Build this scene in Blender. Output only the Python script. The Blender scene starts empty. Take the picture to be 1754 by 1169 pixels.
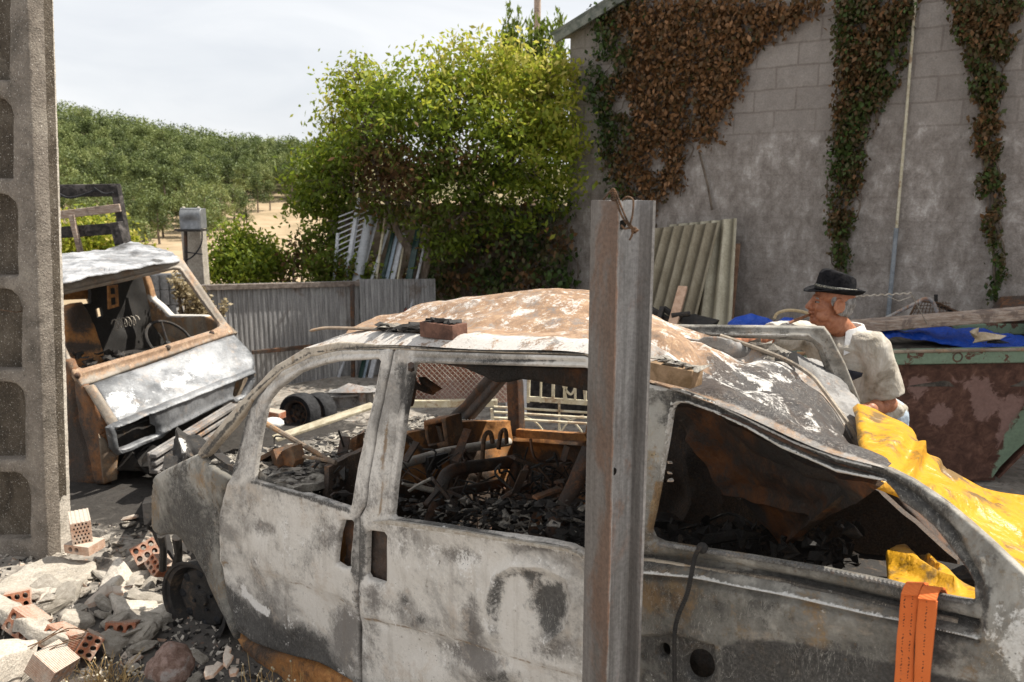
import bpy, bmesh, math, random
import numpy as np
from mathutils import Vector, Matrix, noise as mnoise
from mathutils.geometry import delaunay_2d_cdt
random.seed(7); RNG = np.random.default_rng(11)
SC = bpy.context.scene
COL = SC.collection
# ---------------------------------------------------------------- camera, sky, sun, exposure
PITCH = math.radians(11); FPX = 1364.0; EYE = np.array([0, 0, 2.1])
cam_d = bpy.data.cameras.new('camera'); cam = bpy.data.objects.new('camera', cam_d); COL.objects.link(cam)
cam.location = (0, 0, 2.1); cam.rotation_euler = (math.radians(90) - PITCH, 0, 0)
cam_d.lens = 28; cam_d.sensor_width = 36; cam_d.clip_end = 5000; cam_d.clip_start = 0.05
cam_d.dof.use_dof = True; cam_d.dof.focus_distance = 2.7; cam_d.dof.aperture_fstop = 5.6
SC.camera = cam
SUN = np.array([0.55, 0.12, 0.83]); SUN /= np.linalg.norm(SUN)
world = bpy.data.worlds.new('World'); SC.world = world; world.use_nodes = True
def build_world():
    nt = world.node_tree; nt.nodes.clear(); N = nt.nodes.new; L = nt.links.new
    sky = N('ShaderNodeTexSky'); sky.sky_type = 'NISHITA'; sky.sun_disc = False
    sky.sun_elevation = math.asin(SUN[2]); sky.sun_rotation = math.atan2(SUN[0], SUN[1]); sky.dust_density = 3
    tc = N('ShaderNodeTexCoord'); mp = N('ShaderNodeMapping'); mp.inputs['Scale'].default_value = (1.0, 1.0, 3.2)
    L(tc.outputs['Generated'], mp.inputs['Vector'])
    nz = N('ShaderNodeTexNoise'); nz.inputs['Scale'].default_value = 3.2; nz.inputs['Detail'].default_value = 6; nz.inputs['Distortion'].default_value = .6
    L(mp.outputs[0], nz.inputs['Vector'])
    rp = N('ShaderNodeValToRGB'); rp.color_ramp.elements[0].position = .33; rp.color_ramp.elements[0].color = (5.3, 5.5, 5.8, 1)
    rp.color_ramp.elements[1].position = .68; rp.color_ramp.elements[1].color = (6.95, 7.0, 7.05, 1)
    L(nz.outputs['Fac'], rp.inputs['Fac'])
    mx = N('ShaderNodeMix'); mx.data_type = 'RGBA'; mx.inputs[0].default_value = .9
    L(sky.outputs[0], mx.inputs[6]); L(rp.outputs[0], mx.inputs[7])
    bg = N('ShaderNodeBackground'); bg.inputs['Strength'].default_value = .1
    L(mx.outputs[2], bg.inputs['Color'])
    out = N('ShaderNodeOutputWorld'); L(bg.outputs[0], out.inputs['Surface'])
build_world()
sun_d = bpy.data.lights.new('sun', 'SUN'); sun_d.energy = 5.0; sun_d.angle = math.radians(.5); sun_d.color = (1, .95, .86)
sun = bpy.data.objects.new('sun', sun_d); COL.objects.link(sun); sun.location = (20, 4, 30)
sun.rotation_euler = Vector(-SUN).to_track_quat('-Z', 'Y').to_euler()
SC.view_settings.view_transform = 'Standard'; SC.view_settings.look = 'None'
SC.view_settings.exposure = 0.64; SC.view_settings.gamma = 1
SC.cycles.max_bounces = 8

# ---------------------------------------------------------------- picture <-> place geometry
def rays(u, v):
    u = np.asarray(u, float); v = np.asarray(v, float)
    x = (u - 877) / FPX; y = (584.5 - v) / FPX
    return np.stack([x, math.cos(PITCH) + math.sin(PITCH) * y, -math.sin(PITCH) + math.cos(PITCH) * y], -1)
def at(u, v, Y):
    d = rays(u, v); return EYE + d * (Y / d[..., 1])[..., None] if d.ndim > 1 else EYE + d * Y / d[1]
def on(u, v, p, n):
    d = rays(u, v); t = ((np.asarray(p) - EYE) @ n) / (d @ n)
    return EYE + d * (t[..., None] if d.ndim > 1 else t)
def gp(u, v, z=0.0): return on(u, v, np.array([0, 0, z]), np.array([0, 0, 1.0]))
def unit(a): a = np.asarray(a, float); return a / np.linalg.norm(a)
def plane3(a, b, c):
    """surface through three (u, v, Y) points; returns surf(u, v) -> points, normal"""
    p, q, r = at(*a), at(*b), at(*c); n = unit(np.cross(q - p, r - p))
    if n @ (EYE - p) < 0: n = -n
    def surf(u, v):
        P = on(u, v, p, n); return P, np.broadcast_to(n, P.shape)
    surf.p, surf.n = p, n
    return surf
def planept(p, n):
    n = unit(n)
    if n @ (EYE - np.asarray(p)) < 0: n = -n
    def surf(u, v):
        P = on(u, v, p, n); return P, np.broadcast_to(n, P.shape)
    surf.p, surf.n = np.asarray(p), n
    return surf
def inpoly(x, y, poly):
    x = np.asarray(x); y = np.asarray(y); r = np.zeros(x.shape, bool); n = len(poly)
    for i in range(n):
        x0, y0 = poly[i]; x1, y1 = poly[(i + 1) % n]
        if y0 == y1: continue
        c = ((y0 > y) != (y1 > y)) & (x < (x1 - x0) * (y - y0) / (y1 - y0) + x0); r ^= c
    return r
def segdist(x, y, pts, closed=True):
    d = np.full(np.shape(x), 1e9); m = len(pts)
    for i in range(m if closed else m - 1):
        a = np.array(pts[i], float); b = np.array(pts[(i + 1) % m], float); ab = b - a; L2 = ab @ ab + 1e-9
        t = np.clip(((x - a[0]) * ab[0] + (y - a[1]) * ab[1]) / L2, 0, 1)
        d = np.minimum(d, np.hypot(x - a[0] - t * ab[0], y - a[1] - t * ab[1]))
    return d
def blobs(lst, base=0.0):
    """lst of (u, v, ru, rv, strength[, angle_deg]) gaussians or ('l', pts, width, strength) lines"""
    def f(u, v):
        r = np.full(np.shape(u), base, float)
        for b in lst:
            if b[0] == 'l': r = r + b[3] * np.exp(-(segdist(u, v, b[1], False) / b[2]) ** 2)
            elif b[0] == 'p':
                s = np.where(inpoly(u, v, b[1]), 1, -1) * segdist(u, v, b[1]); r = r + b[3] * np.clip(.5 + s / (2 * b[2]), 0, 1)
            else:
                a = math.radians(b[5]) if len(b) > 5 else 0
                dx, dy = u - b[0], v - b[1]; x = dx * math.cos(a) + dy * math.sin(a); y = -dx * math.sin(a) + dy * math.cos(a)
                r = r + b[4] * np.exp(-(x / b[2]) ** 2 - (y / b[3]) ** 2)
        return r
    f.lines = [b for b in lst if b[0] == 'l']
    return f
def fnoise(P, scale, octv=3, seed=0.0):
    return np.array([mnoise.fractal(Vector((p[0] * scale + seed, p[1] * scale, p[2] * scale)), .8, 2.0, octv) for p in P])
def smoothcurve(pts, n=4):
    P = [np.array(p, float) for p in pts]; out = []
    for i in range(len(P) - 1):
        p0 = P[max(i - 1, 0)]; p1 = P[i]; p2 = P[i + 1]; p3 = P[min(i + 2, len(P) - 1)]
        for k in range(n):
            t = k / n; out.append(.5 * ((2 * p1) + (-p0 + p2) * t + (2 * p0 - 5 * p1 + 4 * p2 - p3) * t * t + (-p0 + 3 * p1 - 3 * p2 + p3) * t ** 3))
    out.append(P[-1]); return out

# ---------------------------------------------------------------- mesh collection
WL = {}
class MB:
    def __init__(s): s.v = []; s.f = []; s.mi = []; s.att = {}; s.n = 0
    def add(s, verts, faces, mi=0, att=None):
        verts = np.asarray(verts, float); k = s.n; s.v.append(verts); s.n += len(verts)
        for f in faces: s.f.append([int(i) + k for i in f]); s.mi.append(mi)
        for a in (att or {}): s.att.setdefault(a, []).append((k, np.asarray(att[a], float)))
        return s
    def box(s, c, size, R=None, mi=0):
        q = np.array([[x, y, z] for x in (-.5, .5) for y in (-.5, .5) for z in (-.5, .5)]) * np.array(size)
        if R is not None: q = q @ np.asarray(R).T
        return s.add(q + np.asarray(c), [(0, 1, 3, 2), (4, 6, 7, 5), (0, 4, 5, 1), (2, 3, 7, 6), (0, 2, 6, 4), (1, 5, 7, 3)], mi)
    def beam(s, a, b, w, h, up=(0, 0, 1), mi=0):
        a, b = np.asarray(a, float), np.asarray(b, float); x = unit(b - a); y = np.cross(up, x)
        if np.linalg.norm(y) < 1e-3: y = np.cross((0, 1, 0), x)
        y = unit(y); z = np.cross(x, y)
        return s.box((a + b) / 2, (np.linalg.norm(b - a), w, h), np.stack([x, y, z], 1), mi)
    def tube(s, pts, r, n=8, mi=0, closed=False, sq=(1, 1)):
        P = np.array([np.asarray(p, float) for p in pts]); m = len(P); r = np.broadcast_to(np.asarray(r, float), (m,))
        T = np.gradient(P, axis=0) if not closed else np.roll(P, -1, 0) - np.roll(P, 1, 0)
        T /= np.linalg.norm(T, axis=1)[:, None] + 1e-12
        ref = np.array([0, 0, 1.0]) if abs(T[0][2]) < .9 else np.array([1.0, 0, 0]); x = unit(np.cross(T[0], ref)); V = []
        for i in range(m):
            x = x - T[i] * (x @ T[i]); x = unit(x); y = np.cross(T[i], x)
            for k in range(n):
                a = 2 * math.pi * (k + .5) / n; V.append(P[i] + r[i] * (math.cos(a) * x * sq[0] + math.sin(a) * y * sq[1]))
        F = []
        for i in range(m if closed else m - 1):
            j = (i + 1) % m
            for k in range(n): F.append((i * n + k, i * n + (k + 1) % n, j * n + (k + 1) % n, j * n + k))
        if not closed: F += [tuple(range(n))[::-1], tuple((m - 1) * n + k for k in range(n))]
        return s.add(V, F, mi)
    def lathe(s, prof, c=(0, 0, 0), R=None, n=32, mi=0):
        V = []; F = []
        for (r, z) in prof:
            for k in range(n): a = 2 * math.pi * k / n; V.append((r * math.cos(a), r * math.sin(a), z))
        V = np.array(V)
        if R is not None: V = V @ np.asarray(R).T
        for i in range(len(prof) - 1):
            for k in range(n): F.append((i * n + k, i * n + (k + 1) % n, (i + 1) * n + (k + 1) % n, (i + 1) * n + k))
        return s.add(V + np.asarray(c), F, mi)
    def ell(s, c, r, R=None, n=16, m=10, mi=0):
        V = []; F = []
        for i in range(m + 1):
            th = math.pi * i / m
            for k in range(n): a = 2 * math.pi * k / n; V.append((math.sin(th) * math.cos(a), math.sin(th) * math.sin(a), math.cos(th)))
        V = np.array(V) * np.array(r)
        if R is not None: V = V @ np.asarray(R).T
        for i in range(m):
            for k in range(n):
                if i == 0: F.append((k, (i + 1) * n + k, (i + 1) * n + (k + 1) % n))
                elif i == m - 1: F.append((i * n + k, (i + 1) * n + k, i * n + (k + 1) % n))
                else: F.append((i * n + k, (i + 1) * n + k, (i + 1) * n + (k + 1) % n, i * n + (k + 1) % n))
        return s.add(V + np.asarray(c), F, mi)
    def grid(s, P, mi=0, thick=0, N=None):
        P = np.asarray(P, float); a, b = P.shape[:2]; V = P.reshape(-1, 3)
        F = [(i * b + j, i * b + j + 1, (i + 1) * b + j + 1, (i + 1) * b + j) for i in range(a - 1) for j in range(b - 1)]
        if thick:
            du = np.gradient(P, axis=0); dv = np.gradient(P, axis=1); nn = np.cross(du, dv); nn /= np.linalg.norm(nn, axis=2)[..., None] + 1e-9
            V2 = (P + nn * thick).reshape(-1, 3); k = len(V); F = F + [tuple(i + k for i in f[::-1]) for f in F]
            B = [i * b for i in range(a)]; ring = [(0, j) for j in range(b)] + [(i, b - 1) for i in range(1, a)] + [(a - 1, j) for j in range(b - 2, -1, -1)] + [(i, 0) for i in range(a - 2, 0, -1)]
            ids = [i * b + j for i, j in ring]
            for q in range(len(ids)): x, y = ids[q], ids[(q + 1) % len(ids)]; F.append((y, x, x + k, y + k))
            V = np.vstack([V, V2])
        return s.add(V, F, mi)
    def sheet(s, outline, surf, holes=(), step=7, disp=None, er=0.0, erpx=8, thick=.02, attrs=None, nz=None, mi=0, jit=.3):
        """outline/holes in picture coordinates, carried to real size by surf; real thickness; disp in metres"""
        def dens(poly, st):
            out = []
            for i in range(len(poly)):
                a = np.array(poly[i], float); b = np.array(poly[(i + 1) % len(poly)], float); k = max(1, int(np.linalg.norm(b - a) / st))
                out += [tuple(a + (b - a) * q / k) for q in range(k)]
            return out
        loops = [dens(outline, step)] + [dens(h, step) for h in holes]
        pts = []; edges = []
        for lp in loops:
            k = len(pts); pts += lp; edges += [(k + i, k + (i + 1) % len(lp)) for i in range(len(lp))]
        ox = [p[0] for p in outline]; oy = [p[1] for p in outline]
        gx, gy = np.meshgrid(np.arange(min(ox), max(ox), step), np.arange(min(oy), max(oy), step * .87)); gx = gx + (np.arange(gx.shape[0])[:, None] % 2) * step / 2
        gx = (gx + RNG.uniform(-jit, jit, gx.shape) * step * .6).ravel(); gy = (gy + RNG.uniform(-jit, jit, gy.shape) * step * .6).ravel()
        ok = inpoly(gx, gy, outline) & (segdist(gx, gy, outline) > step * .5)
        for h in holes: ok &= ~inpoly(gx, gy, h) & (segdist(gx, gy, h) > step * .5)
        ring = []
        if er:
            for lp in loops:
                q = np.array(lp); tg = np.roll(q, -1, 0) - np.roll(q, 1, 0); tg /= np.linalg.norm(tg, axis=1)[:, None] + 1e-9; nn = np.stack([-tg[:, 1], tg[:, 0]], 1)
                t_ = q + nn * 1.0; ins = inpoly(t_[:, 0], t_[:, 1], outline)
                for h in holes: ins &= ~inpoly(t_[:, 0], t_[:, 1], h)
                nn = np.where(ins[:, None], nn, -nn)
                for f_ in (.18, .45, 1.0): ring.append((q + nn * erpx * f_, erpx * f_ * .8))
        for ft_ in getattr(disp, 'lines', []):
            w = ft_[2]; q = np.array(dens(ft_[1] + ft_[1][::-1], step * .8))[:]; q = q[:max(2, len(q) // 2 + 1)]; tg = np.gradient(q, axis=0); tg /= np.linalg.norm(tg, axis=1)[:, None] + 1e-9; nn = np.stack([-tg[:, 1], tg[:, 0]], 1)
            for f_ in (0, .6, -.6, 1.2, -1.2, 2.0, -2.0): ring.append((q + nn * w * f_, 1.2))
        RP = np.zeros((0, 2))
        for q, md in ring:
            k_ = inpoly(q[:, 0], q[:, 1], outline) & (segdist(q[:, 0], q[:, 1], outline) > md)
            for h in holes: k_ &= ~inpoly(q[:, 0], q[:, 1], h) & (segdist(q[:, 0], q[:, 1], h) > md)
            q = q[k_]
            if len(RP) and len(q): q = q[np.min(np.hypot(q[:, None, 0] - RP[None, :, 0], q[:, None, 1] - RP[None, :, 1]), axis=1) > 1.0]
            RP = np.vstack([RP, q])
        if len(RP):
            gx, gy = gx[ok], gy[ok]; ok = np.min(np.hypot(gx[:, None] - RP[None, :, 0], gy[:, None] - RP[None, :, 1]), axis=1) > step * .55
            pts += [tuple(p) for p in RP]
        pts += list(zip(gx[ok], gy[ok]))
        ov, oe, of, *_ = delaunay_2d_cdt([Vector(p) for p in pts], edges, [], 0, 1e-4)
        U = np.array([p[0] for p in ov]); V = np.array([p[1] for p in ov]); F = np.array([f[:3] for f in of])
        cx = U[F].mean(1); cy = V[F].mean(1); keep = inpoly(cx, cy, outline)
        for h in holes: keep &= ~inpoly(cx, cy, h)
        F = F[keep]; used = np.unique(F); mp = -np.ones(len(U), int); mp[used] = np.arange(len(used)); F = mp[F]; U = U[used]; V = V[used]
        P, Nn = surf(U, V); P = np.array(P); Nn = np.array(Nn); d = np.zeros(len(U))
        if disp is not None: d = d + disp(U, V)
        if nz: d = d + fnoise(P, nz[0], nz[2] if len(nz) > 2 else 3, 3.1) * nz[1]
        if er:
            e = segdist(U, V, outline)
            for h in holes: e = np.minimum(e, segdist(U, V, h))
            q = 1 - np.clip(e / erpx, 0, 1); d = d - er * (1 - np.sqrt(np.maximum(0, 1 - q * q)))
        Pf = P + Nn * d[:, None]; n = len(U)
        tn = np.cross(Pf[F[:, 1]] - Pf[F[:, 0]], Pf[F[:, 2]] - Pf[F[:, 0]]); flip = (tn * Nn[F[:, 0]]).sum(1) < 0; F[flip] = F[flip][:, ::-1]
        faces = [tuple(f) for f in F]; VV = Pf; att = {k: np.clip(fn(U, V), -1, 1) for k, fn in (attrs or {}).items()}
        if thick:
            VV = np.vstack([Pf, Pf - Nn * thick]); cnt = {}
            for f in faces:
                for i in range(3): cnt[(f[i], f[(i + 1) % 3])] = 1
            side = [(b, a, a + n, b + n) for (a, b) in cnt if (b, a) not in cnt]
            faces = faces + [tuple(i + n for i in f[::-1]) for f in faces] + side
            att = {k: np.concatenate([a, a]) for k, a in att.items()}
        return s.add(VV, faces, mi, att)
    def hull(s, pts, mi=0):
        bm = bmesh.new()
        for p in pts: bm.verts.new(p)
        r = bmesh.ops.convex_hull(bm, input=bm.verts); bmesh.ops.delete(bm, geom=[e for e in r['geom_interior'] if isinstance(e, bmesh.types.BMVert)], context='VERTS')
        bm.verts.index_update(); s.add([v.co[:] for v in bm.verts], [[v.index for v in f.verts] for f in bm.faces], mi); bm.free(); return s
    def build(s, name, mats, parent=None, ang=38, bevel=0, loc=None):
        V = np.vstack(s.v); off = WL[parent] if parent is not None else (np.asarray(loc, float) if loc is not None else np.zeros(3))
        me = bpy.data.meshes.new(name); me.from_pydata((V - off).tolist(), [], s.f)
        for m in (mats if isinstance(mats, (list, tuple)) else [mats]): me.materials.append(m)
        if len(set(s.mi)) > 1: me.polygons.foreach_set('material_index', s.mi)
        for a, l in s.att.items():
            arr = np.zeros(s.n, np.float32)
            for k, q in l: arr[k:k + len(q)] = q
            me.attributes.new(a, 'FLOAT', 'POINT').data.foreach_set('value', arr)
        me.polygons.foreach_set('use_smooth', [True] * len(me.polygons)); me.update()
        if ang < 180: me.set_sharp_from_angle(angle=math.radians(ang))
        o = bpy.data.objects.new(name, me); COL.objects.link(o)
        if parent is not None: o.parent = parent; WL[o] = off
        else: o.location = off; WL[o] = off
        if bevel:
            b = o.modifiers.new('bevel', 'BEVEL'); b.width = bevel; b.segments = 2; b.limit_method = 'ANGLE'; b.angle_limit = math.radians(40)
        return o
def tag(o, label=None, cat=None, group=None, kind=None):
    if label: o['label'] = label
    if cat: o['category'] = cat
    if group: o['group'] = group
    if kind: o['kind'] = kind
    return o
def thing(name, label, cat, loc=(0, 0, 0), group=None):
    o = bpy.data.objects.new(name, None); COL.objects.link(o); o.location = loc; o.empty_display_size = .1
    WL[o] = np.asarray(loc, float); return tag(o, label, cat, group)
def copy_tree(o, parent=None):
    c = o.copy(); COL.objects.link(c); WL[c] = WL[o]
    if parent is not None: c.parent = parent
    for ch in list(o.children):
        if ch is not c: copy_tree(ch, c)
    return c
def rotz(a): c, s = math.cos(a), math.sin(a); return np.array([[c, -s, 0], [s, c, 0], [0, 0, 1.0]])
def rotx(a): c, s = math.cos(a), math.sin(a); return np.array([[1.0, 0, 0], [0, c, -s], [0, s, c]])
def roty(a): c, s = math.cos(a), math.sin(a); return np.array([[c, 0, s], [0, 1.0, 0], [-s, 0, c]])

# ---------------------------------------------------------------- materials
class NT:
    def __init__(s, name):
        s.m = bpy.data.materials.new(name); s.m.use_nodes = True; s.t = s.m.node_tree; s.t.nodes.clear()
        s.out = s.n('ShaderNodeOutputMaterial'); s.b = s.n('ShaderNodeBsdfPrincipled'); s.l(s.b.outputs[0], s.out.inputs[0])
        s.tc = s.n('ShaderNodeTexCoord'); s.co = s.tc.outputs['Object']
    def n(s, t): return s.t.nodes.new(t)
    def l(s, a, b): s.t.links.new(a, b)
    def put(s, sock, x):
        if isinstance(x, bpy.types.NodeSocket): s.l(x, sock)
        elif isinstance(x, (tuple, list)): sock.default_value = (*x, 1) if len(x) == 3 and len(sock.default_value) == 4 else x
        else: sock.default_value = x
    def noise(s, scale, detail=6, rough=.6, dist=0, vec=None, col=False):
        q = s.n('ShaderNodeTexNoise'); q.inputs['Scale'].default_value = scale; q.inputs['Detail'].default_value = detail
        q.inputs['Roughness'].default_value = rough; q.inputs['Distortion'].default_value = dist; s.l(vec or s.co, q.inputs['Vector'])
        return q.outputs['Color' if col else 'Fac']
    def scale(s, v, vec=None):
        q = s.n('ShaderNodeMapping'); q.inputs['Scale'].default_value = v; s.l(vec or s.co, q.inputs['Vector']); return q.outputs[0]
    def math(s, op, a, b=0, clamp=False):
        q = s.n('ShaderNodeMath'); q.operation = op; q.use_clamp = clamp; s.put(q.inputs[0], a); s.put(q.inputs[1], b); return q.outputs[0]
    def step(s, x, lo, hi):
        q = s.n('ShaderNodeMapRange'); q.interpolation_type = 'SMOOTHSTEP'; s.put(q.inputs[0], x); q.inputs[1].default_value = lo; q.inputs[2].default_value = hi; return q.outputs[0]
    def mix(s, f, a, b, mode='MIX'):
        q = s.n('ShaderNodeMix'); q.data_type = 'RGBA'; q.blend_type = mode; s.put(q.inputs[0], f); s.put(q.inputs[6], a); s.put(q.inputs[7], b); return q.outputs[2]
    def ramp(s, f, stops):
        q = s.n('ShaderNodeValToRGB'); e = q.color_ramp.elements
        while len(e) < len(stops): e.new(.5)
        for i, (p, c) in enumerate(stops): e[i].position = p; e[i].color = (*c, 1)
        s.put(q.inputs[0], f); return q.outputs[0]
    def attr(s, name):
        q = s.n('ShaderNodeAttribute'); q.attribute_name = name; return q.outputs['Fac']
    def xyz(s, vec=None):
        q = s.n('ShaderNodeSeparateXYZ'); s.l(vec or s.co, q.inputs[0]); return q.outputs
    def comb(s, x, y, z):
        q = s.n('ShaderNodeCombineXYZ')
        for i, k in enumerate((x, y, z)): s.put(q.inputs[i], k)
        return q.outputs[0]
    def bump(s, h, strength=.4, dist=.01, prev=None):
        q = s.n('ShaderNodeBump'); q.inputs['Strength'].default_value = strength; q.inputs['Distance'].default_value = dist; s.put(q.inputs['Height'], h)
        if prev: s.l(prev, q.inputs['Normal'])
        return q.outputs[0]
    def done(s, col, rough=.8, metal=0, nrm=None, spec=None):
        s.put(s.b.inputs['Base Color'], col); s.put(s.b.inputs['Roughness'], rough); s.put(s.b.inputs['Metallic'], metal)
        if nrm: s.l(nrm, s.b.inputs['Normal'])
        if spec is not None: s.b.inputs['Specular IOR Level'].default_value = spec
        return s.m
def burnt(name, ash=(.46, .445, .42), grey=(.25, .24, .235), soot=(.03, .028, .026), rust=(.28, .11, .04), pale=(.66, .64, .6),
          a=.5, r=.25, k=.3, w=.12, sc=1.0, bump=.5, rough=.75, metal=.0, streak=.5):
    """fire-scorched sheet metal: ash film, bare grey, rust bloom, soot and flaked paint; attributes ash/soot/rust/pale move the borders"""
    T = NT(name); n1 = T.noise(2.6 * sc, 10, .68, .3); n2 = T.noise(5.5 * sc, 10, .72, .4, T.scale((1, 1, .5))); n3 = T.noise(2.1 * sc, 11, .74, .3)
    fine = T.noise(95 * sc, 5, .75); mid = T.noise(19 * sc, 8, .75, .3); st = T.noise(16 * sc, 7, .7, .2, T.scale((1, 1, .12)))
    j = T.math('MULTIPLY', T.math('SUBTRACT', fine, .5), .3); jm = T.math('MULTIPLY', T.math('SUBTRACT', mid, .5), .6)
    def mask(noise, amount, at_name, soft=.09, gain=1.0):
        x = T.math('ADD', T.math('ADD', noise, j), T.math('ADD', jm, T.math('MULTIPLY', T.attr(at_name), gain)))
        th = .5 + (.5 - amount) * .55; return T.step(x, th - soft, th + soft)
    big = T.noise(1.5 * sc, 8, .72, .4, T.comb(*[T.math('ADD', q, 3.7) for q in T.xyz()]))
    c = T.mix(mask(n1, a, 'ash', .13), grey, ash)
    c = T.mix(T.math('MULTIPLY', T.step(T.math('ADD', T.math('ADD', big, T.math('MULTIPLY', jm, .25)), T.math('MULTIPLY', j, .8)), .47, .60), .7), c, tuple(x * .62 for x in grey))
    c = T.mix(T.math('MULTIPLY', T.step(st, .52, .66), .38 * streak), c, tuple(x * y for x, y in zip(grey, (.8, .66, .5))))
    c = T.mix(T.math('MULTIPLY', T.step(T.noise(7 * sc, 8, .75, .3, T.comb(*[T.math('ADD', q, 11.1) for q in T.xyz()])), .53, .68), .6), c, tuple(.55 * x + .45 * y for x, y in zip(ash, (.36, .23, .12))))
    c = T.mix(T.math('MULTIPLY', mask(n2, r, 'rust', .10), .85), c, T.ramp(mid, [(.3, tuple(x * .4 for x in rust)), (.52, rust), (.72, (min(1, rust[0] * 1.7), rust[1] * 2.1, rust[2] * 2.4))]))
    c = T.mix(T.math('MULTIPLY', mask(n3, k, 'soot', .10), .92), c, T.ramp(fine, [(.35, soot), (.8, tuple(x * 2.6 + .008 for x in soot))]))
    n4 = T.noise(9 * sc, 9, .78, .3, T.comb(*[T.math('ADD', q, 7.3) for q in T.xyz()]))
    c = T.mix(T.math('MULTIPLY', mask(n4, w, 'pale', .05), .85), c, pale)
    sp = T.n('ShaderNodeTexVoronoi'); sp.inputs['Scale'].default_value = 70 * sc; T.l(T.co, sp.inputs['Vector'])
    c = T.mix(T.math('MULTIPLY', T.step(sp.outputs['Distance'], .2, .12), T.math('MULTIPLY', T.step(mid, .5, .6), T.step(n3, .45, .6))), c, tuple(x * 1.2 for x in soot))
    sc1 = T.noise(30 * sc, 4, .6, 2.2, T.scale((1, 1, .3))); c = T.mix(T.math('MULTIPLY', T.step(T.math('ABSOLUTE', T.math('SUBTRACT', sc1, .5)), .012, .003), T.math('MULTIPLY', T.step(n3, .46, .58), .55)), c, tuple(x * 1.25 for x in ash))
    c = T.mix(T.math('MULTIPLY', T.step(T.noise(38 * sc, 6, .8, .2), .60, .68), .55), c, tuple(x * .5 for x in rust))
    c = T.mix(T.math('MULTIPLY', T.step(big, .35, .6), .42), c, T.mix(T.step(fine, .3, .7), (.24, .24, .24), (.76, .75, .73)), 'OVERLAY')
    b = T.bump(mid, bump * .45, .006); b = T.bump(fine, bump, .003, b)
    return T.done(c, T.ramp(mid, [(.3, (rough - .15,) * 3), (.7, (min(1, rough + .15),) * 3)]), metal, b, .35)
def simple(name, c1, c2, sc=20, bump=.3, rough=.8, metal=0, c3=None, stretch=None, dist=.004, spec=.3, lo=.38, hi=.62):
    T = NT(name); vec = T.scale(stretch) if stretch else None; a = T.noise(sc, 7, .65, .3, vec); f = T.noise(sc * 6, 4, .7, 0, vec)
    c = T.mix(T.step(a, lo, hi), c1, c2)
    if c3: c = T.mix(T.math('MULTIPLY', T.step(T.noise(sc * .35, 8, .7, .6), .52, .62), .85), c, c3)
    c = T.mix(.3, c, T.mix(T.step(f, .3, .7), (.32, .32, .32), (.7, .7, .7)), 'OVERLAY')
    return T.done(c, rough, metal, T.bump(f, bump, dist, T.bump(a, bump, dist * 3)), spec)
def crumple(name, c1, c2, sc, rough=.42, dirt_shade=None):
    T = NT(name); v = T.n('ShaderNodeTexVoronoi'); v.inputs['Scale'].default_value = sc; dv = T.n('ShaderNodeVectorMath'); dv.operation = 'ADD'; T.l(T.co, dv.inputs[0]); sv = T.n('ShaderNodeVectorMath'); sv.operation = 'SCALE'; sv.inputs['Scale'].default_value = .18; T.l(T.noise(5, 5, .6, 0, None, True), sv.inputs[0]); T.l(sv.outputs[0], dv.inputs[1]); T.l(dv.outputs[0], v.inputs['Vector'])
    v2 = T.n('ShaderNodeTexVoronoi'); v2.inputs['Scale'].default_value = sc * 2.7; T.l(dv.outputs[0], v2.inputs['Vector']); m = T.noise(9, 8, .72, .4); f = T.noise(34, 6, .72); c = T.mix(T.noise(3, 4), c1, c2)
    if dirt_shade: c = T.mix(T.math('MULTIPLY', T.step(T.math('ADD', m, T.math('MULTIPLY', T.attr('dirt_shade'), .45)), .52, .66), .85), c, T.mix(f, dirt_shade[0], dirt_shade[1])); c = T.mix(T.math('MULTIPLY', T.step(T.noise(24, 8, .78, .3, T.scale((1, .35, 1))), .54, .64), .5), c, dirt_shade[1])
    b = T.bump(v.outputs['Distance'], .55, .05); b = T.bump(v2.outputs['Distance'], .4, .016, b); return T.done(c, rough, 0, T.bump(f, .3, .003, b), .4)
def leafmat(name, stops, trans=.45):
    T = NT(name); c = T.ramp(T.attr('tint'), stops); c = T.mix(.25, c, T.mix(T.step(T.noise(40, 3), .3, .7), (.3, .3, .3), (.72, .72, .7)), 'OVERLAY')
    T.done(c, .55, 0, None, .35); tr = T.n('ShaderNodeBsdfTranslucent'); T.l(T.mix(.55, c, (1, .9, .25), 'MULTIPLY') if False else c, tr.inputs[0])
    ms = T.n('ShaderNodeMixShader'); ms.inputs[0].default_value = trans; T.l(T.b.outputs[0], ms.inputs[1]); T.l(tr.outputs[0], ms.inputs[2]); T.l(ms.outputs[0], T.out.inputs[0]); return T.m
def leaf_mesh(pts, size, tint, up=None, asp=.5, spread=1.0, rng=RNG, mb=None, szvar=.35, mi=0):
    """one folded four-cornered blade per point"""
    P = np.asarray(pts, float); n = len(P); a = rng.normal(size=(n, 3))
    if up is not None: a = a * spread + np.asarray(up)
    a /= np.linalg.norm(a, axis=1)[:, None]; b = np.cross(a, rng.normal(size=(n, 3))); b /= np.linalg.norm(b, axis=1)[:, None]; c = np.cross(a, b)
    L = size * rng.uniform(1 - szvar, 1 + szvar, (n, 1)); W = L * asp
    V = np.stack([P - a * L * .5, P + b * W * .5 + c * W * .14 - a * L * .05, P + a * L * .5, P - b * W * .5 + c * W * .14 - a * L * .05], 1).reshape(-1, 3)
    F = np.arange(n * 4).reshape(n, 4); mb = mb or MB(); mb.add(V, F.tolist(), mi, {'tint': np.repeat(np.clip(tint, 0, 1), 4)}); return mb
M = {}
M['van_side'] = burnt('ashen_van_paint', ash=(.63, .59, .535), grey=(.20, .182, .165), rust=(.20, .125, .065), a=.58, r=.25, k=.2, w=.24, pale=(.74, .71, .67))
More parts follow.
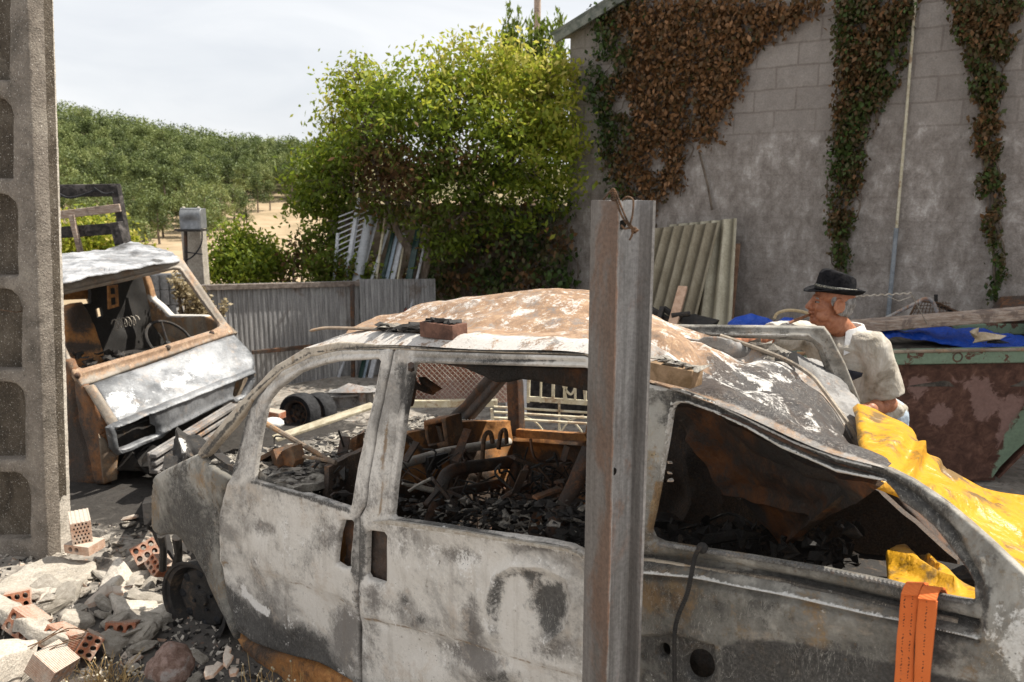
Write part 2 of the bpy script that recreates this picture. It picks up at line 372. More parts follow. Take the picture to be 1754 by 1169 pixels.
M['van_dark'] = burnt('sooty_van_paint', ash=(.36, .34, .30), grey=(.16, .15, .13), a=.48, r=.27, k=.36, w=.1, rust=(.24, .145, .065), sc=1.25)
M['van_frame'] = burnt('scorched_frame', ash=(.52, .45, .36), grey=(.18, .15, .12), rust=(.22, .13, .065), a=.58, r=.28, k=.27, w=.12, sc=1.6)
M['van_roof'] = burnt('burnt_roof', ash=(.40, .37, .335), grey=(.2, .185, .175), rust=(.29, .165, .085), a=.58, r=.36, k=.14, w=.2, sc=1.3, pale=(.54, .52, .49), soot=(.014, .012, .012))
M['rusty'] = burnt('rusty_sheet', ash=(.36, .22, .12), grey=(.2, .1, .05), rust=(.46, .2, .06), a=.45, r=.62, k=.3, w=.05, sc=1.4)
M['rust_mid'] = burnt('scorched_rust', ash=(.24, .17, .11), grey=(.11, .07, .045), rust=(.30, .125, .045), a=.45, r=.5, k=.42, w=.06, sc=2)
M['rust_dark'] = burnt('dark_rusty_metal', ash=(.12, .075, .05), grey=(.06, .04, .03), rust=(.2, .075, .025), a=.4, r=.45, k=.5, w=.02, sc=1.6)
M['char'] = burnt('charred_metal', ash=(.07, .062, .055), grey=(.03, .027, .025), rust=(.10, .042, .02), a=.35, r=.2, k=.5, w=.02, sc=2, soot=(.012, .011, .01))
M['ashbits'] = burnt('ash_flakes', ash=(.5, .46, .39), grey=(.16, .14, .12), a=.5, r=.1, k=.42, w=.2, sc=5, soot=(.02, .018, .016))
M['truck'] = burnt('bare_truck_metal', ash=(.27, .275, .285), grey=(.115, .12, .128), rust=(.2, .13, .085), a=.5, r=.08, k=.12, w=.14, sc=.8, rough=.5, metal=.25, pale=(.46, .46, .47))
M['truck_roof'] = burnt('ash_truck_roof', ash=(.42, .425, .44), grey=(.17, .175, .185), a=.55, r=.04, k=.2, w=.2, sc=2, pale=(.55, .55, .56))
M['truck_rust'] = burnt('rusty_truck_metal', ash=(.32, .27, .21), grey=(.17, .125, .09), rust=(.32, .165, .07), a=.5, r=.4, k=.3, w=.08)
M['truck_frame'] = burnt('windscreen_frame_metal', ash=(.38, .34, .29), grey=(.25, .21, .17), rust=(.33, .20, .12), a=.6, r=.33, k=.1, w=.12, sc=1.5)
M['steel'] = burnt('weathered_steel', ash=(.37, .37, .38), grey=(.19, .185, .18), rust=(.27, .13, .07), a=.45, r=.3, k=.22, w=.04, sc=1.3, rough=.55, metal=.4)
M['rubber'] = simple('burnt_rubber', (.012, .012, .013), (.03, .03, .032), 30, .4, .8)
M['wire'] = simple('rusty_wire', (.06, .035, .02), (.16, .09, .05), 60, .3, .6, .3)
M['palewire'] = simple('pale_wire', (.35, .3, .24), (.5, .46, .4), 60, .3, .6, .2)
M['wood'] = simple('weathered_wood', (.28, .2, .15), (.42, .34, .28), 14, .5, .85, 0, (.16, .12, .1), (1, 1, 6))
M['charwood'] = simple('charred_wood', (.02, .018, .017), (.06, .052, .048), 18, .6, .85, 0, (.12, .105, .1))
M['cream'] = simple('cream_paint', (.5, .44, .3), (.6, .55, .42), 20, .2, .5, 0, (.3, .2, .12))
def brickmat(name, c1, c2, dust):
    T = NT(name); a = T.noise(22, 7, .7, .3); f = T.noise(110, 4, .7); c = T.mix(T.step(a, .38, .62), c1, c2); gm = T.n('ShaderNodeNewGeometry')
    up = T.step(T.math('ADD', T.xyz(gm.outputs['Normal'])[2], T.math('MULTIPLY', T.math('SUBTRACT', T.noise(14, 6, .75), .5), 1.6)), .25, .85)
    c = T.mix(T.math('MULTIPLY', up, .85), c, dust); c = T.mix(T.math('MULTIPLY', T.step(T.noise(9, 8, .75, .3), .5, .62), .65), c, dust); c = T.mix(.35, c, T.mix(T.step(f, .3, .7), (.28, .28, .28), (.72, .72, .7)), 'OVERLAY')
    return T.done(c, .95, 0, T.bump(f, .4, .003, T.bump(a, .4, .008)), .2)
M['brick'] = brickmat('terracotta', (.33, .12, .065), (.43, .19, .11), (.42, .37, .31))
M['brick_pale'] = brickmat('pale_terracotta', (.42, .25, .17), (.52, .37, .28), (.46, .41, .35))
# ================================================================ SETTING: ground, hill
def hill(x, y):
    r = x / max(y, 1); H = np.interp(r, [-1.4, -.57, -.42, -.26, 0, .6], [30, 20.0, 14.4, 10.6, 10, 12])
    t = min(max((y - 68) / 122, 0), 1); h = H * t * t * (3 - 2 * t)
    if y > 190: h -= (y - 190) * .03
    return max(h, -6)
def gz(x, y):
    d = min(max((y - 9.3 - max(0, x) * 2) / 6, 0), 1); z = -.55 * d * d * (3 - 2 * d) - 2.5 * min(max((y - 14) / 50, 0), 1)
    if y > 40: z += hill(x, y) + mnoise.noise(Vector((x * .05, y * .05, 0))) * .5
    if y < 12: z += .03 * mnoise.fractal(Vector((x * 1.3, y * 1.3, 0)), .8, 2, 5) * (1 if y > 0 else .4)
    z += .10 * math.exp(-((x + 2.25) / .7) ** 2 - ((y - 3.5) / .55) ** 2)
    return z
xs = np.concatenate([np.arange(-420, -20, 10), np.arange(-20, -6, .7), np.arange(-6, 6, .11), np.arange(6, 20, .8), np.arange(20, 301, 14)])
ys = np.concatenate([np.arange(-6, 1, .5), np.arange(1, 9.6, .1), np.arange(9.6, 40, 1.1), np.arange(40, 300, 6), np.arange(300, 1600, 100)])
gridP = np.array([[(x, y, gz(x, y)) for y in ys] for x in xs])
def mat_ground():
    T = NT('yard_dirt'); X = T.xyz(); n = T.noise(1.6, 9, .65, .6); f = T.noise(38, 6, .75); m = T.noise(9, 8, .7, .8)
    dirt_shade = T.ramp(m, [(.3, (.13, .115, .10)), (.48, (.27, .24, .205)), (.68, (.40, .365, .32))])
    vor = T.n('ShaderNodeTexVoronoi'); vor.inputs['Scale'].default_value = 26; T.l(T.co, vor.inputs['Vector'])
    dirt_shade = T.mix(T.step(vor.outputs['Distance'], .3, .12), dirt_shade, T.ramp(vor.outputs['Color'], [(.2, (.09, .08, .075)), (.55, (.33, .3, .27)), (.8, (.42, .25, .17))]))
    def near(cx, cy, rx, ry):
        dx = T.math('DIVIDE', T.math('SUBTRACT', X[0], cx), rx); dy = T.math('DIVIDE', T.math('SUBTRACT', X[1], cy), ry)
        return T.math('ADD', T.math('MULTIPLY', dx, dx), T.math('MULTIPLY', dy, dy))
    soot = T.step(T.math('ADD', near(-2.6, 6.0, 1.9, 1.6), T.math('MULTIPLY', T.math('SUBTRACT', m, .5), 1.6)), 1.15, .6)
    c = T.mix(T.math('MULTIPLY', soot, .9), dirt_shade, (.022, .02, .019))
    s2 = T.step(T.math('ADD', near(-1.0, 3.4, 1.5, 1.2), T.math('MULTIPLY', T.math('SUBTRACT', m, .5), 1.8)), 1.1, .5)
    c = T.mix(T.math('MULTIPLY', s2, .72), c, (.055, .05, .047))
    field = T.ramp(T.noise(.22, 9, .7, .5), [(.3, (.22, .17, .10)), (.5, (.36, .27, .17)), (.7, (.47, .36, .24))])
    scrub = T.mix(T.noise(.5, 7, .7), (.05, .055, .022), (.17, .15, .075)); field = T.mix(T.math('MULTIPLY', T.step(T.math('ADD', X[1], T.math('MULTIPLY', T.noise(.07, 5), 60)), 132, 150), .9), field, scrub)
    c = T.mix(T.step(X[1], 9.4, 12.5), c, field); c = T.mix(.3, c, T.mix(T.step(f, .3, .7), (.3, .3, .3), (.7, .7, .7)), 'OVERLAY')
    return T.done(c, .95, 0, T.bump(f, .7, .012, T.bump(m, .6, .03)), .2)
g = MB().grid(gridP).build('ground', mat_ground(), ang=180); tag(g, kind='structure')
# ---------------------------------------------------------------- pines on the hillside
M['pine'] = leafmat('pine_needles', [(0, (.045, .062, .017)), (.4, (.11, .145, .042)), (.75, (.20, .235, .072)), (1, (.28, .30, .115))], .2)
M['bark'] = simple('bark', (.10, .075, .055), (.2, .16, .125), 25, .6, .9, 0, None, (1, 1, .3))
def pine_proto(k):
    rg = np.random.default_rng(100 + k); r = thing('pine_tree', 'pine tree growing on the wooded hillside beyond the yard', 'tree', (0, 0, 0), 'pine trees on the hillside')
    P = []; tt = []; zb_ = (1.3, 1.1, 2.2, 1.5, 2.8, 1.2, 1.8, 1.0, 2.4)[k]; wd_ = (1, 1.15, .8, 1.05, .95, .85, 1.2, 1.0, .75)[k]; tb_ = (.3, .5, .7, .4, .6, .15, .55, .8, .35)[k]
    for i in range((17, 20, 13, 18, 12, 15, 19, 16, 12)[k]):
        a = rg.uniform(0, 6.28); z = rg.uniform(zb_, 5.9); rad = 2.0 * wd_ * math.sqrt(max(.1, 1 - abs(z - 3.0) / 3.2)) * rg.uniform(.25, .95); q = rg.uniform(.65, 1.1)
        d = rg.normal(size=(140, 3)); d /= np.linalg.norm(d, axis=1)[:, None]; d[:, 2] *= .85
        P.append(np.array([rad * math.cos(a), rad * math.sin(a), z]) + d * q * rg.uniform(.55, 1.08, (140, 1))); tt.append(np.clip(rg.normal(tb_ + rg.uniform(-.3, .3), .12, 140), 0, 1))
    mb = leaf_mesh(np.vstack(P), .30, np.concatenate(tt), rng=rg, asp=.42); mb.build('crown', M['pine'], r, 180)
    MB().tube([(0, 0, -.4), (.08, .02, 1.5), (-.02, .08, 3.2), (.05, 0, 5)], [.16, .13, .1, .04], 6).tube([(0, .05, 2.4), (.7, .3, 3.3)], [.06, .03], 5).tube([(0, 0, 2.6), (-.8, .1, 3.6)], [.06, .03], 5).build('trunk', M['bark'], r)
    return r
protos = [pine_proto(k) for k in range(9)]; used = set(); spots = []
tries = 0
while len(spots) < 272 and tries < 60000:
    tries += 1; y = 74 + 68 * random.random() ** .75; r = random.uniform(-.60, -.24); x = r * y
    if y < 108 and r > -.37: continue
    if y < 90 and random.random() < .5: continue
    if any((x - a) ** 2 + (y - b) ** 2 < (2.5 if y > 105 else 3.4) ** 2 for a, b, _ in spots): continue
    spots.append((x, y, random.uniform(.68, 1.0)))
spots += [(-.33 * 104, 104, .95), (-.315 * 98, 98, .7), (-.345 * 92, 92, .75), (-.36 * 84, 84, .7), (-.44 * 70, 70, .7), (-.46 * 74, 74, .7), (-.50 * 66, 66, .7), (-.41 * 78, 78, .65), (-.53 * 68, 68, .7), (-.27 * 128, 128, 1.2), (-.262 * 120, 120, 1.25), (-.47 * 62, 62, .5), (-.39 * 82, 82, .7), (-.3 * 100, 100, .6), (-.33 * 88, 88, .55)]
for i, (x, y, s) in enumerate(spots):
    p = protos[i % 9]; o = p if i < 9 else copy_tree(p)
    o.location = (x, y, gz(x, y) - .1); o.rotation_euler[2] = random.uniform(0, 6.28); o.scale = (s * random.uniform(.9, 1.15), s, s * random.uniform(.85, 1.1))
# a thicket of pines on the crest, too far to count
rg = np.random.default_rng(5); TP = []; TI = []; nfar = 0
while nfar < 1250:
    y = 138 + 105 * rg.uniform() ** .8; r_ = rg.uniform(-.95, -.14); x = r_ * y; z = gz(x, y); h_ = rg.uniform(3.6, 5.6); w_ = rg.uniform(1.4, 2.3); nfar += 1; m_ = 90
    d = rg.normal(size=(m_, 3)); d /= np.linalg.norm(d, axis=1)[:, None]; TP.append(np.array([x, y, z + h_ * .55]) + d * np.array([w_, w_, h_ * .42]) * rg.uniform(.55, 1.05, (m_, 1))); TI.append(np.clip(rg.normal(rg.uniform(.15, .75), .12, m_), 0, 1))
o = leaf_mesh(np.vstack(TP), .5, np.concatenate(TI), rng=rg, asp=.5).build('far_pine_wood', M['pine'], ang=180); tag(o, 'dense far pine wood covering the upper slope of the hill', 'wood', kind='stuff')

# ================================================================ WORKSHOP WALL (right background)
WA = np.array([.766, -.643, 0]); WN = np.array([-.643, -.766, 0]); WP = at(1340, 180, 7.8)
def wallp(u, v, off=0.0): return on(u, v, WP + WN * off, WN)
wl0 = wallp(974, 300); wl0 = np.array([wl0[0], wl0[1], 0.0])
def mat_wall():
    T = NT('block_wall'); X = T.xyz(); al = T.math('SUBTRACT', T.math('MULTIPLY', X[0], .766), T.math('MULTIPLY', X[1], .643))
    wob = T.math('MULTIPLY', T.math('SUBTRACT', T.noise(4, 4), .5), .03)
    br = T.n('ShaderNodeTexBrick'); T.l(T.comb(T.math('ADD', al, wob), T.math('ADD', X[2], wob), 0), br.inputs['Vector'])
    br.inputs['Scale'].default_value = 1; br.inputs['Brick Width'].default_value = .4; br.inputs['Row Height'].default_value = .2; br.inputs['Mortar Size'].default_value = .011; br.inputs['Mortar Smooth'].default_value = .4
    br.inputs['Color1'].default_value = (.27, .236, .21, 1); br.inputs['Color2'].default_value = (.365, .325, .292, 1); br.inputs['Mortar'].default_value = (.2, .165, .142, 1)
    n = T.noise(2.2, 9, .7, .6); m = T.noise(8, 9, .74, .2); f = T.noise(75, 5, .75)
    up = T.mix(.45, br.outputs['Color'], T.ramp(m, [(.3, (.215, .187, .165)), (.7, (.41, .367, .33))]))
    st = T.noise(8, 10, .76, .2, T.scale((1, 1, .7)))
    low = T.ramp(st, [(.28, (.15, .128, .112)), (.41, (.25, .216, .19)), (.5, (.32, .282, .252)), (.58, (.39, .35, .318)), (.68, (.54, .505, .47))])
    joint = T.math('MULTIPLY', br.outputs['Fac'], .16); low = T.mix(joint, low, (.17, .14, .12))
    h = T.math('ADD', X[2], T.math('MULTIPLY', T.math('SUBTRACT', n, .5), .55))
    c = T.mix(T.step(T.math('ADD', h, T.math('MULTIPLY', T.math('SUBTRACT', m, .5), .5)), 2.64, 2.54), up, low)
    c = T.mix(T.math('MULTIPLY', T.step(h, 1.4, .3), .4), c, T.mix(m, (.14, .12, .11), (.27, .235, .22)))
    c = T.mix(T.math('MULTIPLY', T.step(T.noise(1.1, 9, .68, .3), .54, .8), .35), c, (.17, .145, .125)); c = T.mix(T.math('MULTIPLY', T.step(T.noise(2.6, 9, .74, .3, T.scale((1, 1, .25))), .57, .72), .35), c, (.17, .145, .125))
    c = T.mix(.35, c, T.mix(T.step(f, .3, .7), (.3, .3, .3), (.72, .71, .7)), 'OVERLAY')
    b = T.bump(T.math('MULTIPLY', br.outputs['Fac'], T.step(h, 2.4, 2.7)), -.6, .014); b = T.bump(T.step(st, .36, .6), .5, .012, b); b = T.bump(m, .6, .02, b); return T.done(c, .95, 0, T.bump(f, .6, .006, b), .2)
M['wall'] = mat_wall()
bld = thing('workshop_building', 'grey concrete block workshop with a sloping eave, overgrown with brown ivy', 'building', wl0)
zl = wallp(974, 56)[2]; Lw = 9.0; sl = .36; back = -WN * 5.0
q = [wl0 + np.array([0, 0, -.3]), wl0 + WA * Lw + np.array([0, 0, -.3]), wl0 + WA * Lw + np.array([0, 0, zl + Lw * sl]), wl0 + np.array([0, 0, zl])]
V = q + [p + back for p in q]
MB().add(V, [(0, 1, 2, 3), (7, 6, 5, 4), (0, 4, 5, 1), (1, 5, 6, 2), (2, 6, 7, 3), (3, 7, 4, 0)]).build('wall', M['wall'], bld)
M['eave'] = simple('roof_sheet', (.11, .12, .10), (.2, .2, .17), 10, .4, .8)
e0 = wl0 - WA * .16 + WN * .14 + np.array([0, 0, zl - .05 + .012]); e1 = e0 + WA * (Lw + .2) + np.array([0, 0, (Lw + .2) * sl])
rf = MB(); rb = -WN * 5.4; th = np.array([0, 0, .045])
G = []
for i in range(2):
    row = []
    for j in range(61):
        t = j / 60; row.append(e0 + (e1 - e0) * i + rb * t + np.array([0, 0, .02 * math.sin(j * 2.1)]))
    G.append(row)
rf.grid(np.array(G), thick=.03); rf.build('roof', M['eave'], bld)
MB().beam(e0 + WA * .05 - th * .9, e0 + WA * 6 + np.array([0, 0, 6 * sl]) - th * .9, .03, .09).build('fascia', M['eave'], bld)
# garden wall continuing behind the tree
lw1 = at(560, 350, 10.6); lw1[2] = 0
dv = unit(np.array([wl0[0] - lw1[0], wl0[1] - lw1[1], 0])); nv = np.array([-dv[1], dv[0], 0]) ; tz = at(800, 352, 9.7)[2]
a0, a1 = lw1, wl0 - dv * .02
gw = MB(); gw.add([a0 - [0, 0, .8], a1 - [0, 0, .8], a1 + [0, 0, tz], a0 + [0, 0, tz], a0 + nv * .2 - [0, 0, .8], a1 + nv * .2 - [0, 0, .8], a1 + nv * .2 + [0, 0, tz], a0 + nv * .2 + [0, 0, tz]], [(0, 1, 2, 3), (7, 6, 5, 4), (3, 2, 6, 7), (0, 4, 5, 1), (1, 5, 6, 2), (0, 3, 7, 4)])
tag(gw.build('garden_wall', simple('dim_render', (.17, .135, .11), (.27, .225, .19), 5, .5, .95, 0, (.1, .08, .07)), loc=a0), 'low brown rendered wall behind the tree and the leaning scrap', 'wall')
# ---------------------------------------------------------------- ivy
M['ivy'] = leafmat('ivy_leaves', [(0, (.02, .035, .01)), (.28, (.06, .105, .018)), (.42, (.065, .065, .02)), (.52, (.085, .055, .022)), (.72, (.17, .085, .032)), (.88, (.27, .135, .055)), (1, (.36, .19, .09))], .2)
def ivy(name, label, poly, n, tintf, size=.085, depth=(.02, .17), pf=None, drop=None, stems=(), rng=None):
    rng = rng or np.random.default_rng(len(label)); px = np.array(poly, float); lo, hi = px.min(0), px.max(0); U = []
    while len(U) < n:
        c = rng.uniform(lo, hi, (4000, 2)); keep = inpoly(c[:, 0], c[:, 1], poly)
        e = segdist(c[:, 0], c[:, 1], poly); dn = np.array([mnoise.noise(Vector((p[0] * .035, p[1] * .03, n * .01))) for p in c])
        keep &= (rng.uniform(0, 1, len(c)) < np.clip(.06 + (e / 30) ** 1.2, 0, 1)) & (dn + np.clip(e / 90, 0, .35) > rng.uniform(-.30, .20, len(c)) + .16 * np.clip((c[:, 1] - 150) / 250, 0, 1) * (name == 'ivy'))
        U += list(c[keep])
    U = np.array(U[:n]); f = pf or (lambda u, v: wallp(u, v)); nn = WN if pf is None else drop
    P = f(U[:, 0], U[:, 1]) + nn * rng.uniform(depth[0], depth[1], (n, 1)) * rng.uniform(.3, 1, (n, 1)); t = tintf(U[:, 0], U[:, 1]) + rng.normal(0, .13, n)
    mb = leaf_mesh(P, size, t, up=np.array([0, 0, -1.2]) + nn * .4, spread=.9, rng=rng, asp=.62, szvar=.55)
    r = thing(name, label, 'ivy', P.mean(0) * [1, 1, 0]); mb.build('leaves', M['ivy'], r, 180)
    if stems:
        sb = MB()
        for q_ in range(34):
            c_ = U[rng.integers(len(U))]; w_ = [c_]
            for s_ in range(7):
                n_ = w_[-1] + np.array([rng.normal() * 7, rng.uniform(8, 26)])
                if not inpoly(n_[0], n_[1], [tuple(p) for p in poly]): break
                w_.append(n_)
            if len(w_) > 2: sb.tube([f(np.array(a), np.array(b)) + nn * rng.uniform(.02, .05) for a, b in smoothcurve(w_, 3)], rng.uniform(.004, .009), 4)
        for st in stems: sb.tube([f(np.array(a), np.array(b)) + nn * .03 for a, b in smoothcurve(st, 4)], .012, 5)
        sb.build('stem', M['bark'], r)
    return r
ivy('ivy', 'broad mass of dry brown ivy with a green left edge on the block wall', [(1012, 20), (1060, -12), (1445, -12), (1425, 28), (1350, 72), (1312, 95), (1292, 140), (1268, 190), (1250, 250), (1205, 265), (1180, 330), (1140, 360), (1120, 395), (1085, 370), (1050, 340), (1028, 280), (1005, 200), (1000, 120), (1018, 80)], 12500,
    lambda u, v: np.clip(.20 + (u - 1030) / 130 + .1 * np.sin(v * .05) - .25 * np.exp(-((v + 5) / 25) ** 2 - ((u - 1100) / 90) ** 2), .2, .72), .05, (.02, .2), stems=[[(1200, 260), (1215, 320), (1222, 360)], [(1120, 390), (1150, 250), (1200, 60), (1260, -20)]])
ivy('ivy', 'narrow ivy strand hanging down the middle of the block wall above the man', [(1425, -12), (1585, -12), (1562, 90), (1550, 140), (1530, 175), (1504, 225), (1492, 280), (1478, 340), (1472, 400), (1464, 470), (1445, 488), (1420, 460), (1414, 360), (1420, 270), (1422, 200), (1432, 120), (1426, 60)], 9000,
    lambda u, v: .50 + .10 * np.sin(v * .03 + u * .05) - (v > 250) * .08, .043, (.02, .22), stems=[[(1446, 480), (1452, 300), (1480, 120), (1500, -10)]])
ivy('ivy', 'ivy strand climbing the far right of the block wall behind the skip', [(1615, -12), (1770, -12), (1752, 60), (1734, 110), (1722, 200), (1728, 300), (1720, 400), (1732, 470), (1715, 522), (1690, 528), (1690, 440), (1672, 350), (1668, 270), (1660, 180), (1652, 110), (1632, 60)], 6500,
    lambda u, v: .50 + .10 * np.sin(v * .035) - (v > 380) * .15, .042, (.02, .2), stems=[[(1705, 520), (1700, 300), (1690, 60), (1690, -10)]])
lwf = lambda u, v: on(np.asarray(u, float), np.asarray(v, float), a0 - nv * .05, nv); 
ivy('creeper', 'tangled creeper with dark and yellow leaves over the low wall beside the fence', [(690, 480), (720, 420), (770, 370), (860, 340), (985, 300), (1000, 380), (1005, 520), (740, 520)], 3200,
    lambda u, v: .40 + .22 * np.sin(u * .06) * np.sin(v * .05), .068, (.03, .8), pf=lwf, drop=-nv, stems=[[(760, 500), (775, 420), (800, 360)], [(840, 510), (850, 420), (830, 350)], [(930, 510), (900, 420), (940, 330)]])
# conduit on the wall
cd = thing('conduit_pipe', 'thin conduit pipe running up the block wall, cream above and grey below', 'pipe', wallp(1520, 545))
MB().tube([wallp(1572, -60, .04), wallp(1553, 190, .04), wallp(1535.5, 393, .04)], .0125, 8).build('upper_pipe', M['cream'], cd)
MB().tube([wallp(1535.5, 391, .04), wallp(1521, 545, .04), wallp(1517, 640, .04)], .019, 8).build('lower_pipe', simple('grey_plastic', (.2, .22, .24), (.28, .3, .32), 10, .1, .5), cd)
# ================================================================ TREE
M['leaf'] = leafmat('tree_leaves', [(0, (.11, .06, .03)), (.16, (.24, .135, .06)), (.25, (.11, .11, .025)), (.45, (.115, .17, .02)), (.7, (.25, .31, .03)), (.88, (.42, .42, .05)), (1, (.52, .46, .12))], .55)
def tree(name, label, base, bl, ncl, nl, size, tintf, limbs, sig=.08, group=None):
    rg = np.random.default_rng(len(label) * 3); w = np.array([b[2] ** 2 for b in bl], float); w /= w.sum(); P = []; t = []
    for i in rg.choice(len(bl), ncl, p=w):
        u, v, r, Y = bl[i][:4]; c = at(u, v, Y); R = r * Y / FPX; d = rg.normal(size=3); d /= np.linalg.norm(d); c = c + d * R * rg.uniform(.5, 1.12) * np.array([1, .8, 1])
        k = rg.integers(nl // 2, nl * 3 // 2); g_ = rg.normal(size=(k, 3)) * sig * rg.uniform(.6, 1.4) * np.array([1.2, 1.2, .8]); P.append(c + g_)
        q = EYE + (c - EYE); ff = (c - EYE) ; zc = ff @ np.array([0, math.cos(PITCH), -math.sin(PITCH)]); pu = 877 + FPX * ff[0] / zc; pv = 584.5 - FPX * (ff @ np.array([0, math.sin(PITCH), math.cos(PITCH)])) / zc
        t.append(np.clip(rg.normal(tintf(pu, pv), .11, k) + rg.normal(0, .06), 0, 1))
    cents = [q_.mean(0) for q_ in P]; P = np.vstack(P); r = thing(name, label, 'tree', base, group); leaf_mesh(P, size, np.concatenate(t), up=np.array([0, -.2, -.5]), spread=.9, rng=rg, asp=.45).build('crown', M['leaf'], r, 180)
    tb = MB(); SP = []
    for pts, r0, r1 in limbs:
        q = smoothcurve([at(*p) for p in pts], 4); tb.tube(q, np.linspace(r0, r1, len(q)), 7); SP.append(np.array(q)[2:])
    tw_ = tb; SP = np.vstack(SP)
    for c in cents[::5]:
        s_ = SP[np.argmin(np.linalg.norm(SP - c, axis=1))]; m_ = (s_ + c) / 2 + rg.normal(size=3) * .06 + [0, 0, .05]; tw_.tube(smoothcurve([s_, m_, c], 4), np.linspace(.009, .002, 9), 5)
    tb.build('trunk', M['bark'], r); return r
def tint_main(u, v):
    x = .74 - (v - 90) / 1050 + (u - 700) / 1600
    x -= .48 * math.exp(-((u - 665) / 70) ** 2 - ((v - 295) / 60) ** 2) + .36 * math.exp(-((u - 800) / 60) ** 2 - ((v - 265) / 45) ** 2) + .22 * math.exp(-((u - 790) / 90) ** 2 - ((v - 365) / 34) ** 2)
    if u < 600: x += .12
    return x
base = at(712, 520, 9.25); base[2] = -.1
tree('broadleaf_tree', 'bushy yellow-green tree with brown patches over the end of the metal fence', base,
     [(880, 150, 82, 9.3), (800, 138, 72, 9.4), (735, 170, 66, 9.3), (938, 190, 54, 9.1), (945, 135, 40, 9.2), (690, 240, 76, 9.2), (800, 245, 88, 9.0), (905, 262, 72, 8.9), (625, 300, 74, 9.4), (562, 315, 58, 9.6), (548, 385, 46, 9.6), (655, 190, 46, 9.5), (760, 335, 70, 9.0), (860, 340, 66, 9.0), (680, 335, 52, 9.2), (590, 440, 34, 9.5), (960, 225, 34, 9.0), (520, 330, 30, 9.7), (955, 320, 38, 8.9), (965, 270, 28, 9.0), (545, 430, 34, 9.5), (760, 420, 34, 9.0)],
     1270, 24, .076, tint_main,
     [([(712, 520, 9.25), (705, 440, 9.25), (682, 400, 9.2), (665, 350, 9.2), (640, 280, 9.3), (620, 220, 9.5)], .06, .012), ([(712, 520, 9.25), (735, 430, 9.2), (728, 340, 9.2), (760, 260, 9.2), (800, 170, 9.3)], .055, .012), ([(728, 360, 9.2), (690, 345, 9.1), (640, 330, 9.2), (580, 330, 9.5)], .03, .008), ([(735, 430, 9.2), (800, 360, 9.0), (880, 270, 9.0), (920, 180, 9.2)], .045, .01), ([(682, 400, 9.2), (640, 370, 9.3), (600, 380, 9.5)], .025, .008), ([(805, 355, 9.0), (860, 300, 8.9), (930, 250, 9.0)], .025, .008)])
b2 = at(600, 500, 10.0); b2[2] = -.4
tree('flowering_tree', 'slender pale leafed tree rising left of the bushy tree', b2, [(612, 150, 44, 10), (605, 205, 48, 10), (585, 250, 42, 10), (640, 180, 30, 10), (570, 290, 36, 10)], 330, 15, .072, lambda u, v: .74,
     [([(605, 500, 10.0), (600, 380, 10), (606, 250, 10), (615, 130, 10)], .035, .006), ([(604, 300, 10), (570, 220, 10)], .012, .004), ([(604, 280, 10), (640, 180, 10)], .012, .004)], .1)
def shrub(name, label, base, bl, ncl, nl, size, tint, sig=.07, stems=True, cat='bush'):
    rg = np.random.default_rng(len(label) * 5 + ncl); w = np.array([b[2] ** 2 for b in bl], float); w /= w.sum(); P = []; t = []
    for i in rg.choice(len(bl), ncl, p=w):
        u, v, r, Y = bl[i]; c = at(u, v, Y); R = r * Y / FPX; d = rg.normal(size=3); d /= np.linalg.norm(d); c = c + d * R * rg.uniform(.4, 1.02); k = nl; P.append(c + rg.normal(size=(k, 3)) * sig); t.append(np.clip(rg.normal(tint, .12, k) + rg.normal(0, .07), 0, 1))
    r = thing(name, label, cat, base); leaf_mesh(np.vstack(P), size, np.concatenate(t), up=np.array([0, -.1, -.3]), spread=.9, rng=rg, asp=.5).build('leaves', M['leaf'], r, 180)
    if stems:
        sb = MB()
        for u, v, rr, Y in bl: sb.tube(smoothcurve([base, (base + at(u, v, Y)) / 2 + rg.normal(size=3) * .05, at(u, v, Y)], 3), .012, 5)
        sb.build('stem', M['bark'], r)
    return r
bb = at(430, 500, 9.4); bb[2] = -.2
shrub('green_bush', 'round green bush behind the grey metal fence beside the concrete post', bb, [(395, 450, 42, 9.4), (440, 440, 42, 9.5), (385, 420, 28, 9.4), (410, 405, 22, 9.5), (470, 460, 30, 9.4), (365, 465, 25, 9.3), (430, 470, 40, 9.2)], 330, 20, .062, .6)
bb = at(160, 440, 13.0); bb[2] = -.4
shrub('yellow_bush', 'yellow-green bush seen through the bars of the charred truck rack', bb, [(130, 405, 45, 13), (190, 410, 45, 13), (150, 440, 50, 13), (230, 440, 30, 13), (110, 430, 40, 13)], 260, 18, .09, .8, .1)
bb = at(600, 500, 9.2); bb[2] = -.1
shrub('dark_bush', 'dark green bush at the foot of the white louvred frame behind the fence', bb, [(560, 455, 30, 9.1), (600, 475, 26, 9.1), (545, 470, 24, 9.2), (640, 475, 18, 9.1)], 130, 18, .065, .38)
bb = at(505, 500, 9.3); bb[2] = -.1
shrub('dry_shrub', 'thin reddish dry shrub between the green bush and the tree', bb, [(505, 440, 26, 9.3), (495, 465, 22, 9.3), (520, 420, 18, 9.3)], 55, 8, .06, .12, .06)
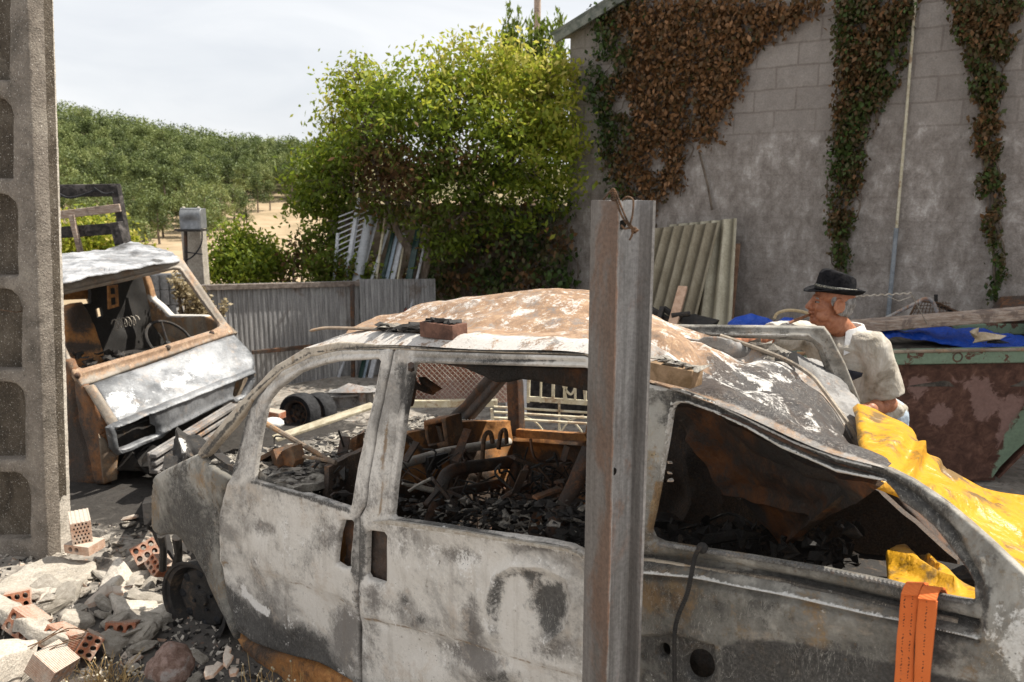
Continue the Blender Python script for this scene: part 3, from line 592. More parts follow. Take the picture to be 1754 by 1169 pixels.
# cypress hedge tops and utility pole behind the workshop
rg = np.random.default_rng(9); hp = []; ht = []
for k in range(26):
    u = rg.uniform(858, 975); c = at(u, rg.uniform(60, 100), 15.5); hgt = rg.uniform(.5, 1.0); m = 130
    z = rg.uniform(0, 1, m); hp.append(np.stack([c[0] + rg.normal(size=m) * .13 * (1.15 - z), c[1] + rg.normal(size=m) * .13, c[2] - .9 + z * (hgt + .5)], 1)); ht.append(np.full(m, .45) + rg.normal(size=m) * .1)
for k in range(40):
    c = at(rg.uniform(850, 985), rg.uniform(105, 260), 15.6); m = 60; hp.append(c + rg.normal(size=(m, 3)) * .25); ht.append(np.full(m, .35))
hb = at(915, 200, 15.6); hb[2] = -.55
r = thing('cypress_hedge', 'spiky green cypress hedge showing over the tree beside the utility pole', 'hedge', hb); leaf_mesh(np.vstack(hp), .13, np.concatenate(ht), up=np.array([0, 0, 1.5]), spread=.6, rng=rg, asp=.3).build('foliage', M['leaf'], r, 180)
p0 = at(917, 120, 19); p0[2] = -.55; p1 = at(921, -30, 19)
r = thing('utility_pole', 'thin grey wooden utility pole against the sky behind the tree', 'pole', p0); MB().tube([p0, (p0 + p1) / 2, p1], [.1, .085, .075], 10).build('shaft', M['wood'], r); MB().beam(p1 + [-.6, 0, .3], p1 + [.6, 0, .3], .08, .1).tube([p1, p1 + [0, 0, .5]], .07, 8).build('crossarm', M['wood'], r)
# ================================================================ CONCRETE PILLAR (left foreground)
def mat_concrete(name, c1, c2, c3, sc=1):
    T = NT(name); m = T.noise(5 * sc, 8, .65, .5); f = T.noise(70 * sc, 4, .75); v = T.n('ShaderNodeTexVoronoi'); v.inputs['Scale'].default_value = 95 * sc; T.l(T.co, v.inputs['Vector'])
    c = T.ramp(m, [(.3, c1), (.5, c2), (.72, c3)]); c = T.mix(T.math('MULTIPLY', T.step(v.outputs['Distance'], .22, .06), .6), c, tuple(x * .35 for x in c1))
    c = T.mix(T.math('MULTIPLY', T.step(T.noise(120 * sc, 2), .62, .7), .6), c, (.62, .58, .52)); c = T.mix(.4, c, T.mix(T.step(f, .3, .7), (.28, .28, .28), (.74, .73, .72)), 'OVERLAY')
    pit = T.n('ShaderNodeTexVoronoi'); pit.inputs['Scale'].default_value = 24 * sc; T.l(T.co, pit.inputs['Vector'])
    c = T.mix(T.math('MULTIPLY', T.step(pit.outputs['Distance'], .13, .07), .55), c, tuple(x * .3 for x in c1))
    b = T.bump(f, .8, .008, T.bump(v.outputs['Distance'], .35, .006, T.bump(pit.outputs['Distance'], .25, .01))); return T.done(c, .95, 0, b, .2)
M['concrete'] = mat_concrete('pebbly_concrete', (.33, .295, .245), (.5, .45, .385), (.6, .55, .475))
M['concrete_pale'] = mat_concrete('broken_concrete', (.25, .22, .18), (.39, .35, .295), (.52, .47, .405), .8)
cA = at(80, 950, 4.2); cA[2] = -.1
fd = unit([.05, .15, 0]); ld = unit([-.15, .05, 0])
pl = thing('concrete_pillar', 'tall grey concrete pillar with arched recesses and a wire tied round it', 'pillar', cA)
lit = planept(cA, [.15, -.05, 0]); frt = planept(cA, [-.05, -.15, 0])
pb = MB(); H = 4.9; w1 = .172; w2 = .62
core = [cA + fd * .075 + ld * .045, cA + fd * w1 + ld * .045, cA + fd * w1 + ld * w2, cA + fd * .075 + ld * w2]
ax_ = on(45.0, -60.0, cA, frt.n) - on(82.0, 985.0, cA, frt.n); ax_ = ax_ / ax_[2] * H
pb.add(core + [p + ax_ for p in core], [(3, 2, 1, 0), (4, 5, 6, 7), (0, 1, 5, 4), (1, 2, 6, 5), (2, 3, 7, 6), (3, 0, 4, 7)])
PN = [(-40, 137, 14), (167, 306, 20), (332, 473, 28), (495, 634, 35), (655, 788, 41), (810, 925, 50)]
holes = [[(-92, b), (R, b), (R + 1, t + 34), (R - 5, t + 14), (R - 16, t + 3), (R - 28, t), (-72, t), (-92, t + 30)] for t, b, R in PN]
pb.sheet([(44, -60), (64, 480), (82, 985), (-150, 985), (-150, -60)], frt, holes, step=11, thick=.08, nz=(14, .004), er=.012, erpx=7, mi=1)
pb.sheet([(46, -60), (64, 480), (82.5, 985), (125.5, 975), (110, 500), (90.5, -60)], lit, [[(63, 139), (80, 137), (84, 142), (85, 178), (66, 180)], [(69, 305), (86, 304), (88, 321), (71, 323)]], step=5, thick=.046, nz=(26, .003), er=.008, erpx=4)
pb.mi[:6] = [2] * 6; gc_ = mat_concrete('recess_shade_concrete', (.045, .036, .027), (.095, .077, .058), (.17, .145, .115)); pb.build('shaft', [M['concrete'], mat_concrete('shaded_grimy_concrete', (.11, .095, .078), (.21, .18, .15), (.3, .265, .22)), gc_], pl, 50)  # front: grime plus painted shade; recess back: darker copy painting its shade
wt = MB(); wz = at(100, 527, 4.3)[2]
loop = [cA + ld * .63, cA + ld * .3 - fd * .012, cA - fd * .008 + [.005, -.005, 0], cA + fd * .09 - ld * .012, cA + fd * w1 * .85 - ld * .02, cA + fd * (w1 + .01) - ld * .01, cA + fd * (w1 + .02) + ld * .2]
wt.tube([np.array([p[0], p[1], wz + .012 * math.sin(i * 2)]) for i, p in enumerate(loop)], .003, 5)
kp = np.array([*(cA + fd * w1 * .8 - ld * .025)[:2], wz])
for k in range(4): wt.tube(smoothcurve([kp, kp + [.01, -.01, .02 * (k - 1)], kp + [-.02 + .02 * k, -.01, -.05 - .02 * (k % 2)]], 3), .0028, 5)
wt.build('wire_tie', M['wire'], pl)
# ================================================================ BURNT TRUCK CAB
tr0 = gp(210, 850); trk = thing('burnt_truck', 'burnt out truck cab, ash white and rusty, without glass, behind the concrete pillar', 'truck', tr0)
e_ = unit([.61, 1.4, 0]); fN = np.array([e_[1], -e_[0], 0]); bk = -fN
hoodp = plane3((155, 665, 5.42), (395, 575, 6.62), (180, 735, 5.2)); grp = plane3((202, 727, 5.18), (436, 632, 6.45), (206, 785, 5.2)); wsp = plane3((140, 660, 5.42), (402, 571, 6.64), (307, 439, 6.88))
tnz = (2.5, .02)
MB().sheet([(156, 657), (280, 613), (402, 571), (420, 588), (434, 606), (438, 622), (436, 632), (320, 679), (202, 727), (186, 700)], hoodp, step=6, er=.02, erpx=6, thick=.02, nz=(3, .02), attrs={'pale': blobs([(200, 685, 26, 14, .5, -20), (300, 655, 45, 13, .32, -22), (200, 712, 40, 6, .5, -22), (345, 620, 26, 14, .3)]), 'soot': blobs([(290, 690, 80, 8, .2, -22)], -.12), 'rust': blobs([], -.12)}).build('bonnet', M['truck'], trk)
MB().sheet([(190, 735), (202, 727), (436, 632), (440, 652), (428, 682), (406, 691), (396, 688), (334, 719), (300, 733), (279, 752), (207, 781), (196, 770)], grp, [[(201, 735), (258, 711), (264, 713), (266, 728), (274, 733), (274, 745), (208, 771), (204, 760)], [(405, 655), (429, 645), (433, 650), (421, 678), (406, 684), (402, 676)]], step=5, er=.02, erpx=5, thick=.03, nz=(4, .012), disp=blobs([('l', [(202, 731), (436, 637)], 3, .018), ('l', [(275, 742), (396, 684)], 4, .015)]), attrs={'rust': blobs([(207, 770, 14, 14, .3)], -.1), 'soot': blobs([], -.1)}).build('grille_panel', M['truck'], trk)
for lb, cc in ((' left', (232, 740)), (' right', (418, 665))):
    sp = planept(grp(np.array(cc[0]), np.array(cc[1]))[0] + bk * .12, grp.n)
    hl = MB().sheet([(198, 742), (258, 720), (276, 730), (276, 744), (206, 772)] if cc[0] < 300 else [(400, 650), (436, 640), (428, 680), (404, 688)], sp, step=10, thick=.02, nz=(6, .03))
    hl.build('headlight', M['char'] if cc[0] < 300 else M['truck_rust'], trk)
side = planept(at(140, 660, 5.42), -e_)
MB().sheet([(116, 618), (126, 640), (140, 660), (183, 728), (178, 740), (180, 758), (186, 777), (191, 816), (178, 832), (120, 834), (60, 834), (60, 600)], side, step=7, er=.03, erpx=8, thick=.03, nz=(3, .02), disp=blobs([('l', [(124, 640), (128, 720), (160, 830)], 3, -.02)]), attrs={'rust': blobs([(165, 745, 20, 40, .2)], .1), 'soot': blobs([(130, 760, 18, 70, .3)])}).build('side_panel', M['rust_mid'], trk)
MB().sheet([(140, 660), (158, 657), (203, 727), (188, 737), (182, 728)], plane3((140, 660, 5.41), (158, 657, 5.41), (188, 737, 5.19)), step=5, er=.02, erpx=5, thick=.02).build('corner_panel', M['truck_frame'], trk)
MB().sheet([(168, 745), (180, 756), (188, 776), (200, 782), (205, 770), (200, 800), (200, 824), (176, 832)], planept(at(180, 790, 5.3), unit(fN - e_)), step=6, er=.02, erpx=5, thick=.02, nz=(6, .02)).build('wheel_arch', M['truck_rust'], trk)
MB().sheet([(96, 483), (109, 480), (200, 462), (307, 439), (316, 446), (330, 466), (402, 570), (280, 612), (158, 656), (140, 660), (126, 640), (114, 615), (104, 560)], wsp, [[(106, 500), (205, 480), (298, 458), (308, 458), (314, 464), (376, 550), (376, 558), (366, 564), (250, 600), (142, 630), (132, 627), (122, 612), (112, 590)]], step=5, er=.012, erpx=4, thick=.03, nz=(5, .004),
     disp=blobs([('l', [(112, 496), (300, 453), (312, 456), (380, 552)], 2.5, -.015), ('l', [(140, 642), (370, 572)], 3, .02)]), attrs={'rust': blobs([('l', [(130, 640), (390, 565)], 12, .3)])}).build('windscreen_frame', M['truck_frame'], trk)
for u, v in ((132, 645), (287, 597), (362, 572)): MB().ell(wsp(np.array(u), np.array(v))[0] + wsp.n * .01, (.022, .022, .022), n=8, m=6).build('wiper_spindle', M['rust_dark'], trk)
rfp = plane3((109, 480, 5.62), (307, 440, 6.86), (110, 433, 7.1))
MB().sheet([(60, 492), (109, 481), (200, 464), (308, 441), (296, 432), (262, 421), (225, 417), (180, 429), (100, 436), (60, 440)], rfp, step=4, er=.012, erpx=3, thick=.008, nz=(3.5, .02, 5), disp=blobs([(228, 424, 30, 8, .03), (150, 450, 50, 8, .02)]), attrs={'soot': blobs([(205, 426, 26, 7, .35), (268, 445, 12, 3, .5), (232, 436, 10, 3, .4)], -.05)}).build('roof', M['truck_roof'], trk)
bw = planept(at(240, 520, 7.6), fN)
MB().sheet([(60, 470), (244, 466), (256, 505), (268, 530), (300, 548), (300, 640), (60, 680)], bw, [[(108, 500), (154, 492), (158, 520), (108, 524)], [(165, 530), (176, 526), (178, 542), (168, 546)]], step=9, thick=.04, nz=(3, .05), attrs={'rust': blobs([(140, 600, 40, 30, .3)]), 'soot': blobs([(220, 560, 80, 80, .3)])}).build('cab_back', M['char'], trk)  # soot blob paints the shade under the cab roof
MB().sheet([(60, 500), (170, 496), (170, 512), (60, 516)], planept(bw.p + bk * .1, fN), step=9, thick=.04).build('rear_rail', M['rusty'], trk)
MB().sheet([(240, 466), (247, 472), (262, 512), (292, 540), (350, 541), (378, 552), (400, 572), (330, 660), (262, 560)], planept(at(300, 548, 7.35), e_), step=7, thick=.04, er=.015, erpx=4, nz=(5, .02), attrs={'rust': blobs([('l', [(240, 466), (258, 512)], 4, .5)]), 'pale': blobs([('l', [(255, 508), (292, 541), (350, 540)], 3, .5)])}).build('right_door', M['truck_rust'], trk)
st = MB().sheet([(110, 540), (125, 518), (146, 515), (158, 535), (172, 570), (186, 612), (176, 628), (110, 650)], planept(at(150, 580, 6.6), unit(fN + .3 * np.array([0, 0, 1]))), step=7, er=.05, erpx=10, thick=.08, nz=(6, .02), attrs={'soot': blobs([(140, 545, 22, 22, .6), (135, 595, 30, 6, .6)])}); st.build('seat', M['rusty'], trk)
MB().sheet([(186, 490), (202, 488), (204, 525), (187, 530)], planept(bw.p - bk * .3, fN), [[(189, 494), (199, 493), (200, 504), (190, 505)], [(190, 511), (200, 509), (201, 522), (191, 524)]], step=3, thick=.02).build('bracket', M['rusty'], trk)
tb = MB(); cen = at(292, 585, 6.75); ax = unit(fN * .75 + np.array([0, 0, .65])); x_ = unit(np.cross(ax, [0, 0, 1])); y_ = np.cross(ax, x_)
tb.tube([cen + .215 * (math.cos(a) * x_ + math.sin(a) * y_) for a in np.linspace(0, 2 * math.pi, 33)[:-1]], .013, 7, closed=True)
for a in (.6, 2.6, 4.5): tb.tube([cen - ax * .04, cen + .21 * (math.cos(a) * x_ + math.sin(a) * y_)], .009, 6)
tb.tube([cen - ax * .03, cen - ax * .6], .03, 8); tb.build('steering_wheel', M['char'], trk)
sp = MB(); q0 = at(195, 556, 7.1); sp.tube([q0 + e_ * (k * .006) + np.array([0, 0, .045 * math.sin(k * .8)]) + bk * .03 * math.cos(k * .8) for k in range(44)], .005, 5); sp.build('seat_spring', M['palewire'], trk)
flr = MB(); flr.beam(at(150, 640, 6.1) + bk * .3 - [0, 0, .1], at(400, 600, 7.0) + bk * .3 - [0, 0, .1], 1.5, .06); flr.build('cab_floor', M['char'], trk)
db = MB(); rg = np.random.default_rng(3)
for k in range(140):
    c = at(rg.uniform(125, 240), rg.uniform(604, 630), rg.uniform(6.3, 6.9)); s = rg.uniform(.015, .05); db.hull(c + rg.normal(size=(9, 3)) * s * [.6, .6, .4])
tag(db.build('burnt_debris', M['char'], trk), kind='stuff')
ch = MB(); pL, pR = at(215, 790, 5.55), at(430, 690, 6.75); ch.beam(pL + bk * .2, pR + bk * .2, .1, .3); ch.beam(pL + bk * .9 - [0, 0, .1], pR + bk * .9 - [0, 0, .1], 1.2, .25); ch.beam(pL + bk * .3, pL + bk * 3.2, .12, .2); ch.beam(pR + bk * .3 - [0, 0, 0], pR + bk * 3.2, .12, .2); ch.beam(pL + bk * 1.3 + [0, 0, .05], pR + bk * 1.3 + [0, 0, .05], .08, .6)  # broad dark box under the cab added to stop light leaks
for k in range(14): ch.hull(at(rg.uniform(215, 400), 0, 6) * 0 + at(rg.uniform(220, 300), rg.uniform(780, 815), rg.uniform(5.4, 5.8)) + rg.normal(size=(9, 3)) * .06)
ch.build('chassis', M['char'], trk)
def wheel(parent, c, axle, r, wdt, tyre=True, mat=None):
    axle = unit(axle); x = unit(np.cross(axle, [0, 0, 1])); y = np.cross(axle, x); R = np.stack([x, y, axle], 1); h = wdt / 2; rr = r * .68 if tyre else r
    if tyre:
        MB().lathe([(rr, -h * .9), (r * .9, -h), (r * .985, -h * .75), (r, -h * .3), (r, h * .3), (r * .985, h * .75), (r * .9, h), (rr, h * .9), (rr * .97, 0), (rr, -h * .9)], c, R, 36).build('tyre', M['rubber'], parent, 50)
    m = MB().lathe([(0, h * .38), (rr * .16, h * .40), (rr * .2, h * .2), (rr * .42, h * .12), (rr * .55, h * .30), (rr * .68, h * .26), (rr * .76, h * -.1), (rr * .8, h * .1), (rr * .84, h * .75), (rr * .92, h * .82), (rr * .94, h * .95), (rr, h), (rr * 1.0, h * .9), (rr * .93, h * .7), (rr * .88, -h * .7), (rr, -h), (rr * .97, -h * 1.02), (rr * .82, -h * .7), (rr * .7, -h * .3), (0, -h * .3)], c, R, 40)
    for k in range(8):
        a = k * math.pi / 4; m.ell(c + R @ np.array([rr * .62 * math.cos(a), rr * .62 * math.sin(a), h * .285]), (.022 * r / .2, .022 * r / .2, .006), R, 10, 6, 1)
    for k in range(4):
        a = k * math.pi / 2 + .4; m.tube([c + R @ np.array([rr * .28 * math.cos(a), rr * .28 * math.sin(a), h * .1]), c + R @ np.array([rr * .28 * math.cos(a), rr * .28 * math.sin(a), h * .36])], .009 * r / .2, 6, 1)
    m.build('rim', [mat or M['rust_dark'], M['rubber']], parent, 40)
wheel(trk, pL + bk * .75 + e_ * .1 - [0, 0, .12], -e_, .3, .18, False, M['char'])
bm_ = MB(); b0, b1 = at(262, 782, 5.05), at(404, 694, 6.15); z_ = np.array([0, 0, 1.0])
for k, (dz, w) in enumerate(((0, .05), (-.055, .035), (-.11, .05))): bm_.beam(b0 + z_ * dz, b1 + z_ * dz, w, .03)
bm_.beam(b0 - z_ * .055 + bk * .04, b1 - z_ * .055 + bk * .04, .02, .15); bm_.build('bumper', burnt('bumper_steel', ash=(.34, .32, .3), grey=(.17, .16, .155), rust=(.3, .16, .08), a=.5, r=.3, k=.22, w=.06, sc=1.5, streak=0), trk, bevel=.006)
# charred stake rack behind the cab
rk = MB(); Yr = 8.5; A_ = lambda u, v: at(u, v, Yr)
rk.beam(A_(60, 328), A_(206, 326), .06, .13); rk.beam(A_(60, 402), A_(207, 391), .05, .12)
rk.beam(A_(198, 318), A_(217, 420), .09, .08); rk.beam(A_(217, 420), A_(232, 700), .09, .08); rk.beam(A_(70, 320), A_(80, 700), .09, .08); rk.beam(A_(202, 380) + [.03, -.1, 0], A_(212, 418) + [.03, -.1, 0], .12, .1)
rk.build('stake_rack', M['charwood'], trk, bevel=.008)
r2 = MB(); r2.beam(A_(60, 374) - [0, .06, 0], A_(211, 356) - [0, .06, 0], .03, .085); r2.beam(A_(131, 368) - [0, .1, 0], A_(147, 432) - [0, .1, 0], .05, .05); r2.build('rack_slat', M['wood'], trk, bevel=.006)
MB().tube(smoothcurve([A_(104, 330) - [0, .07, 0], A_(125, 339) - [0, .08, 0], A_(150, 334) - [0, .08, 0], A_(170, 326) - [0, .08, 0]], 4), .012, 6).tube(smoothcurve([A_(168, 322) - [0, .08, 0], A_(185, 332) - [0, .08, 0], A_(200, 330) - [0, .08, 0]], 4), .01, 6).build('rack_hose', M['rubber'], trk)
# ================================================================ FENCE, POST, BLOCKS
def mat_zinc():
    T = NT('weathered_corrugated_zinc'); st = T.noise(7, 8, .7, 0, T.scale((4, 4, .35))); m = T.noise(2.5, 8, .7, .6); f = T.noise(60, 4, .7)
    c = T.ramp(st, [(.3, (.17, .165, .165)), (.5, (.32, .315, .31)), (.7, (.48, .47, .46))]); c = T.mix(T.math('MULTIPLY', T.step(m, .55, .7), .65), c, (.14, .09, .06)); c = T.mix(T.math('MULTIPLY', T.step(st, .66, .74), .6), c, (.26, .13, .07))
    c = T.mix(.3, c, T.mix(T.step(f, .3, .7), (.3, .3, .3), (.7, .7, .7)), 'OVERLAY'); return T.done(c, .7, .25, T.bump(f, .3, .003), .3)
M['zinc'] = mat_zinc()
fn0 = at(335, 488, 8.0); fence = thing('metal_fence', 'grey corrugated metal fence with a rusty middle rail behind the truck', 'fence', [fn0[0], fn0[1], 0])
def corr(a, b, ztop, pitch, amp, z0=-.25):
    L = np.linalg.norm((b - a)[:2]); n = int(L / pitch * 6); d = unit((b - a) * [1, 1, 0]); nn = np.array([d[1], -d[0], 0]); G = []
    for i in range(n + 1):
        t = i / n; ph = t * L / pitch; off = amp * (1 if (ph % 1) < .42 else -1) * min(1, 6 * abs(((ph * 2) % 1) - .5) + .2); p = a + (b - a) * t; zt = ztop[0] + (ztop[1] - ztop[0]) * t
        G.append([np.array([p[0], p[1], z]) + nn * (off + .006 * mnoise.noise(Vector((p[0] * 3, z * 3, 0)))) for z in np.linspace(z0, zt, 9)])
    return MB().grid(np.array(G), thick=.004)
f1 = at(614, 481, 8.75); f2 = at(746, 478, 9.15)
corr(fn0, f1, (fn0[2], f1[2]), .05, .006).build('left_panel', M['zinc'], fence, 30); corr(f1 + [.01, -.03, 0], f2, (f1[2] + .02, f2[2]), .07, .011).build('right_panel', M['zinc'], fence, 30)
dd = unit((f1 - fn0) * [1, 1, 0]); fo = np.array([dd[1], -dd[0], 0])
MB().beam(fn0 + fo * .03 - [0, 0, .03], f1 + fo * .03 - [0, 0, .03], .04, .055).build('top_rail', simple('grimy_rail', (.14, .11, .09), (.24, .2, .17), 20, .5), fence, bevel=.004)
mr = at(430, 602, 8.2); MB().beam(mr + fo * .07, at(548, 590, 8.55) + fo * .07, .04, .04).build('middle_rail', M['rust_dark'], fence, bevel=.004)
MB().beam(at(601, 486, 8.68) + fo * .06, at(603, 690, 8.68) + fo * .06, .05, .04).build('fence_post', M['rust_dark'], fence, bevel=.004)
cp = at(331, 470, 8.35); cpo = thing('concrete_post', 'square concrete gate post with a grey metal lamp box above it', 'post', [cp[0], cp[1], -.2]); tz = at(331, 392, 8.35)[2]
MB().box([cp[0], cp[1] + .1, tz / 2 - .1], (.205, .2, tz + .2), rotz(.1)).build('shaft', M['concrete_pale'], cpo, bevel=.008)
MB().tube([at(318, 394, 8.2), at(319, 470, 8.2), at(319, 600, 8.2)], .018, 7).beam(at(300, 394, 8.18), at(337, 394, 8.18), .05, .02).build('rusty_bracket', M['rust_dark'], cpo)
lb = at(330, 375, 8.2); lr = thing('lamp_box', 'grey hooded metal lamp box on a rusty bracket above the concrete post', 'floodlight', lb - [0, 0, .11]); bx = MB(); W_, H_ = .105, .105
G = []
for i in range(13):
    x = -W_ + 2 * W_ * i / 12; row = []
    for j in range(15):
        z = H_ - 2 * H_ * j / 14; dsh = .03 * math.exp(-((z + .02) / .045) ** 2) * max(0, 1 - (x / .09) ** 2); y = -.07 + .05 * max(0, (z / H_)) ** 3 + dsh; row.append(lb + [x, y, z])
    G.append(row)
bx.grid(np.array(G)[::-1], thick=.008); bx.box(lb + [0, .03, 0], (.2, .16, .2)); bx.build('housing', simple('grey_enamel', (.17, .175, .18), (.24, .245, .25), 12, .1, .4, .3), lr, bevel=.006)
MB().box(lb + [0, -.02, -.115], (.235, .19, .02)).build('base_plate', M['char'], lr)
MB().ell(lb + [-.075, -.02, .11], (.016, .016, .012), n=8, m=6).ell(lb + [.075, -.02, .11], (.016, .016, .012), n=8, m=6).build('bolt', M['palewire'], lr)
MB().tube(smoothcurve([at(346, 394, 8.2), at(345, 418, 8.15), at(332, 438, 8.15), at(319, 446, 8.18)], 4), .008, 6).tube(smoothcurve([at(317, 432, 8.17), at(332, 434, 8.17), at(347, 436, 8.22)], 3), .007, 6).build('cable', M['rubber'], lr)
M['block'] = simple('grey_block', (.24, .235, .23), (.36, .35, .34), 18, .5, .95)
proto = None
for r_ in range(4):
    for c_ in range(4):
        p = at(256 + c_ * 14.2, 483 + r_ * 26, 8.15) + np.array([.01 * (r_ % 2), .02 * c_, 0])
        if proto is None:
            proto = MB().box((0, 0, 0), (.083, .19, .153)).build('concrete_block', M['block'], bevel=.004); tag(proto, 'grey concrete block in the small stack seen through the truck windscreen', 'block', 'grey blocks stacked behind the truck'); o = proto
        else: o = proto.copy(); COL.objects.link(o)
        o.location = p
MB_ = MB().box(at(283, 600, 8.2) , (.4, .2, .36)).build('block_base', M['block']); tag(MB_, 'wider grey block plinth under the small block stack', 'plinth')
M['dryleaf'] = leafmat('dry_leaves', [(0, (.12, .085, .04)), (.5, (.30, .235, .13)), (1, (.48, .4, .25))], .3)
lf_keep = M['leaf']; M['leaf'] = M['dryleaf']; bb = at(340, 620, 7.75); bb[2] = 0
shrub('dry_plant', 'withered tan climbing plant beside the block stack behind the truck', bb, [(305, 490, 14, 7.75), (318, 500, 14, 7.75), (335, 520, 26, 7.7), (350, 535, 22, 7.7), (380, 527, 9, 7.6), (300, 478, 7, 7.8)], 95, 14, .045, .55, .03, cat='plant'); M['leaf'] = lf_keep
# ================================================================ LEANING SCRAP BEHIND THE FENCE
M['white'] = simple('chalky_white_paint', (.42, .43, .45), (.55, .56, .58), 25, .2, .6)
lo = at(598, 478, 9.0); lo[2] = 0; lv = thing('louvre_frame', 'white slatted louvre frame leaning behind the fence under the tree', 'frame', lo)
q = MB(); q.beam(at(579, 400, 9.2), at(571, 500, 9.0), .035, .03); q.beam(at(616, 340, 9.3), at(590, 500, 9.0), .05, .045); q.beam(at(650, 360, 9.3), at(612, 500, 9.0), .03, .03); q.build('rail', M['white'], lv, bevel=.004)
q = MB()
for k in range(11): v = 372 + k * 10; q.beam(at(580 - k * .7, v, 9.22 - k * .015), at(634 - k * 2.6, v - 21, 9.27 - k * .015), .02, .014)
q.build('slats', M['white'], lv)
gpb = at(612, 500, 8.95); gpb[2] = 0; r = thing('duct_pipe', 'thick grey ribbed duct pipe leaning behind the fence', 'pipe', gpb); q = MB(); P0, P1 = at(634, 372, 9.25), at(608, 500, 8.95)
q.tube([P0 + (P1 - P0) * t for t in np.linspace(0, 1, 40)], [.058 + .004 * (k % 5 == 0) for k in range(40)], 14); q.tube([P1 + (P1 - P0) * .001, P1 * [1, 1, 0]], .058, 12); q.build('shaft', simple('grey_duct', (.28, .29, .30), (.36, .37, .38), 9, .15, .5, .1), r)
PLK = [((664, 345), (641, 500), 4, 'cream', 'slim cream batten leaning leftmost among the scrap strips'), ((668, 385), (636, 480), 5, 'white', 'white batten leaning at a slant beside the slim cream one'), ((676, 388), (655, 480), 7, 'glass', 'dark green tinted strip leaning between pale battens'), ((683, 392), (662, 480), 6, 'blue', 'pale blue grey strip leaning beside the dark green one'), ((690, 400), (672, 480), 9, 'white', 'broad white board leaning near the tree trunk'), ((694, 405), (681, 480), 3, 'cream', 'thin cream strip leaning against the broad white board'), ((722, 370), (702, 470), 13, 'glass', 'wide dark glass pane leaning behind the tree trunk'), ((733, 392), (716, 470), 4, 'white', 'narrow white batten right of the dark glass pane'), ((708, 440), (700, 485), 9, 'red', 'red painted board standing behind the fence top')]
cols = {'cream': M['cream'], 'white': M['white'], 'glass': simple('dark_tinted_glass', (.015, .035, .03), (.04, .07, .06), 6, .05, .15), 'blue': simple('blue_grey_paint', (.25, .32, .38), (.36, .42, .48), 15, .2, .6), 'red': simple('red_paint', (.22, .04, .03), (.32, .07, .05), 15, .3, .7)}
for k, (a, b, w, c, l) in enumerate(PLK):
    pa, pb_ = at(*a, 9.3), at(*b, 9.02 + .015 * k); pc = pb_ + (pb_ - pa) * .9; pc = pb_ + (pb_ - pa) * ((pb_[2] + .05) / max(.05, pa[2] - pb_[2])) if pa[2] > pb_[2] else pb_
    tag(MB().beam(pa, pc, w * 9.2 / FPX, .02).build('glass_pane' if c == 'glass' and w > 10 else 'batten', cols[c], bevel=.003, loc=pc), l, 'pane' if c == 'glass' and w > 10 else 'batten')
# ================================================================ CORRUGATED ROOF SHEETS AT THE WALL
def mat_fibro(name, c1, c2):
    T = NT(name); m = T.noise(9, 8, .7, .4, T.scale((1, 1, .5))); f = T.noise(70, 4, .7); c = T.mix(T.step(m, .38, .62), c1, c2); c = T.mix(T.math('MULTIPLY', T.attr('dirt_shade'), .8), c, tuple(x * .28 for x in c1))
    c = T.mix(.35, c, T.mix(T.step(f, .3, .7), (.3, .3, .3), (.7, .7, .7)), 'OVERLAY'); return T.done(c, .95, 0, T.bump(f, .5, .004), .2)
def wavesheet(tl, tr, br, bl, off, waves, amp, mat, name, label):
    n, m = waves * 10, 14; G = []
    A0, A1, B1, B0_ = wallp(*tl, off[0]), wallp(*tr, off[0]), wallp(*br, off[1]), wallp(*bl, off[1])
    for i in range(n + 1):
        t = i / n; G.append([(A0 + (A1 - A0) * t) * (1 - s) + (B0_ + (B1 - B0_) * t) * s + WN * amp * math.cos(2 * math.pi * t * waves) + np.array([0, 0, .006 * mnoise.noise(Vector((t * 9, s, 1)))]) for s in np.linspace(0, 1, m)])
    bz = (B0_ + B1) / 2; k = MB().grid(np.array(G), thick=.012); dv_ = np.repeat(np.array([max(0, -math.cos(2 * math.pi * i / n * waves)) ** 1.5 for i in range(n + 1)]), m); k.att = {'dirt_shade': [(0, np.concatenate([dv_, dv_]))]}  # darkened troughs paint the shade between the ribs
    return tag(k.build(name, mat, loc=[bz[0], bz[1], 0]), label, 'roof sheet')
wavesheet((1150, 385), (1263, 374), (1250, 640), (1085, 640), (.18, .5), 6, .034, mat_fibro('pale_fibro', (.47, .42, .31), (.6, .55, .42)), 'roof_sheet', 'pale cream corrugated roofing sheet leaning on the block wall, rear one')
wavesheet((1124, 391), (1234, 381), (1170, 640), (1058, 640), (.27, .66), 6, .034, mat_fibro('grey_fibro', (.30, .255, .18), (.39, .34, .25)), 'roof_sheet', 'weathered grey-brown corrugated roofing sheet leaning in front of the pale one')
tag(MB().beam(wallp(1263, 418, .12), wallp(1243, 640, .4), .06, .03).build('wooden_plank', simple('brown_plank', (.2, .11, .07), (.3, .18, .11), 14, .4), bevel=.003, loc=wallp(1243, 640, .4)), 'dark brown plank at the right edge of the corrugated sheets', 'plank')
tag(MB().beam(at(1170, 492, 6.4), at(1140, 600, 6.0), .075, .03).build('wooden_plank', simple('pink_wood', (.42, .26, .17), (.54, .36, .25), 14, .4), bevel=.003, loc=at(1140, 600, 6.0)), 'short pinkish wooden stake in front of the corrugated sheets', 'plank')
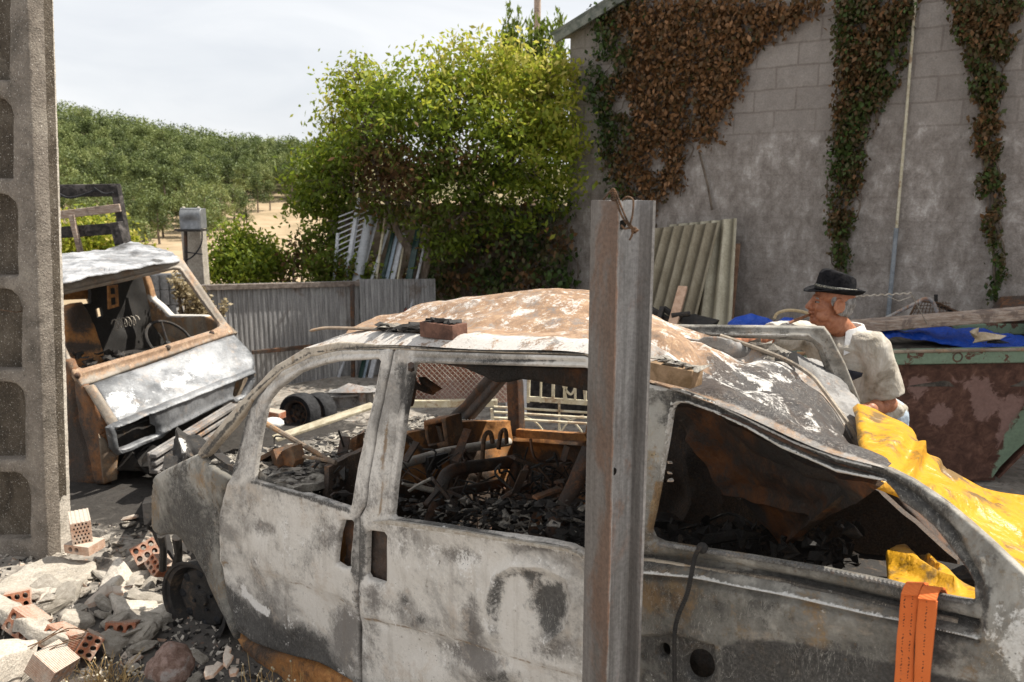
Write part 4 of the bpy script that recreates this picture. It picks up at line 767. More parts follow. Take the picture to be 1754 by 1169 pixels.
jk = MB(); jk.beam(at(1095, 520, 6.5), at(1160, 560, 6.3), .05, .06).beam(at(1135, 528, 6.4), at(1128, 552, 6.3), .04, .05).beam(at(1136, 528, 6.4), at(1165, 548, 6.3), .04, .04).tube([at(1150, 541, 6.2), at(1182, 538, 6.2)], .022, 8).hull(at(1215, 558, 6.2) + np.random.default_rng(2).normal(size=(12, 3)) * [.1, .1, .04]).beam(at(1090, 585, 6.5), at(1260, 585, 6.4), .3, .2)
tag(jk.build('scrap_metal', M['char'], bevel=.004, loc=at(1150, 600, 6.3)), 'dark scrap metal frame lying at the foot of the corrugated sheets', 'scrap')
# ================================================================ SKIP WITH ITS LOAD
def mat_skip():
    T = NT('skip_paint'); n = T.noise(3.2, 9, .68, .8); m = T.noise(13, 8, .72, .8); f = T.noise(55, 5, .7)
    j = T.math('MULTIPLY', T.math('SUBTRACT', m, .5), 1.1)
    rust = T.ramp(m, [(.3, (.045, .022, .016)), (.5, (.10, .048, .034)), (.7, (.19, .10, .07))])
    c = T.mix(T.step(T.math('ADD', T.attr('pink'), j), .42, .58), rust, T.mix(m, (.17, .095, .078), (.27, .17, .145)))
    c = T.mix(T.step(T.math('ADD', T.attr('green'), j), .42, .56), c, T.mix(n, (.13, .18, .12), (.2, .27, .19)))
    c = T.mix(T.math('MULTIPLY', T.step(m, .54, .60), T.attr('chip')), c, (.10, .045, .03)); c = T.mix(.3, c, T.mix(T.step(f, .3, .7), (.3, .3, .3), (.7, .7, .7)), 'OVERLAY')
    return T.done(c, .75, 0, T.bump(f, .35, .004, T.bump(m, .4, .008)), .3)
M['skip'] = mat_skip()
s0 = gp(1600, 828); skp = thing('skip', 'rusty skip with a green rim and flaking pink patches standing behind the man', 'skip', s0)
Ys = 5.3; sf = planept(at(1600, 700, Ys), (-.02, -1, 0)); sf2 = plane3((1500, 627, Ys - .06), (1790, 622, Ys - .06), (1600, 825, Ys + .08))
MB().sheet([(1225, 632), (1500, 627), (1905, 619), (1756, 758), (1712, 801), (1700, 818), (1560, 829), (1290, 838)], sf2, step=8, thick=.02, nz=(3, .012), disp=blobs([('l', [(1790, 650), (1690, 800)], 6, -.02)]),
     attrs={'pink': blobs([(1570, 665, 22, 30, .7), (1680, 690, 22, 40, .7), (1735, 690, 60, 40, .5), (1610, 712, 20, 26, 1.0, 50), (1640, 655, 60, 16, .45), (1720, 745, 18, 50, .6, 25)]), 'green': blobs([('p', [(1790, 660), (1750, 695), (1718, 750), (1698, 800), (1690, 826), (1730, 840), (1940, 700), (1940, 610), (1830, 625)], 14, .72)])}).build('front_plate', M['skip'], skp)
k = MB(); ra, rb_ = at(1225, 617, Ys - .07), at(1915, 605, Ys - .1)
k.beam(ra, rb_, .09, .095); n0 = k.n; k.att['green'] = [(0, np.ones(n0))]; k.att['chip'] = [(0, np.ones(n0))]; k.build('front_rim', M['skip'], skp, bevel=.01)
k = MB(); dpt = np.array([0, .95, 0]); k.beam(ra + dpt, rb_ + dpt, .08, .09); k.beam(rb_ + [-.05, 0, 0], rb_ + dpt, .08, .09).beam(ra, ra + dpt, .08, .09); n0 = k.n; k.att['green'] = [(0, np.ones(n0))]; k.att['chip'] = [(0, np.ones(n0))]; k.build('rear_rim', M['skip'], skp, bevel=.01)
def quad(mb, a, b, c, d, thick=.02): mb.grid(np.array([[a, b], [d, c]]), thick=thick)
bl_, br_ = at(1290, 838, Ys + .08), at(1708, 818, Ys + .08)
k = MB(); k.box(((bl_ + br_) / 2) + dpt / 2 + [0, 0, .03], (np.linalg.norm(br_ - bl_), .9, .04)); quad(k, ra + dpt, rb_ + dpt, br_ + dpt * .9, bl_ + dpt * .9); quad(k, rb_, rb_ + dpt, br_ + dpt * .9, br_); quad(k, ra, ra + dpt, bl_ + dpt * .9, bl_); k.build('shell', M['skip'], skp)
k = MB(); lug = at(1640, 612, Ys - .13); k.tube([lug + [.03 * math.cos(a), -.0, .03 * math.sin(a)] for a in np.linspace(0, 6.28, 15)[:-1]], .007, 6, closed=True); k.build('lifting_lug', M['rust_dark'], skp)
tag(MB().box(((ra + rb_) / 2) + dpt / 2 - [0, 0, .12], (2.3, .85, .2)).build('skip_filling', simple('rubble_fill', (.04, .035, .03), (.12, .1, .08), 12, .8), loc=(ra + rb_) / 2), 'dark rubble filling inside the skip', 'rubble')
M['bluetarp'] = crumple('blue_tarpaulin', (.008, .05, .33), (.015, .085, .5), 9)
M['yellowtarp'] = None
bt = plane3((1500, 562, 5.75), (1754, 574, 5.9), (1650, 590, 5.5))
tag(MB().sheet([(1440, 562), (1500, 558), (1545, 562), (1600, 556), (1660, 558), (1700, 562), (1754, 572), (1800, 578), (1800, 592), (1754, 589), (1700, 588), (1660, 586), (1610, 580), (1560, 572), (1500, 570), (1440, 572)], bt, step=5, thick=.008, nz=(6, .03, 3), er=.03, erpx=6).build('blue_tarp', M['bluetarp'], loc=at(1650, 575, 5.7)), 'crumpled blue tarpaulin strip over the skip under the wooden beam', 'tarp')
tag(MB().sheet([(1244, 575), (1250, 550), (1262, 541), (1290, 533), (1318, 541), (1332, 550), (1348, 540), (1362, 541), (1372, 552), (1370, 585), (1250, 590)], planept(at(1300, 555, 5.4), (-.1, -1, .35)), step=5, thick=.01, nz=(5, .04, 3), er=.08, erpx=14).build('blue_tarp', M['bluetarp'], loc=at(1300, 590, 5.4)), 'bunched blue tarpaulin heap beside the arm of the man, left of his cigar', 'tarp')
tag(MB().tube(smoothcurve([at(1326, 546, 5.3), at(1332, 537, 5.3), at(1350, 532, 5.3), at(1372, 534, 5.3), at(1392, 540, 5.3)], 4), .011, 6).build('rope', simple('rope', (.4, .3, .17), (.5, .4, .25), 60, .4), loc=at(1350, 540, 5.3)), 'tan looped rope on the blue tarpaulin behind the cigar', 'rope')
tag(MB().beam(at(1455, 560, 5.75), at(1790, 534, 5.5), .16, .075).build('wooden_beam', M['wood'], bevel=.006, loc=at(1600, 550, 5.6)), 'long weathered wooden beam lying across the top of the skip', 'beam')
tag(MB().tube(smoothcurve([at(1495, 558, 6.1), at(1530, 539, 6.05), at(1566, 521, 6.0), at(1580, 513, 6.0), at(1592, 513, 6.0), at(1600, 522, 6.0), at(1609, 546, 6.0)], 5), .014, 8).build('bent_tube', burnt('tube_paint', ash=(.5, .48, .44), rust=(.25, .11, .05), a=.5, r=.45, k=.1, sc=3), loc=at(1590, 550, 6.0)), 'bent metal chair tube sticking up from the load of the skip', 'tube')
k = MB()
for i in range(11): k.tube([at(1553 + i * 7, 549, 6.1), at(1570 + i * 5, 517, 6.15)], .003, 4)
for i in range(6): k.tube([at(1553 + i * 4, 547 - i * 6, 6.1), at(1628, 545 - i * 5, 6.12)], .003, 4)
k.tube([at(1555, 549, 6.1), at(1572, 516, 6.15), at(1606, 519, 6.15), at(1640, 535, 6.1)], .008, 6)
tag(k.build('wire_rack', M['wire'], loc=at(1600, 548, 6.1)), 'dark wire rack behind the bent tube in the load of the skip', 'rack')
tag(MB().beam(at(1600, 520, 6.2), at(1650, 540, 6.1), .03, .03).tube([at(1603, 505, 6.2), at(1603, 520, 6.2)], .015, 6).build('iron_bar', M['char'], loc=at(1630, 540, 6.1)), 'dark iron bar lying behind the wire rack', 'bar')
k = MB(); tw = [at(1462 + i * 2.2, 508 - i * .12 + 1.2 * math.sin(i * 1.1), 5.2) for i in range(46)]; k.tube(tw, .004, 5); k.tube([p + [0, 0, .004 * math.cos(i * 1.1)] for i, p in enumerate(tw)], .003, 5); k.tube([at(1520, 508, 5.2), at(1540, 516, 5.2), at(1562, 508, 5.2)], .0025, 4); k.tube([at(1560, 503, 5.2), at(1580, 540, 5.5), at(1590, 560, 5.6)], .003, 4)
tag(k.build('barbed_wire', M['palewire'], loc=at(1500, 510, 5.2)), 'twisted pale wire running right from behind the hat', 'wire')
MB().tube([ra + [0, -.045, .045], rb_ + [0, -.045, .045]], .012, 8).build('rim_edge', M['truck_rust'], skp)
tag(MB().hull(at(1683, 578, 5.25) + np.random.default_rng(4).normal(size=(12, 3)) * [.05, .04, .022]).hull(at(1672, 572, 5.25) + np.random.default_rng(6).normal(size=(10, 3)) * [.03, .03, .02]).build('torn_cardboard', simple('cardboard', (.38, .3, .2), (.5, .41, .3), 14, .4), loc=at(1683, 585, 5.25)), 'torn tan cardboard on the rim of the skip', 'cardboard')
tag(MB().hull(at(1712, 584, 5.22) + np.random.default_rng(5).normal(size=(12, 3)) * [.05, .03, .015]).build('rubber_scrap', M['rubber'], loc=at(1712, 588, 5.22)), 'black scrap piece beside the torn cardboard', 'scrap')
tag(MB().hull(at(1770, 528, 6.3) + np.random.default_rng(8).normal(size=(16, 3)) * [.22, .12, .08]).build('rusty_heap', M['rust_dark'], loc=at(1770, 545, 6.3)), 'dark red-brown rusty heap behind the wooden beam at the right edge', 'scrap')
# ================================================================ JUNK SEEN THROUGH THE VAN WINDOWS
wlf = thing('old_tyre', 'old car wheel with black tyre standing against the corrugated fence', 'wheel', gp(517, 737)); wheel(wlf, at(514, 708, 6.95), (-.35, -.93, .12), .185, .16)
wlf = thing('old_tyre', 'second old wheel, mostly hidden behind the wheel by the fence', 'wheel', gp(548, 730)); wheel(wlf, at(545, 706, 7.25), (-.5, -.86, .1), .185, .16)
k = MB(); k.beam(at(560, 676, 7.5), at(640, 668, 7.5), .3, .02).beam(at(560, 690, 7.4), at(640, 682, 7.4), .02, .2).tube([at(620, 666, 7.35), at(621, 700, 7.35)], .035, 10)
k.hull(at(600, 668, 7.4) + np.random.default_rng(3).normal(size=(12, 3)) * [.1, .06, .03]); tag(k.build('scrap_stove', burnt('stove', a=.4, r=.25, k=.4), loc=gp(600, 712)), 'low blackened metal box with a short grey pipe beside the scrap wheels', 'scrap')
tag(MB().beam(at(470, 752, 5.15), at(640, 694, 5.55), .11, .02).build('pale_board', simple('dusty_board', (.3, .26, .18), (.44, .39, .29), 16, .3, .9), bevel=.004, loc=at(560, 720, 5.4)), 'pale cream board lying aslant behind the dashboard of the van', 'board')
tag(MB().beam(at(440, 704, 6.2), at(484, 712, 6.1), .09, .06).build('terracotta_tile', M['brick'], bevel=.006, loc=at(460, 712, 6.1)), 'orange terracotta tile lying left of the scrap wheels', 'tile')
tag(MB().hull(at(468, 726, 5.9) + (lambda q: q / np.linalg.norm(q, axis=1)[:, None])(np.random.default_rng(3).normal(size=(60, 3))) * [.085, .07, .05]).build('plaster_lump', simple('plaster', (.6, .58, .55), (.75, .73, .7), 15, .4), loc=at(468, 740, 5.9)), 'white plaster lump beside the orange tile', 'rubble')
bp = at(775, 660, 6.4)
mp_ = thing('mesh_panel', 'rust stained pinkish panel covered with diamond wire mesh behind the van', 'panel', gp(775, 705)); pf_ = planept(bp, (-.1, -1, .05))
MB().sheet([(690, 590), (868, 585), (868, 690), (690, 690)], pf_, step=9, thick=.02, nz=(4, .01), attrs={'rust': blobs([(720, 640, 30, 30, .5), (790, 625, 40, 20, .3)])}).build('backing_panel', burnt('pink_panel', ash=(.4, .27, .24), grey=(.28, .17, .15), rust=(.25, .1, .06), a=.6, r=.3, k=.1, w=.15, sc=1.5), mp_)
k = MB(); fz = planept(bp + [0, -.05, 0], (-.1, -1, .05))
for i in range(-10, 40):
    for sgn in (1, -1):
        u0 = 690 + i * 9; pts = [(u0 + sgn * t, 595 + t) for t in (0, 95)]
        if sgn < 0: pts = [(u0 - t, 595 + t) for t in (0, 95)]
        cl = [(min(max(a, 690), 868), b) for a, b in pts]
        if cl[0][0] == cl[1][0]: continue
        a, b = pts; f0 = 0; f1_ = 1
        for t in (a[0], b[0]): pass
        du = b[0] - a[0]; ts = sorted([(690 - a[0]) / du, (868 - a[0]) / du]); t0, t1 = max(0, ts[0]), min(1, ts[1])
        if t1 - t0 < .05: continue
        pp = [fz(np.array(a[0] + du * t), np.array(a[1] + 95 * t))[0] for t in (t0, t1)]; k.tube(pp, .0028, 4)
k.build('wire_mesh', M['palewire'], mp_)
MB().beam(at(680, 692, 6.3), at(852, 690, 6.3), .05, .06).build('bottom_rail', M['cream'], mp_, bevel=.004)
tag(MB().beam(at(884, 600, 6.6), at(884, 712, 6.5), .18, .03, up=(0, 1, 0)).build('pale_sheet', simple('pale_grey_sheet', (.5, .51, .53), (.62, .63, .65), 10, .2), loc=gp(884, 720)), 'pale grey sheet standing between the mesh panel and the cream bed frame', 'board')
bf = thing('bed_frame', 'cream painted iron bed frame with arched bars behind the van window', 'bed frame', gp(950, 735)); Yb = 5.6; k = MB(); B = lambda u, v, d=0: at(u, v, Yb + d)
for u in (905, 926, 947, 966, 985, 1003): k.tube([B(u + 2, 600), B(u, 690)], .012 if u in (905, 947) else .008, 6)
k.tube([B(898, 602), B(1030, 604)], .012, 6); k.beam(B(902, 683), B(1030, 692), .02, .035)
k.tube(smoothcurve([B(972, 690), B(968, 672), B(975, 655), B(985, 662), B(978, 676), B(966, 664), B(962, 650)], 4), .009, 6)
k.tube(smoothcurve([B(985, 640), B(998, 660), B(1002, 690)], 4), .006, 5); k.build('headboard', M['cream'], bf)
k = MB()
for v, d in ((697, 0), (706, -.3), (716, -.5)): k.tube([B(846, v, d), B(1040, v + 12, d)], .009, 6)
k.tube([B(842, 700), B(846, 745)], .012, 6); k.tube([B(893, 692), B(893, 742)], .009, 6); k.tube([B(958, 690), B(958, 750)], .009, 6)
for c in (925, 990): k.tube(smoothcurve([B(c - 33, 712), B(c - 10, 722), B(c + 5, 738), B(c + 10, 755)], 4), .007, 5)
k.tube(smoothcurve([B(958, 745), B(975, 722), B(1000, 712)], 4), .007, 5); k.tube(smoothcurve([B(846, 735), B(860, 718), B(885, 712)], 4), .007, 5); k.build('footboard', M['cream'], bf)
tag(MB().box(at(985, 640, 7.2) , (1.3, .1, 1.0)).build('dark_board', M['charwood'], loc=gp(985, 715)), 'dark charred board standing behind the cream bed frame', 'board')
# ================================================================ THE MAN
M['skin'] = None
def mat_skin():
    T = NT('tanned_skin'); m = T.noise(28, 6, .65, .4); f = T.noise(160, 3, .6); c = T.ramp(m, [(.3, (.24, .085, .042)), (.5, (.36, .145, .075)), (.72, (.47, .22, .125))])
    T.b.inputs['Subsurface Weight'].default_value = .08; T.b.inputs['Subsurface Radius'].default_value = (.01, .004, .002)
    return T.done(c, .5, 0, T.bump(f, .25, .002, T.bump(m, .25, .004)), .4)
M['skin'] = mat_skin()
def mat_shirt():
    T = NT('dusty_shirt'); m = T.noise(7, 8, .68, .6); st = T.noise(55, 3, .6); w = T.noise(9, 4, .55, .8, T.scale((1, 1, .45)))
    c = T.ramp(m, [(.34, (.22, .185, .135)), (.49, (.45, .405, .335)), (.68, (.61, .575, .515))]); v = T.n('ShaderNodeTexWave'); v.inputs['Scale'].default_value = 26; v.bands_direction = 'X'; T.l(T.co, v.inputs['Vector'])
    c = T.mix(T.math('MULTIPLY', v.outputs['Fac'], .10), c, (.3, .3, .33)); return T.done(c, .9, 0, T.bump(w, 1.0, .035, T.bump(st, .15, .002)), .15)
M['shirt'] = mat_shirt(); M['collar'] = simple('white_collar', (.6, .58, .55), (.7, .69, .67), 12, .3, .9)
H0 = at(1425, 517, 4.0); fh = unit([-.99, .06, 0]); lh = np.array([-fh[1], fh[0], 0]); RH0 = np.stack([fh, lh, [0, 0, 1]], 1); RH = RH0 @ roty(-.05)
hp_ = lambda x, y, z: H0 + RH @ np.array([x, y, z])
foot = at(1490, 735, 4.15) * [1, 1, 0]; man = thing('person', 'man in black trilby and dusty pale shirt, cigar in mouth, reaching over the burnt van', 'person', foot)
Ls, Rs = at(1494, 594, 3.92), at(1378, 574, 4.2); sd = unit((Ls - Rs) * [1, 1, 0]); ft = np.array([sd[1], -sd[0], 0]); ft = ft if ft[1] < 0 else -ft
RT = np.stack([ft, sd, [0, 0, 1]], 1); neck = at(1449, 572, 4.05); chest = at(1452, 640, 4.08) ; pel = at(1490, 735, 4.15); pel[2] = .9
Le = at(1521, 692, 3.92); Lw_ = at(1446, 716, 3.7); Re = at(1300, 580, 4.02); Rw = at(1222, 590, 3.75)
def limb(mb, pts, rad, k=8):
    for i in range(len(pts) - 1):
        for t in np.linspace(0, 1, k): r = rad[i] + (rad[i + 1] - rad[i]) * t; mb.ell(np.array(pts[i]) + (np.array(pts[i + 1]) - np.array(pts[i])) * t, (r, r, r), n=14, m=9)
body = MB(); hE = lambda c, r: body.ell(hp_(*c), r, RH, 20, 14)
hE((-.012, 0, .035), (.098, .078, .085)); hE((.034, 0, -.03), (.06, .062, .085)); hE((.028, 0, -.078), (.056, .055, .04)); hE((.078, 0, -.1), (.022, .028, .021)); hE((.045, 0, -.1), (.045, .045, .028)); hE((.074, 0, .02), (.021, .05, .013))
for t in np.linspace(0, 1, 6): hE((.09 + .024 * t, 0, .012 - .044 * t), (.012 + .004 * t,) * 3)
hE((.11, 0, -.034), (.019, .019, .015)); hE((.104, 0, -.046), (.012, .014, .006))
for s in (1, -1):
    hE((.1, s * .013, -.038), (.014, .011, .01)); hE((.062, s * .038, -.032), (.03, .025, .026)); hE((.05, s * .046, -.07), (.035, .02, .03)); hE((-.012, s * .079, -.012), (.026, .009, .035)); [hE((-.010 + .024 * math.cos(a_), s * .086, -.010 + .033 * math.sin(a_)), (.006, .006, .007)) for a_ in np.linspace(-.6, 4.2, 15)]; hE((-.006, s * .08, -.04), (.011, .008, .012)); hE((.08, s * .031, .008), (.015, .019, .0065)); hE((.079, s * .031, -.014), (.014, .018, .007))
hE((.099, 0, -.061), (.013, .025, .007)); hE((.096, 0, -.078), (.013, .022, .008)); hE((.018, 0, -.11), (.05, .048, .03)); hE((-.02, 0, -.115), (.052, .054, .05))
limb(body, [hp_(-.02, 0, -.09), neck + [0, 0, .0], neck + (chest - neck) * .3], [.056, .06, .075])
body.ell(chest + ft * .0, (.115, .165, .2), RT); body.ell(chest * .5 + pel * .5 + ft * .03, (.13, .155, .17), RT); body.ell(pel, (.12, .16, .12), RT)
limb(body, [chest + [0, 0, .14], Ls, Le], [.08, .062, .045]); limb(body, [Le, Lw_], [.046, .03]); limb(body, [chest + [0, 0, .14], Rs, Re], [.08, .062, .045]); limb(body, [Re, Rw], [.045, .03])
def hand(mb, w, d, pal, curl, thumb_side):
    d = unit(d); pal = unit(pal - d * (np.asarray(pal) @ d)); sdv = np.cross(pal, d) * thumb_side
    for t in np.linspace(0, 1, 5): mb.ell(w + d * (.02 + .07 * t), (.022, .022, .022), n=10, m=7); mb.ell(w + d * (.02 + .07 * t) + sdv * .022, (.016, .016, .016), n=10, m=7); mb.ell(w + d * (.02 + .07 * t) - sdv * .022, (.016, .016, .016), n=10, m=7)
    for i, L in enumerate((.072, .08, .075, .058)):
        q = w + d * .095 + sdv * (.033 - .022 * i); a = .25
        for seg in range(3):
            a += curl; dirv = d * math.cos(a) + pal * math.sin(a); e = q + dirv * L * (.45, .32, .23)[seg]; limb(mb, [q, e], [.0098 - seg * .001, .0092 - seg * .001], 5); q = e
    q = w + d * .03 + sdv * .035; e = q + (d * .5 + sdv * .7 + pal * .3) * .045; limb(mb, [q, e, e + (d * .9 + pal * .4) * .035], [.014, .011, .0095], 5)
hand(body, Lw_, Lw_ - Le, np.array([0, .4, -1.0]), .4, 1); hand(body, Rw, Rw - Re, np.array([0, -.2, -1.0]), .35, -1)
hipL, hipR = pel + sd * .09, pel - sd * .09; kL, kR = foot + sd * .12 + ft * .06 + [0, 0, .48], foot - sd * .12 + ft * .1 + [0, 0, .48]; aL, aR = foot + sd * .13 + [0, 0, .09], foot - sd * .13 + ft * .06 + [0, 0, .09]
for h, k_, a in ((hipL, kL, aL), (hipR, kR, aR)): limb(body, [h, k_, a], [.085, .058, .042]); limb(body, [a - [0, 0, .04], a + ft * .16 - [0, 0, .05]], [.045, .035])
bo = body.build('body', M['skin'], man, 180)
rm = bo.modifiers.new('remesh', 'REMESH'); rm.mode = 'VOXEL'; rm.voxel_size = .0042; rm.use_smooth_shade = True
sm = bo.modifiers.new('smooth', 'SMOOTH'); sm.factor = .5; sm.iterations = 2
def soft(o, vox, it, disp=None):
    r_ = o.modifiers.new('remesh', 'REMESH'); r_.mode = 'VOXEL'; r_.voxel_size = vox; r_.use_smooth_shade = True; s_ = o.modifiers.new('smooth', 'SMOOTH'); s_.factor = .5; s_.iterations = it
    if disp:
        tx = bpy.data.textures.new('folds', 'CLOUDS'); tx.noise_scale = disp[1]; d_ = o.modifiers.new('folds', 'DISPLACE'); d_.texture = tx; d_.strength = disp[0]; d_.mid_level = .5
    return o
def loft(mb, rings, n=28):
    V = []; F = []
    for c, a, b in rings:
        for k in range(n): t = 2 * math.pi * k / n; V.append(np.asarray(c) + np.asarray(a) * math.cos(t) * (1 + .06 * math.cos(2 * t)) + np.asarray(b) * math.sin(t))
    for i in range(len(rings) - 1):
        for k in range(n): F.append((i * n + k, i * n + (k + 1) % n, (i + 1) * n + (k + 1) % n, (i + 1) * n + k))
    F += [tuple(range(n))[::-1], tuple((len(rings) - 1) * n + k for k in range(n))]; mb.add(V, F)
Lh = Ls + (Le - Ls) * .84; Rh = Rs + (Re - Rs) * .8; up_ = np.array([0, 0, 1.0]); sh = MB(); mid_ = (Ls + Rs) / 2
loft(sh, [(neck + up_ * .03, ft * .062, sd * .068), (neck - up_ * .01, ft * .075, sd * .085), (mid_ * .6 + neck * .4 + up_ * .0, ft * .09, sd * .15), (mid_ - up_ * .02, ft * .105, sd * .2), (chest + ft * .01, ft * .13, sd * .19), (chest * .5 + pel * .5 + ft * .035, ft * .155, sd * .185), (pel + up_ * .06 + ft * .02, ft * .155, sd * .185), (pel - up_ * .04, ft * .15, sd * .185)])
def sleeve(a, b, ra, rb):
    d = unit(b - a); x = unit(np.cross(d, ft)); y = np.cross(d, x)
    loft(sh, [(a - d * .06, x * ra * .7, y * ra * .7), (a, x * ra, y * ra), (a + (b - a) * .35, x * (ra * 1.03), y * ra * .98), (a + (b - a) * .7, x * (ra * .55 + rb * .5), y * (ra * .5 + rb * .5)), (b, x * rb, y * rb * .94)])
limb(sh, [neck - up_ * .05, Ls - up_ * .004], [.085, .082]); limb(sh, [neck - up_ * .05, Rs - up_ * .004], [.085, .08]); sleeve(Ls, Lh, .084, .09); sleeve(Rs, Rh, .076, .076)
soft(sh.build('shirt', M['shirt'], man, 180), .007, 4, (.010, .05))
hm = MB(); R_ = unit(Le - Ls); x_ = unit(np.cross(R_, ft)); y_ = np.cross(R_, x_); Rm = np.stack([x_, y_, R_], 1); hm.lathe([(.072, -.035), (.092, -.032), (.096, 0), (.097, .03), (.09, .036), (.06, .02)], Lh + R_ * .05, Rm, 24); soft(hm.build('sleeve_cuff', M['collar'], man, 180), .006, 2)
tr = MB()
for h, k_, a in ((hipL, kL, aL), (hipR, kR, aR)): limb(tr, [h, k_, a - [0, 0, .02]], [.105, .078, .07])
tr.ell(pel, (.14, .175, .12), RT); soft(tr.build('trousers', simple('pale_blue_trousers', (.3, .36, .42), (.42, .48, .54), 12, .5, .9), man, 180), .01, 4, (.02, .08))
so = MB()
for a in (aL, aR): limb(so, [a - [0, 0, .045], a + ft * .17 - [0, 0, .05]], [.052, .042])
soft(so.build('shoes', M['char'], man, 180), .01, 3)
# collar
G = []
for i in range(41):
    a = math.radians(-155 + 310 * i / 40) + math.pi; ca, sa = math.cos(a), math.sin(a); front = max(0, abs(-155 + 310 * i / 40) - 95) / 60
    d = ft * ca + sd * sa; G.append([neck + d * .07 * np.array([1, 1, 1]) + [0, 0, .0], neck + d * .072 + [0, 0, .05 - front * .02], neck + d * .082 + [0, 0, .052 - front * .022], neck + d * (.108 + front * .02) + [0, 0, .0 - front * .055], neck + d * (.112 + front * .03) + [0, 0, -.012 - front * .075]])
cl = MB().grid(np.array(G), thick=.004).build('collar', M['collar'], man, 60)
pk = at(1456, 645, 3.88); MB().sheet([(1440, 632), (1478, 640), (1476, 646), (1452, 656), (1440, 650)], planept(pk, unit(ft + sd * .5)), step=3, thick=.012, er=.006, erpx=4).build('chest_patch', simple('dark_patch', (.015, .015, .022), (.03, .03, .04), 40, .3), man)  # flat near-black patch on the shirt front
hr = MB(); hr.ell(hp_(-.05, 0, .0), (.066, .0735, .062), RH, 20, 14); hr.ell(hp_(-.06, 0, -.04), (.045, .06, .035), RH)
for s in (1, -1): hr.ell(hp_(-.035, s * .066, -.03), (.03, .014, .035), RH)
for s in (1, -1): hr.ell(hp_(.012, s * .067, .012), (.016, .0115, .03), RH); hr.ell(hp_(.085, s * .032, .018), (.008, .02, .005), RH @ rotx(-s * .12))
soft(hr.build('hair', simple('grey_hair', (.2, .185, .17), (.42, .4, .38), 90, .9, .8, 0, None, (1, 1, .3)), man, 180), .004, 1, (.006, .012))
ey = MB()
for s in (1, -1): ey.ell(hp_(.0805, s * .031, -.002), (.0115, .0125, .0065), RH, 12, 8, 0); ey.ell(hp_(.0905, s * .0315, -.002), (.0035, .0055, .0055), RH, 10, 6, 1)
ey.build('eyes', [simple('eye_white', (.2, .16, .14), (.28, .24, .21), 10, 0, .3), simple('iris', (.02, .012, .008), (.04, .025, .015), 10, 0, .2)], man)
# hat
hat = thing('hat', 'black trilby hat with a patterned gold band worn by the man', 'hat', hp_(0, 0, .06)); RHt = RH0 @ roty(-.13); hc = lambda x, y, z: hp_(-.008, 0, .052) + RHt @ np.array([x, y, z])
felt = simple('black_felt', (.006, .006, .007), (.014, .014, .016), 60, .25, .95, 0, (.026, .024, .025), None, .004, .12)
n = 48; th = np.linspace(0, 2 * math.pi, n + 1)
def ov(a, rx, ry): return rx * math.cos(a), ry * math.sin(a)
G = []
for a in th:
    c, s = math.cos(a), math.sin(a); row = []
    for t in np.linspace(0, 1, 7):
        x, y = ov(a, .098 + (.054 if c > 0 else .045) * t, .081 + .045 * t); z = .026 * t * t * (s * s) + .024 * t * t * max(0, -c) - .016 * t * max(0, c) ; row.append(hc(x, y, z))
    G.append(row)
MB().grid(np.array(G), thick=.004).build('brim', felt, hat, 180)
G = []
for a in th:
    c, s = math.cos(a), math.sin(a); row = []
    for t in np.linspace(0, 1, 16):
        if t < .7: q = t / .7; rx, ry, z = .099 - .010 * q * q, .082 - .013 * q * q, .100 * q
        else: q = (t - .7) / .3; rx, ry, z = (.089) * (1 - q), .069 * (1 - q), .100 + .012 * math.sin(q * math.pi * .5) * 0 + .004 * math.sin(q * math.pi)
        x, y = ov(a, rx, ry); z += (.015 if c > 0 else .018) * min(1, t / .7) * c * (1 if t <= .7 else (1 - (t - .7) / .3))
        zz = min(1, t / .7)
        y *= 1 - .42 * zz * zz * max(0, (x - .02) / .08) if x > .02 else 1
        z -= .036 * max(0, zz - .75) * 4 * math.exp(-(y / .022) ** 2) * (1 if t > .5 else 0); row.append(hc(x, y, z))
    G.append(row)
MB().grid(np.array(G)[::-1], thick=.003).build('crown', felt, hat, 42)
def ringband(z0, z1, off):
    G = []
    for a in th:
        row = []
        for q in np.linspace(0, 1, 4): z = z0 + (z1 - z0) * q; k_ = z / .108; x, y = ov(a, .099 - .012 * k_ * k_ + off, .082 - .016 * k_ * k_ + off); row.append(hc(x, y, z))
        G.append(row)
    return MB().grid(np.array(G)[::-1], thick=.002)
ringband(.002, .03, .0025).build('band', simple('black_ribbon', (.01, .01, .011), (.016, .016, .018), 40, .1, .5), hat, 180)
T = NT('woven_gold_band'); v = T.n('ShaderNodeTexVoronoi'); v.inputs['Scale'].default_value = 160; T.l(T.co, v.inputs['Vector']); M['gold'] = T.done(T.mix(T.step(v.outputs['Distance'], .25, .45), (.42, .39, .3), (.08, .075, .06)), .6)
ringband(.016, .028, .0045).build('gold_trim', M['gold'], hat, 180)
cg = thing('cigar', 'brown cigar held in the mouth of the man', 'cigar', hp_(.1, -.005, -.07)); c0, c1 = hp_(.098, .004, -.07), at(1350, 554, 3.9)
MB().tube([c0, c0 + (c1 - c0) * .5, c1], [.0065, .0082, .0072], 10).build('roll', simple('tobacco_leaf', (.12, .05, .025), (.22, .1, .05), 40, .4, .7), cg); MB().tube([c1, c1 + (c1 - c0) * .06], [.007, .005], 10).build('ash_tip', simple('cigar_ash', (.25, .23, .22), (.4, .38, .36), 60, .5), cg)
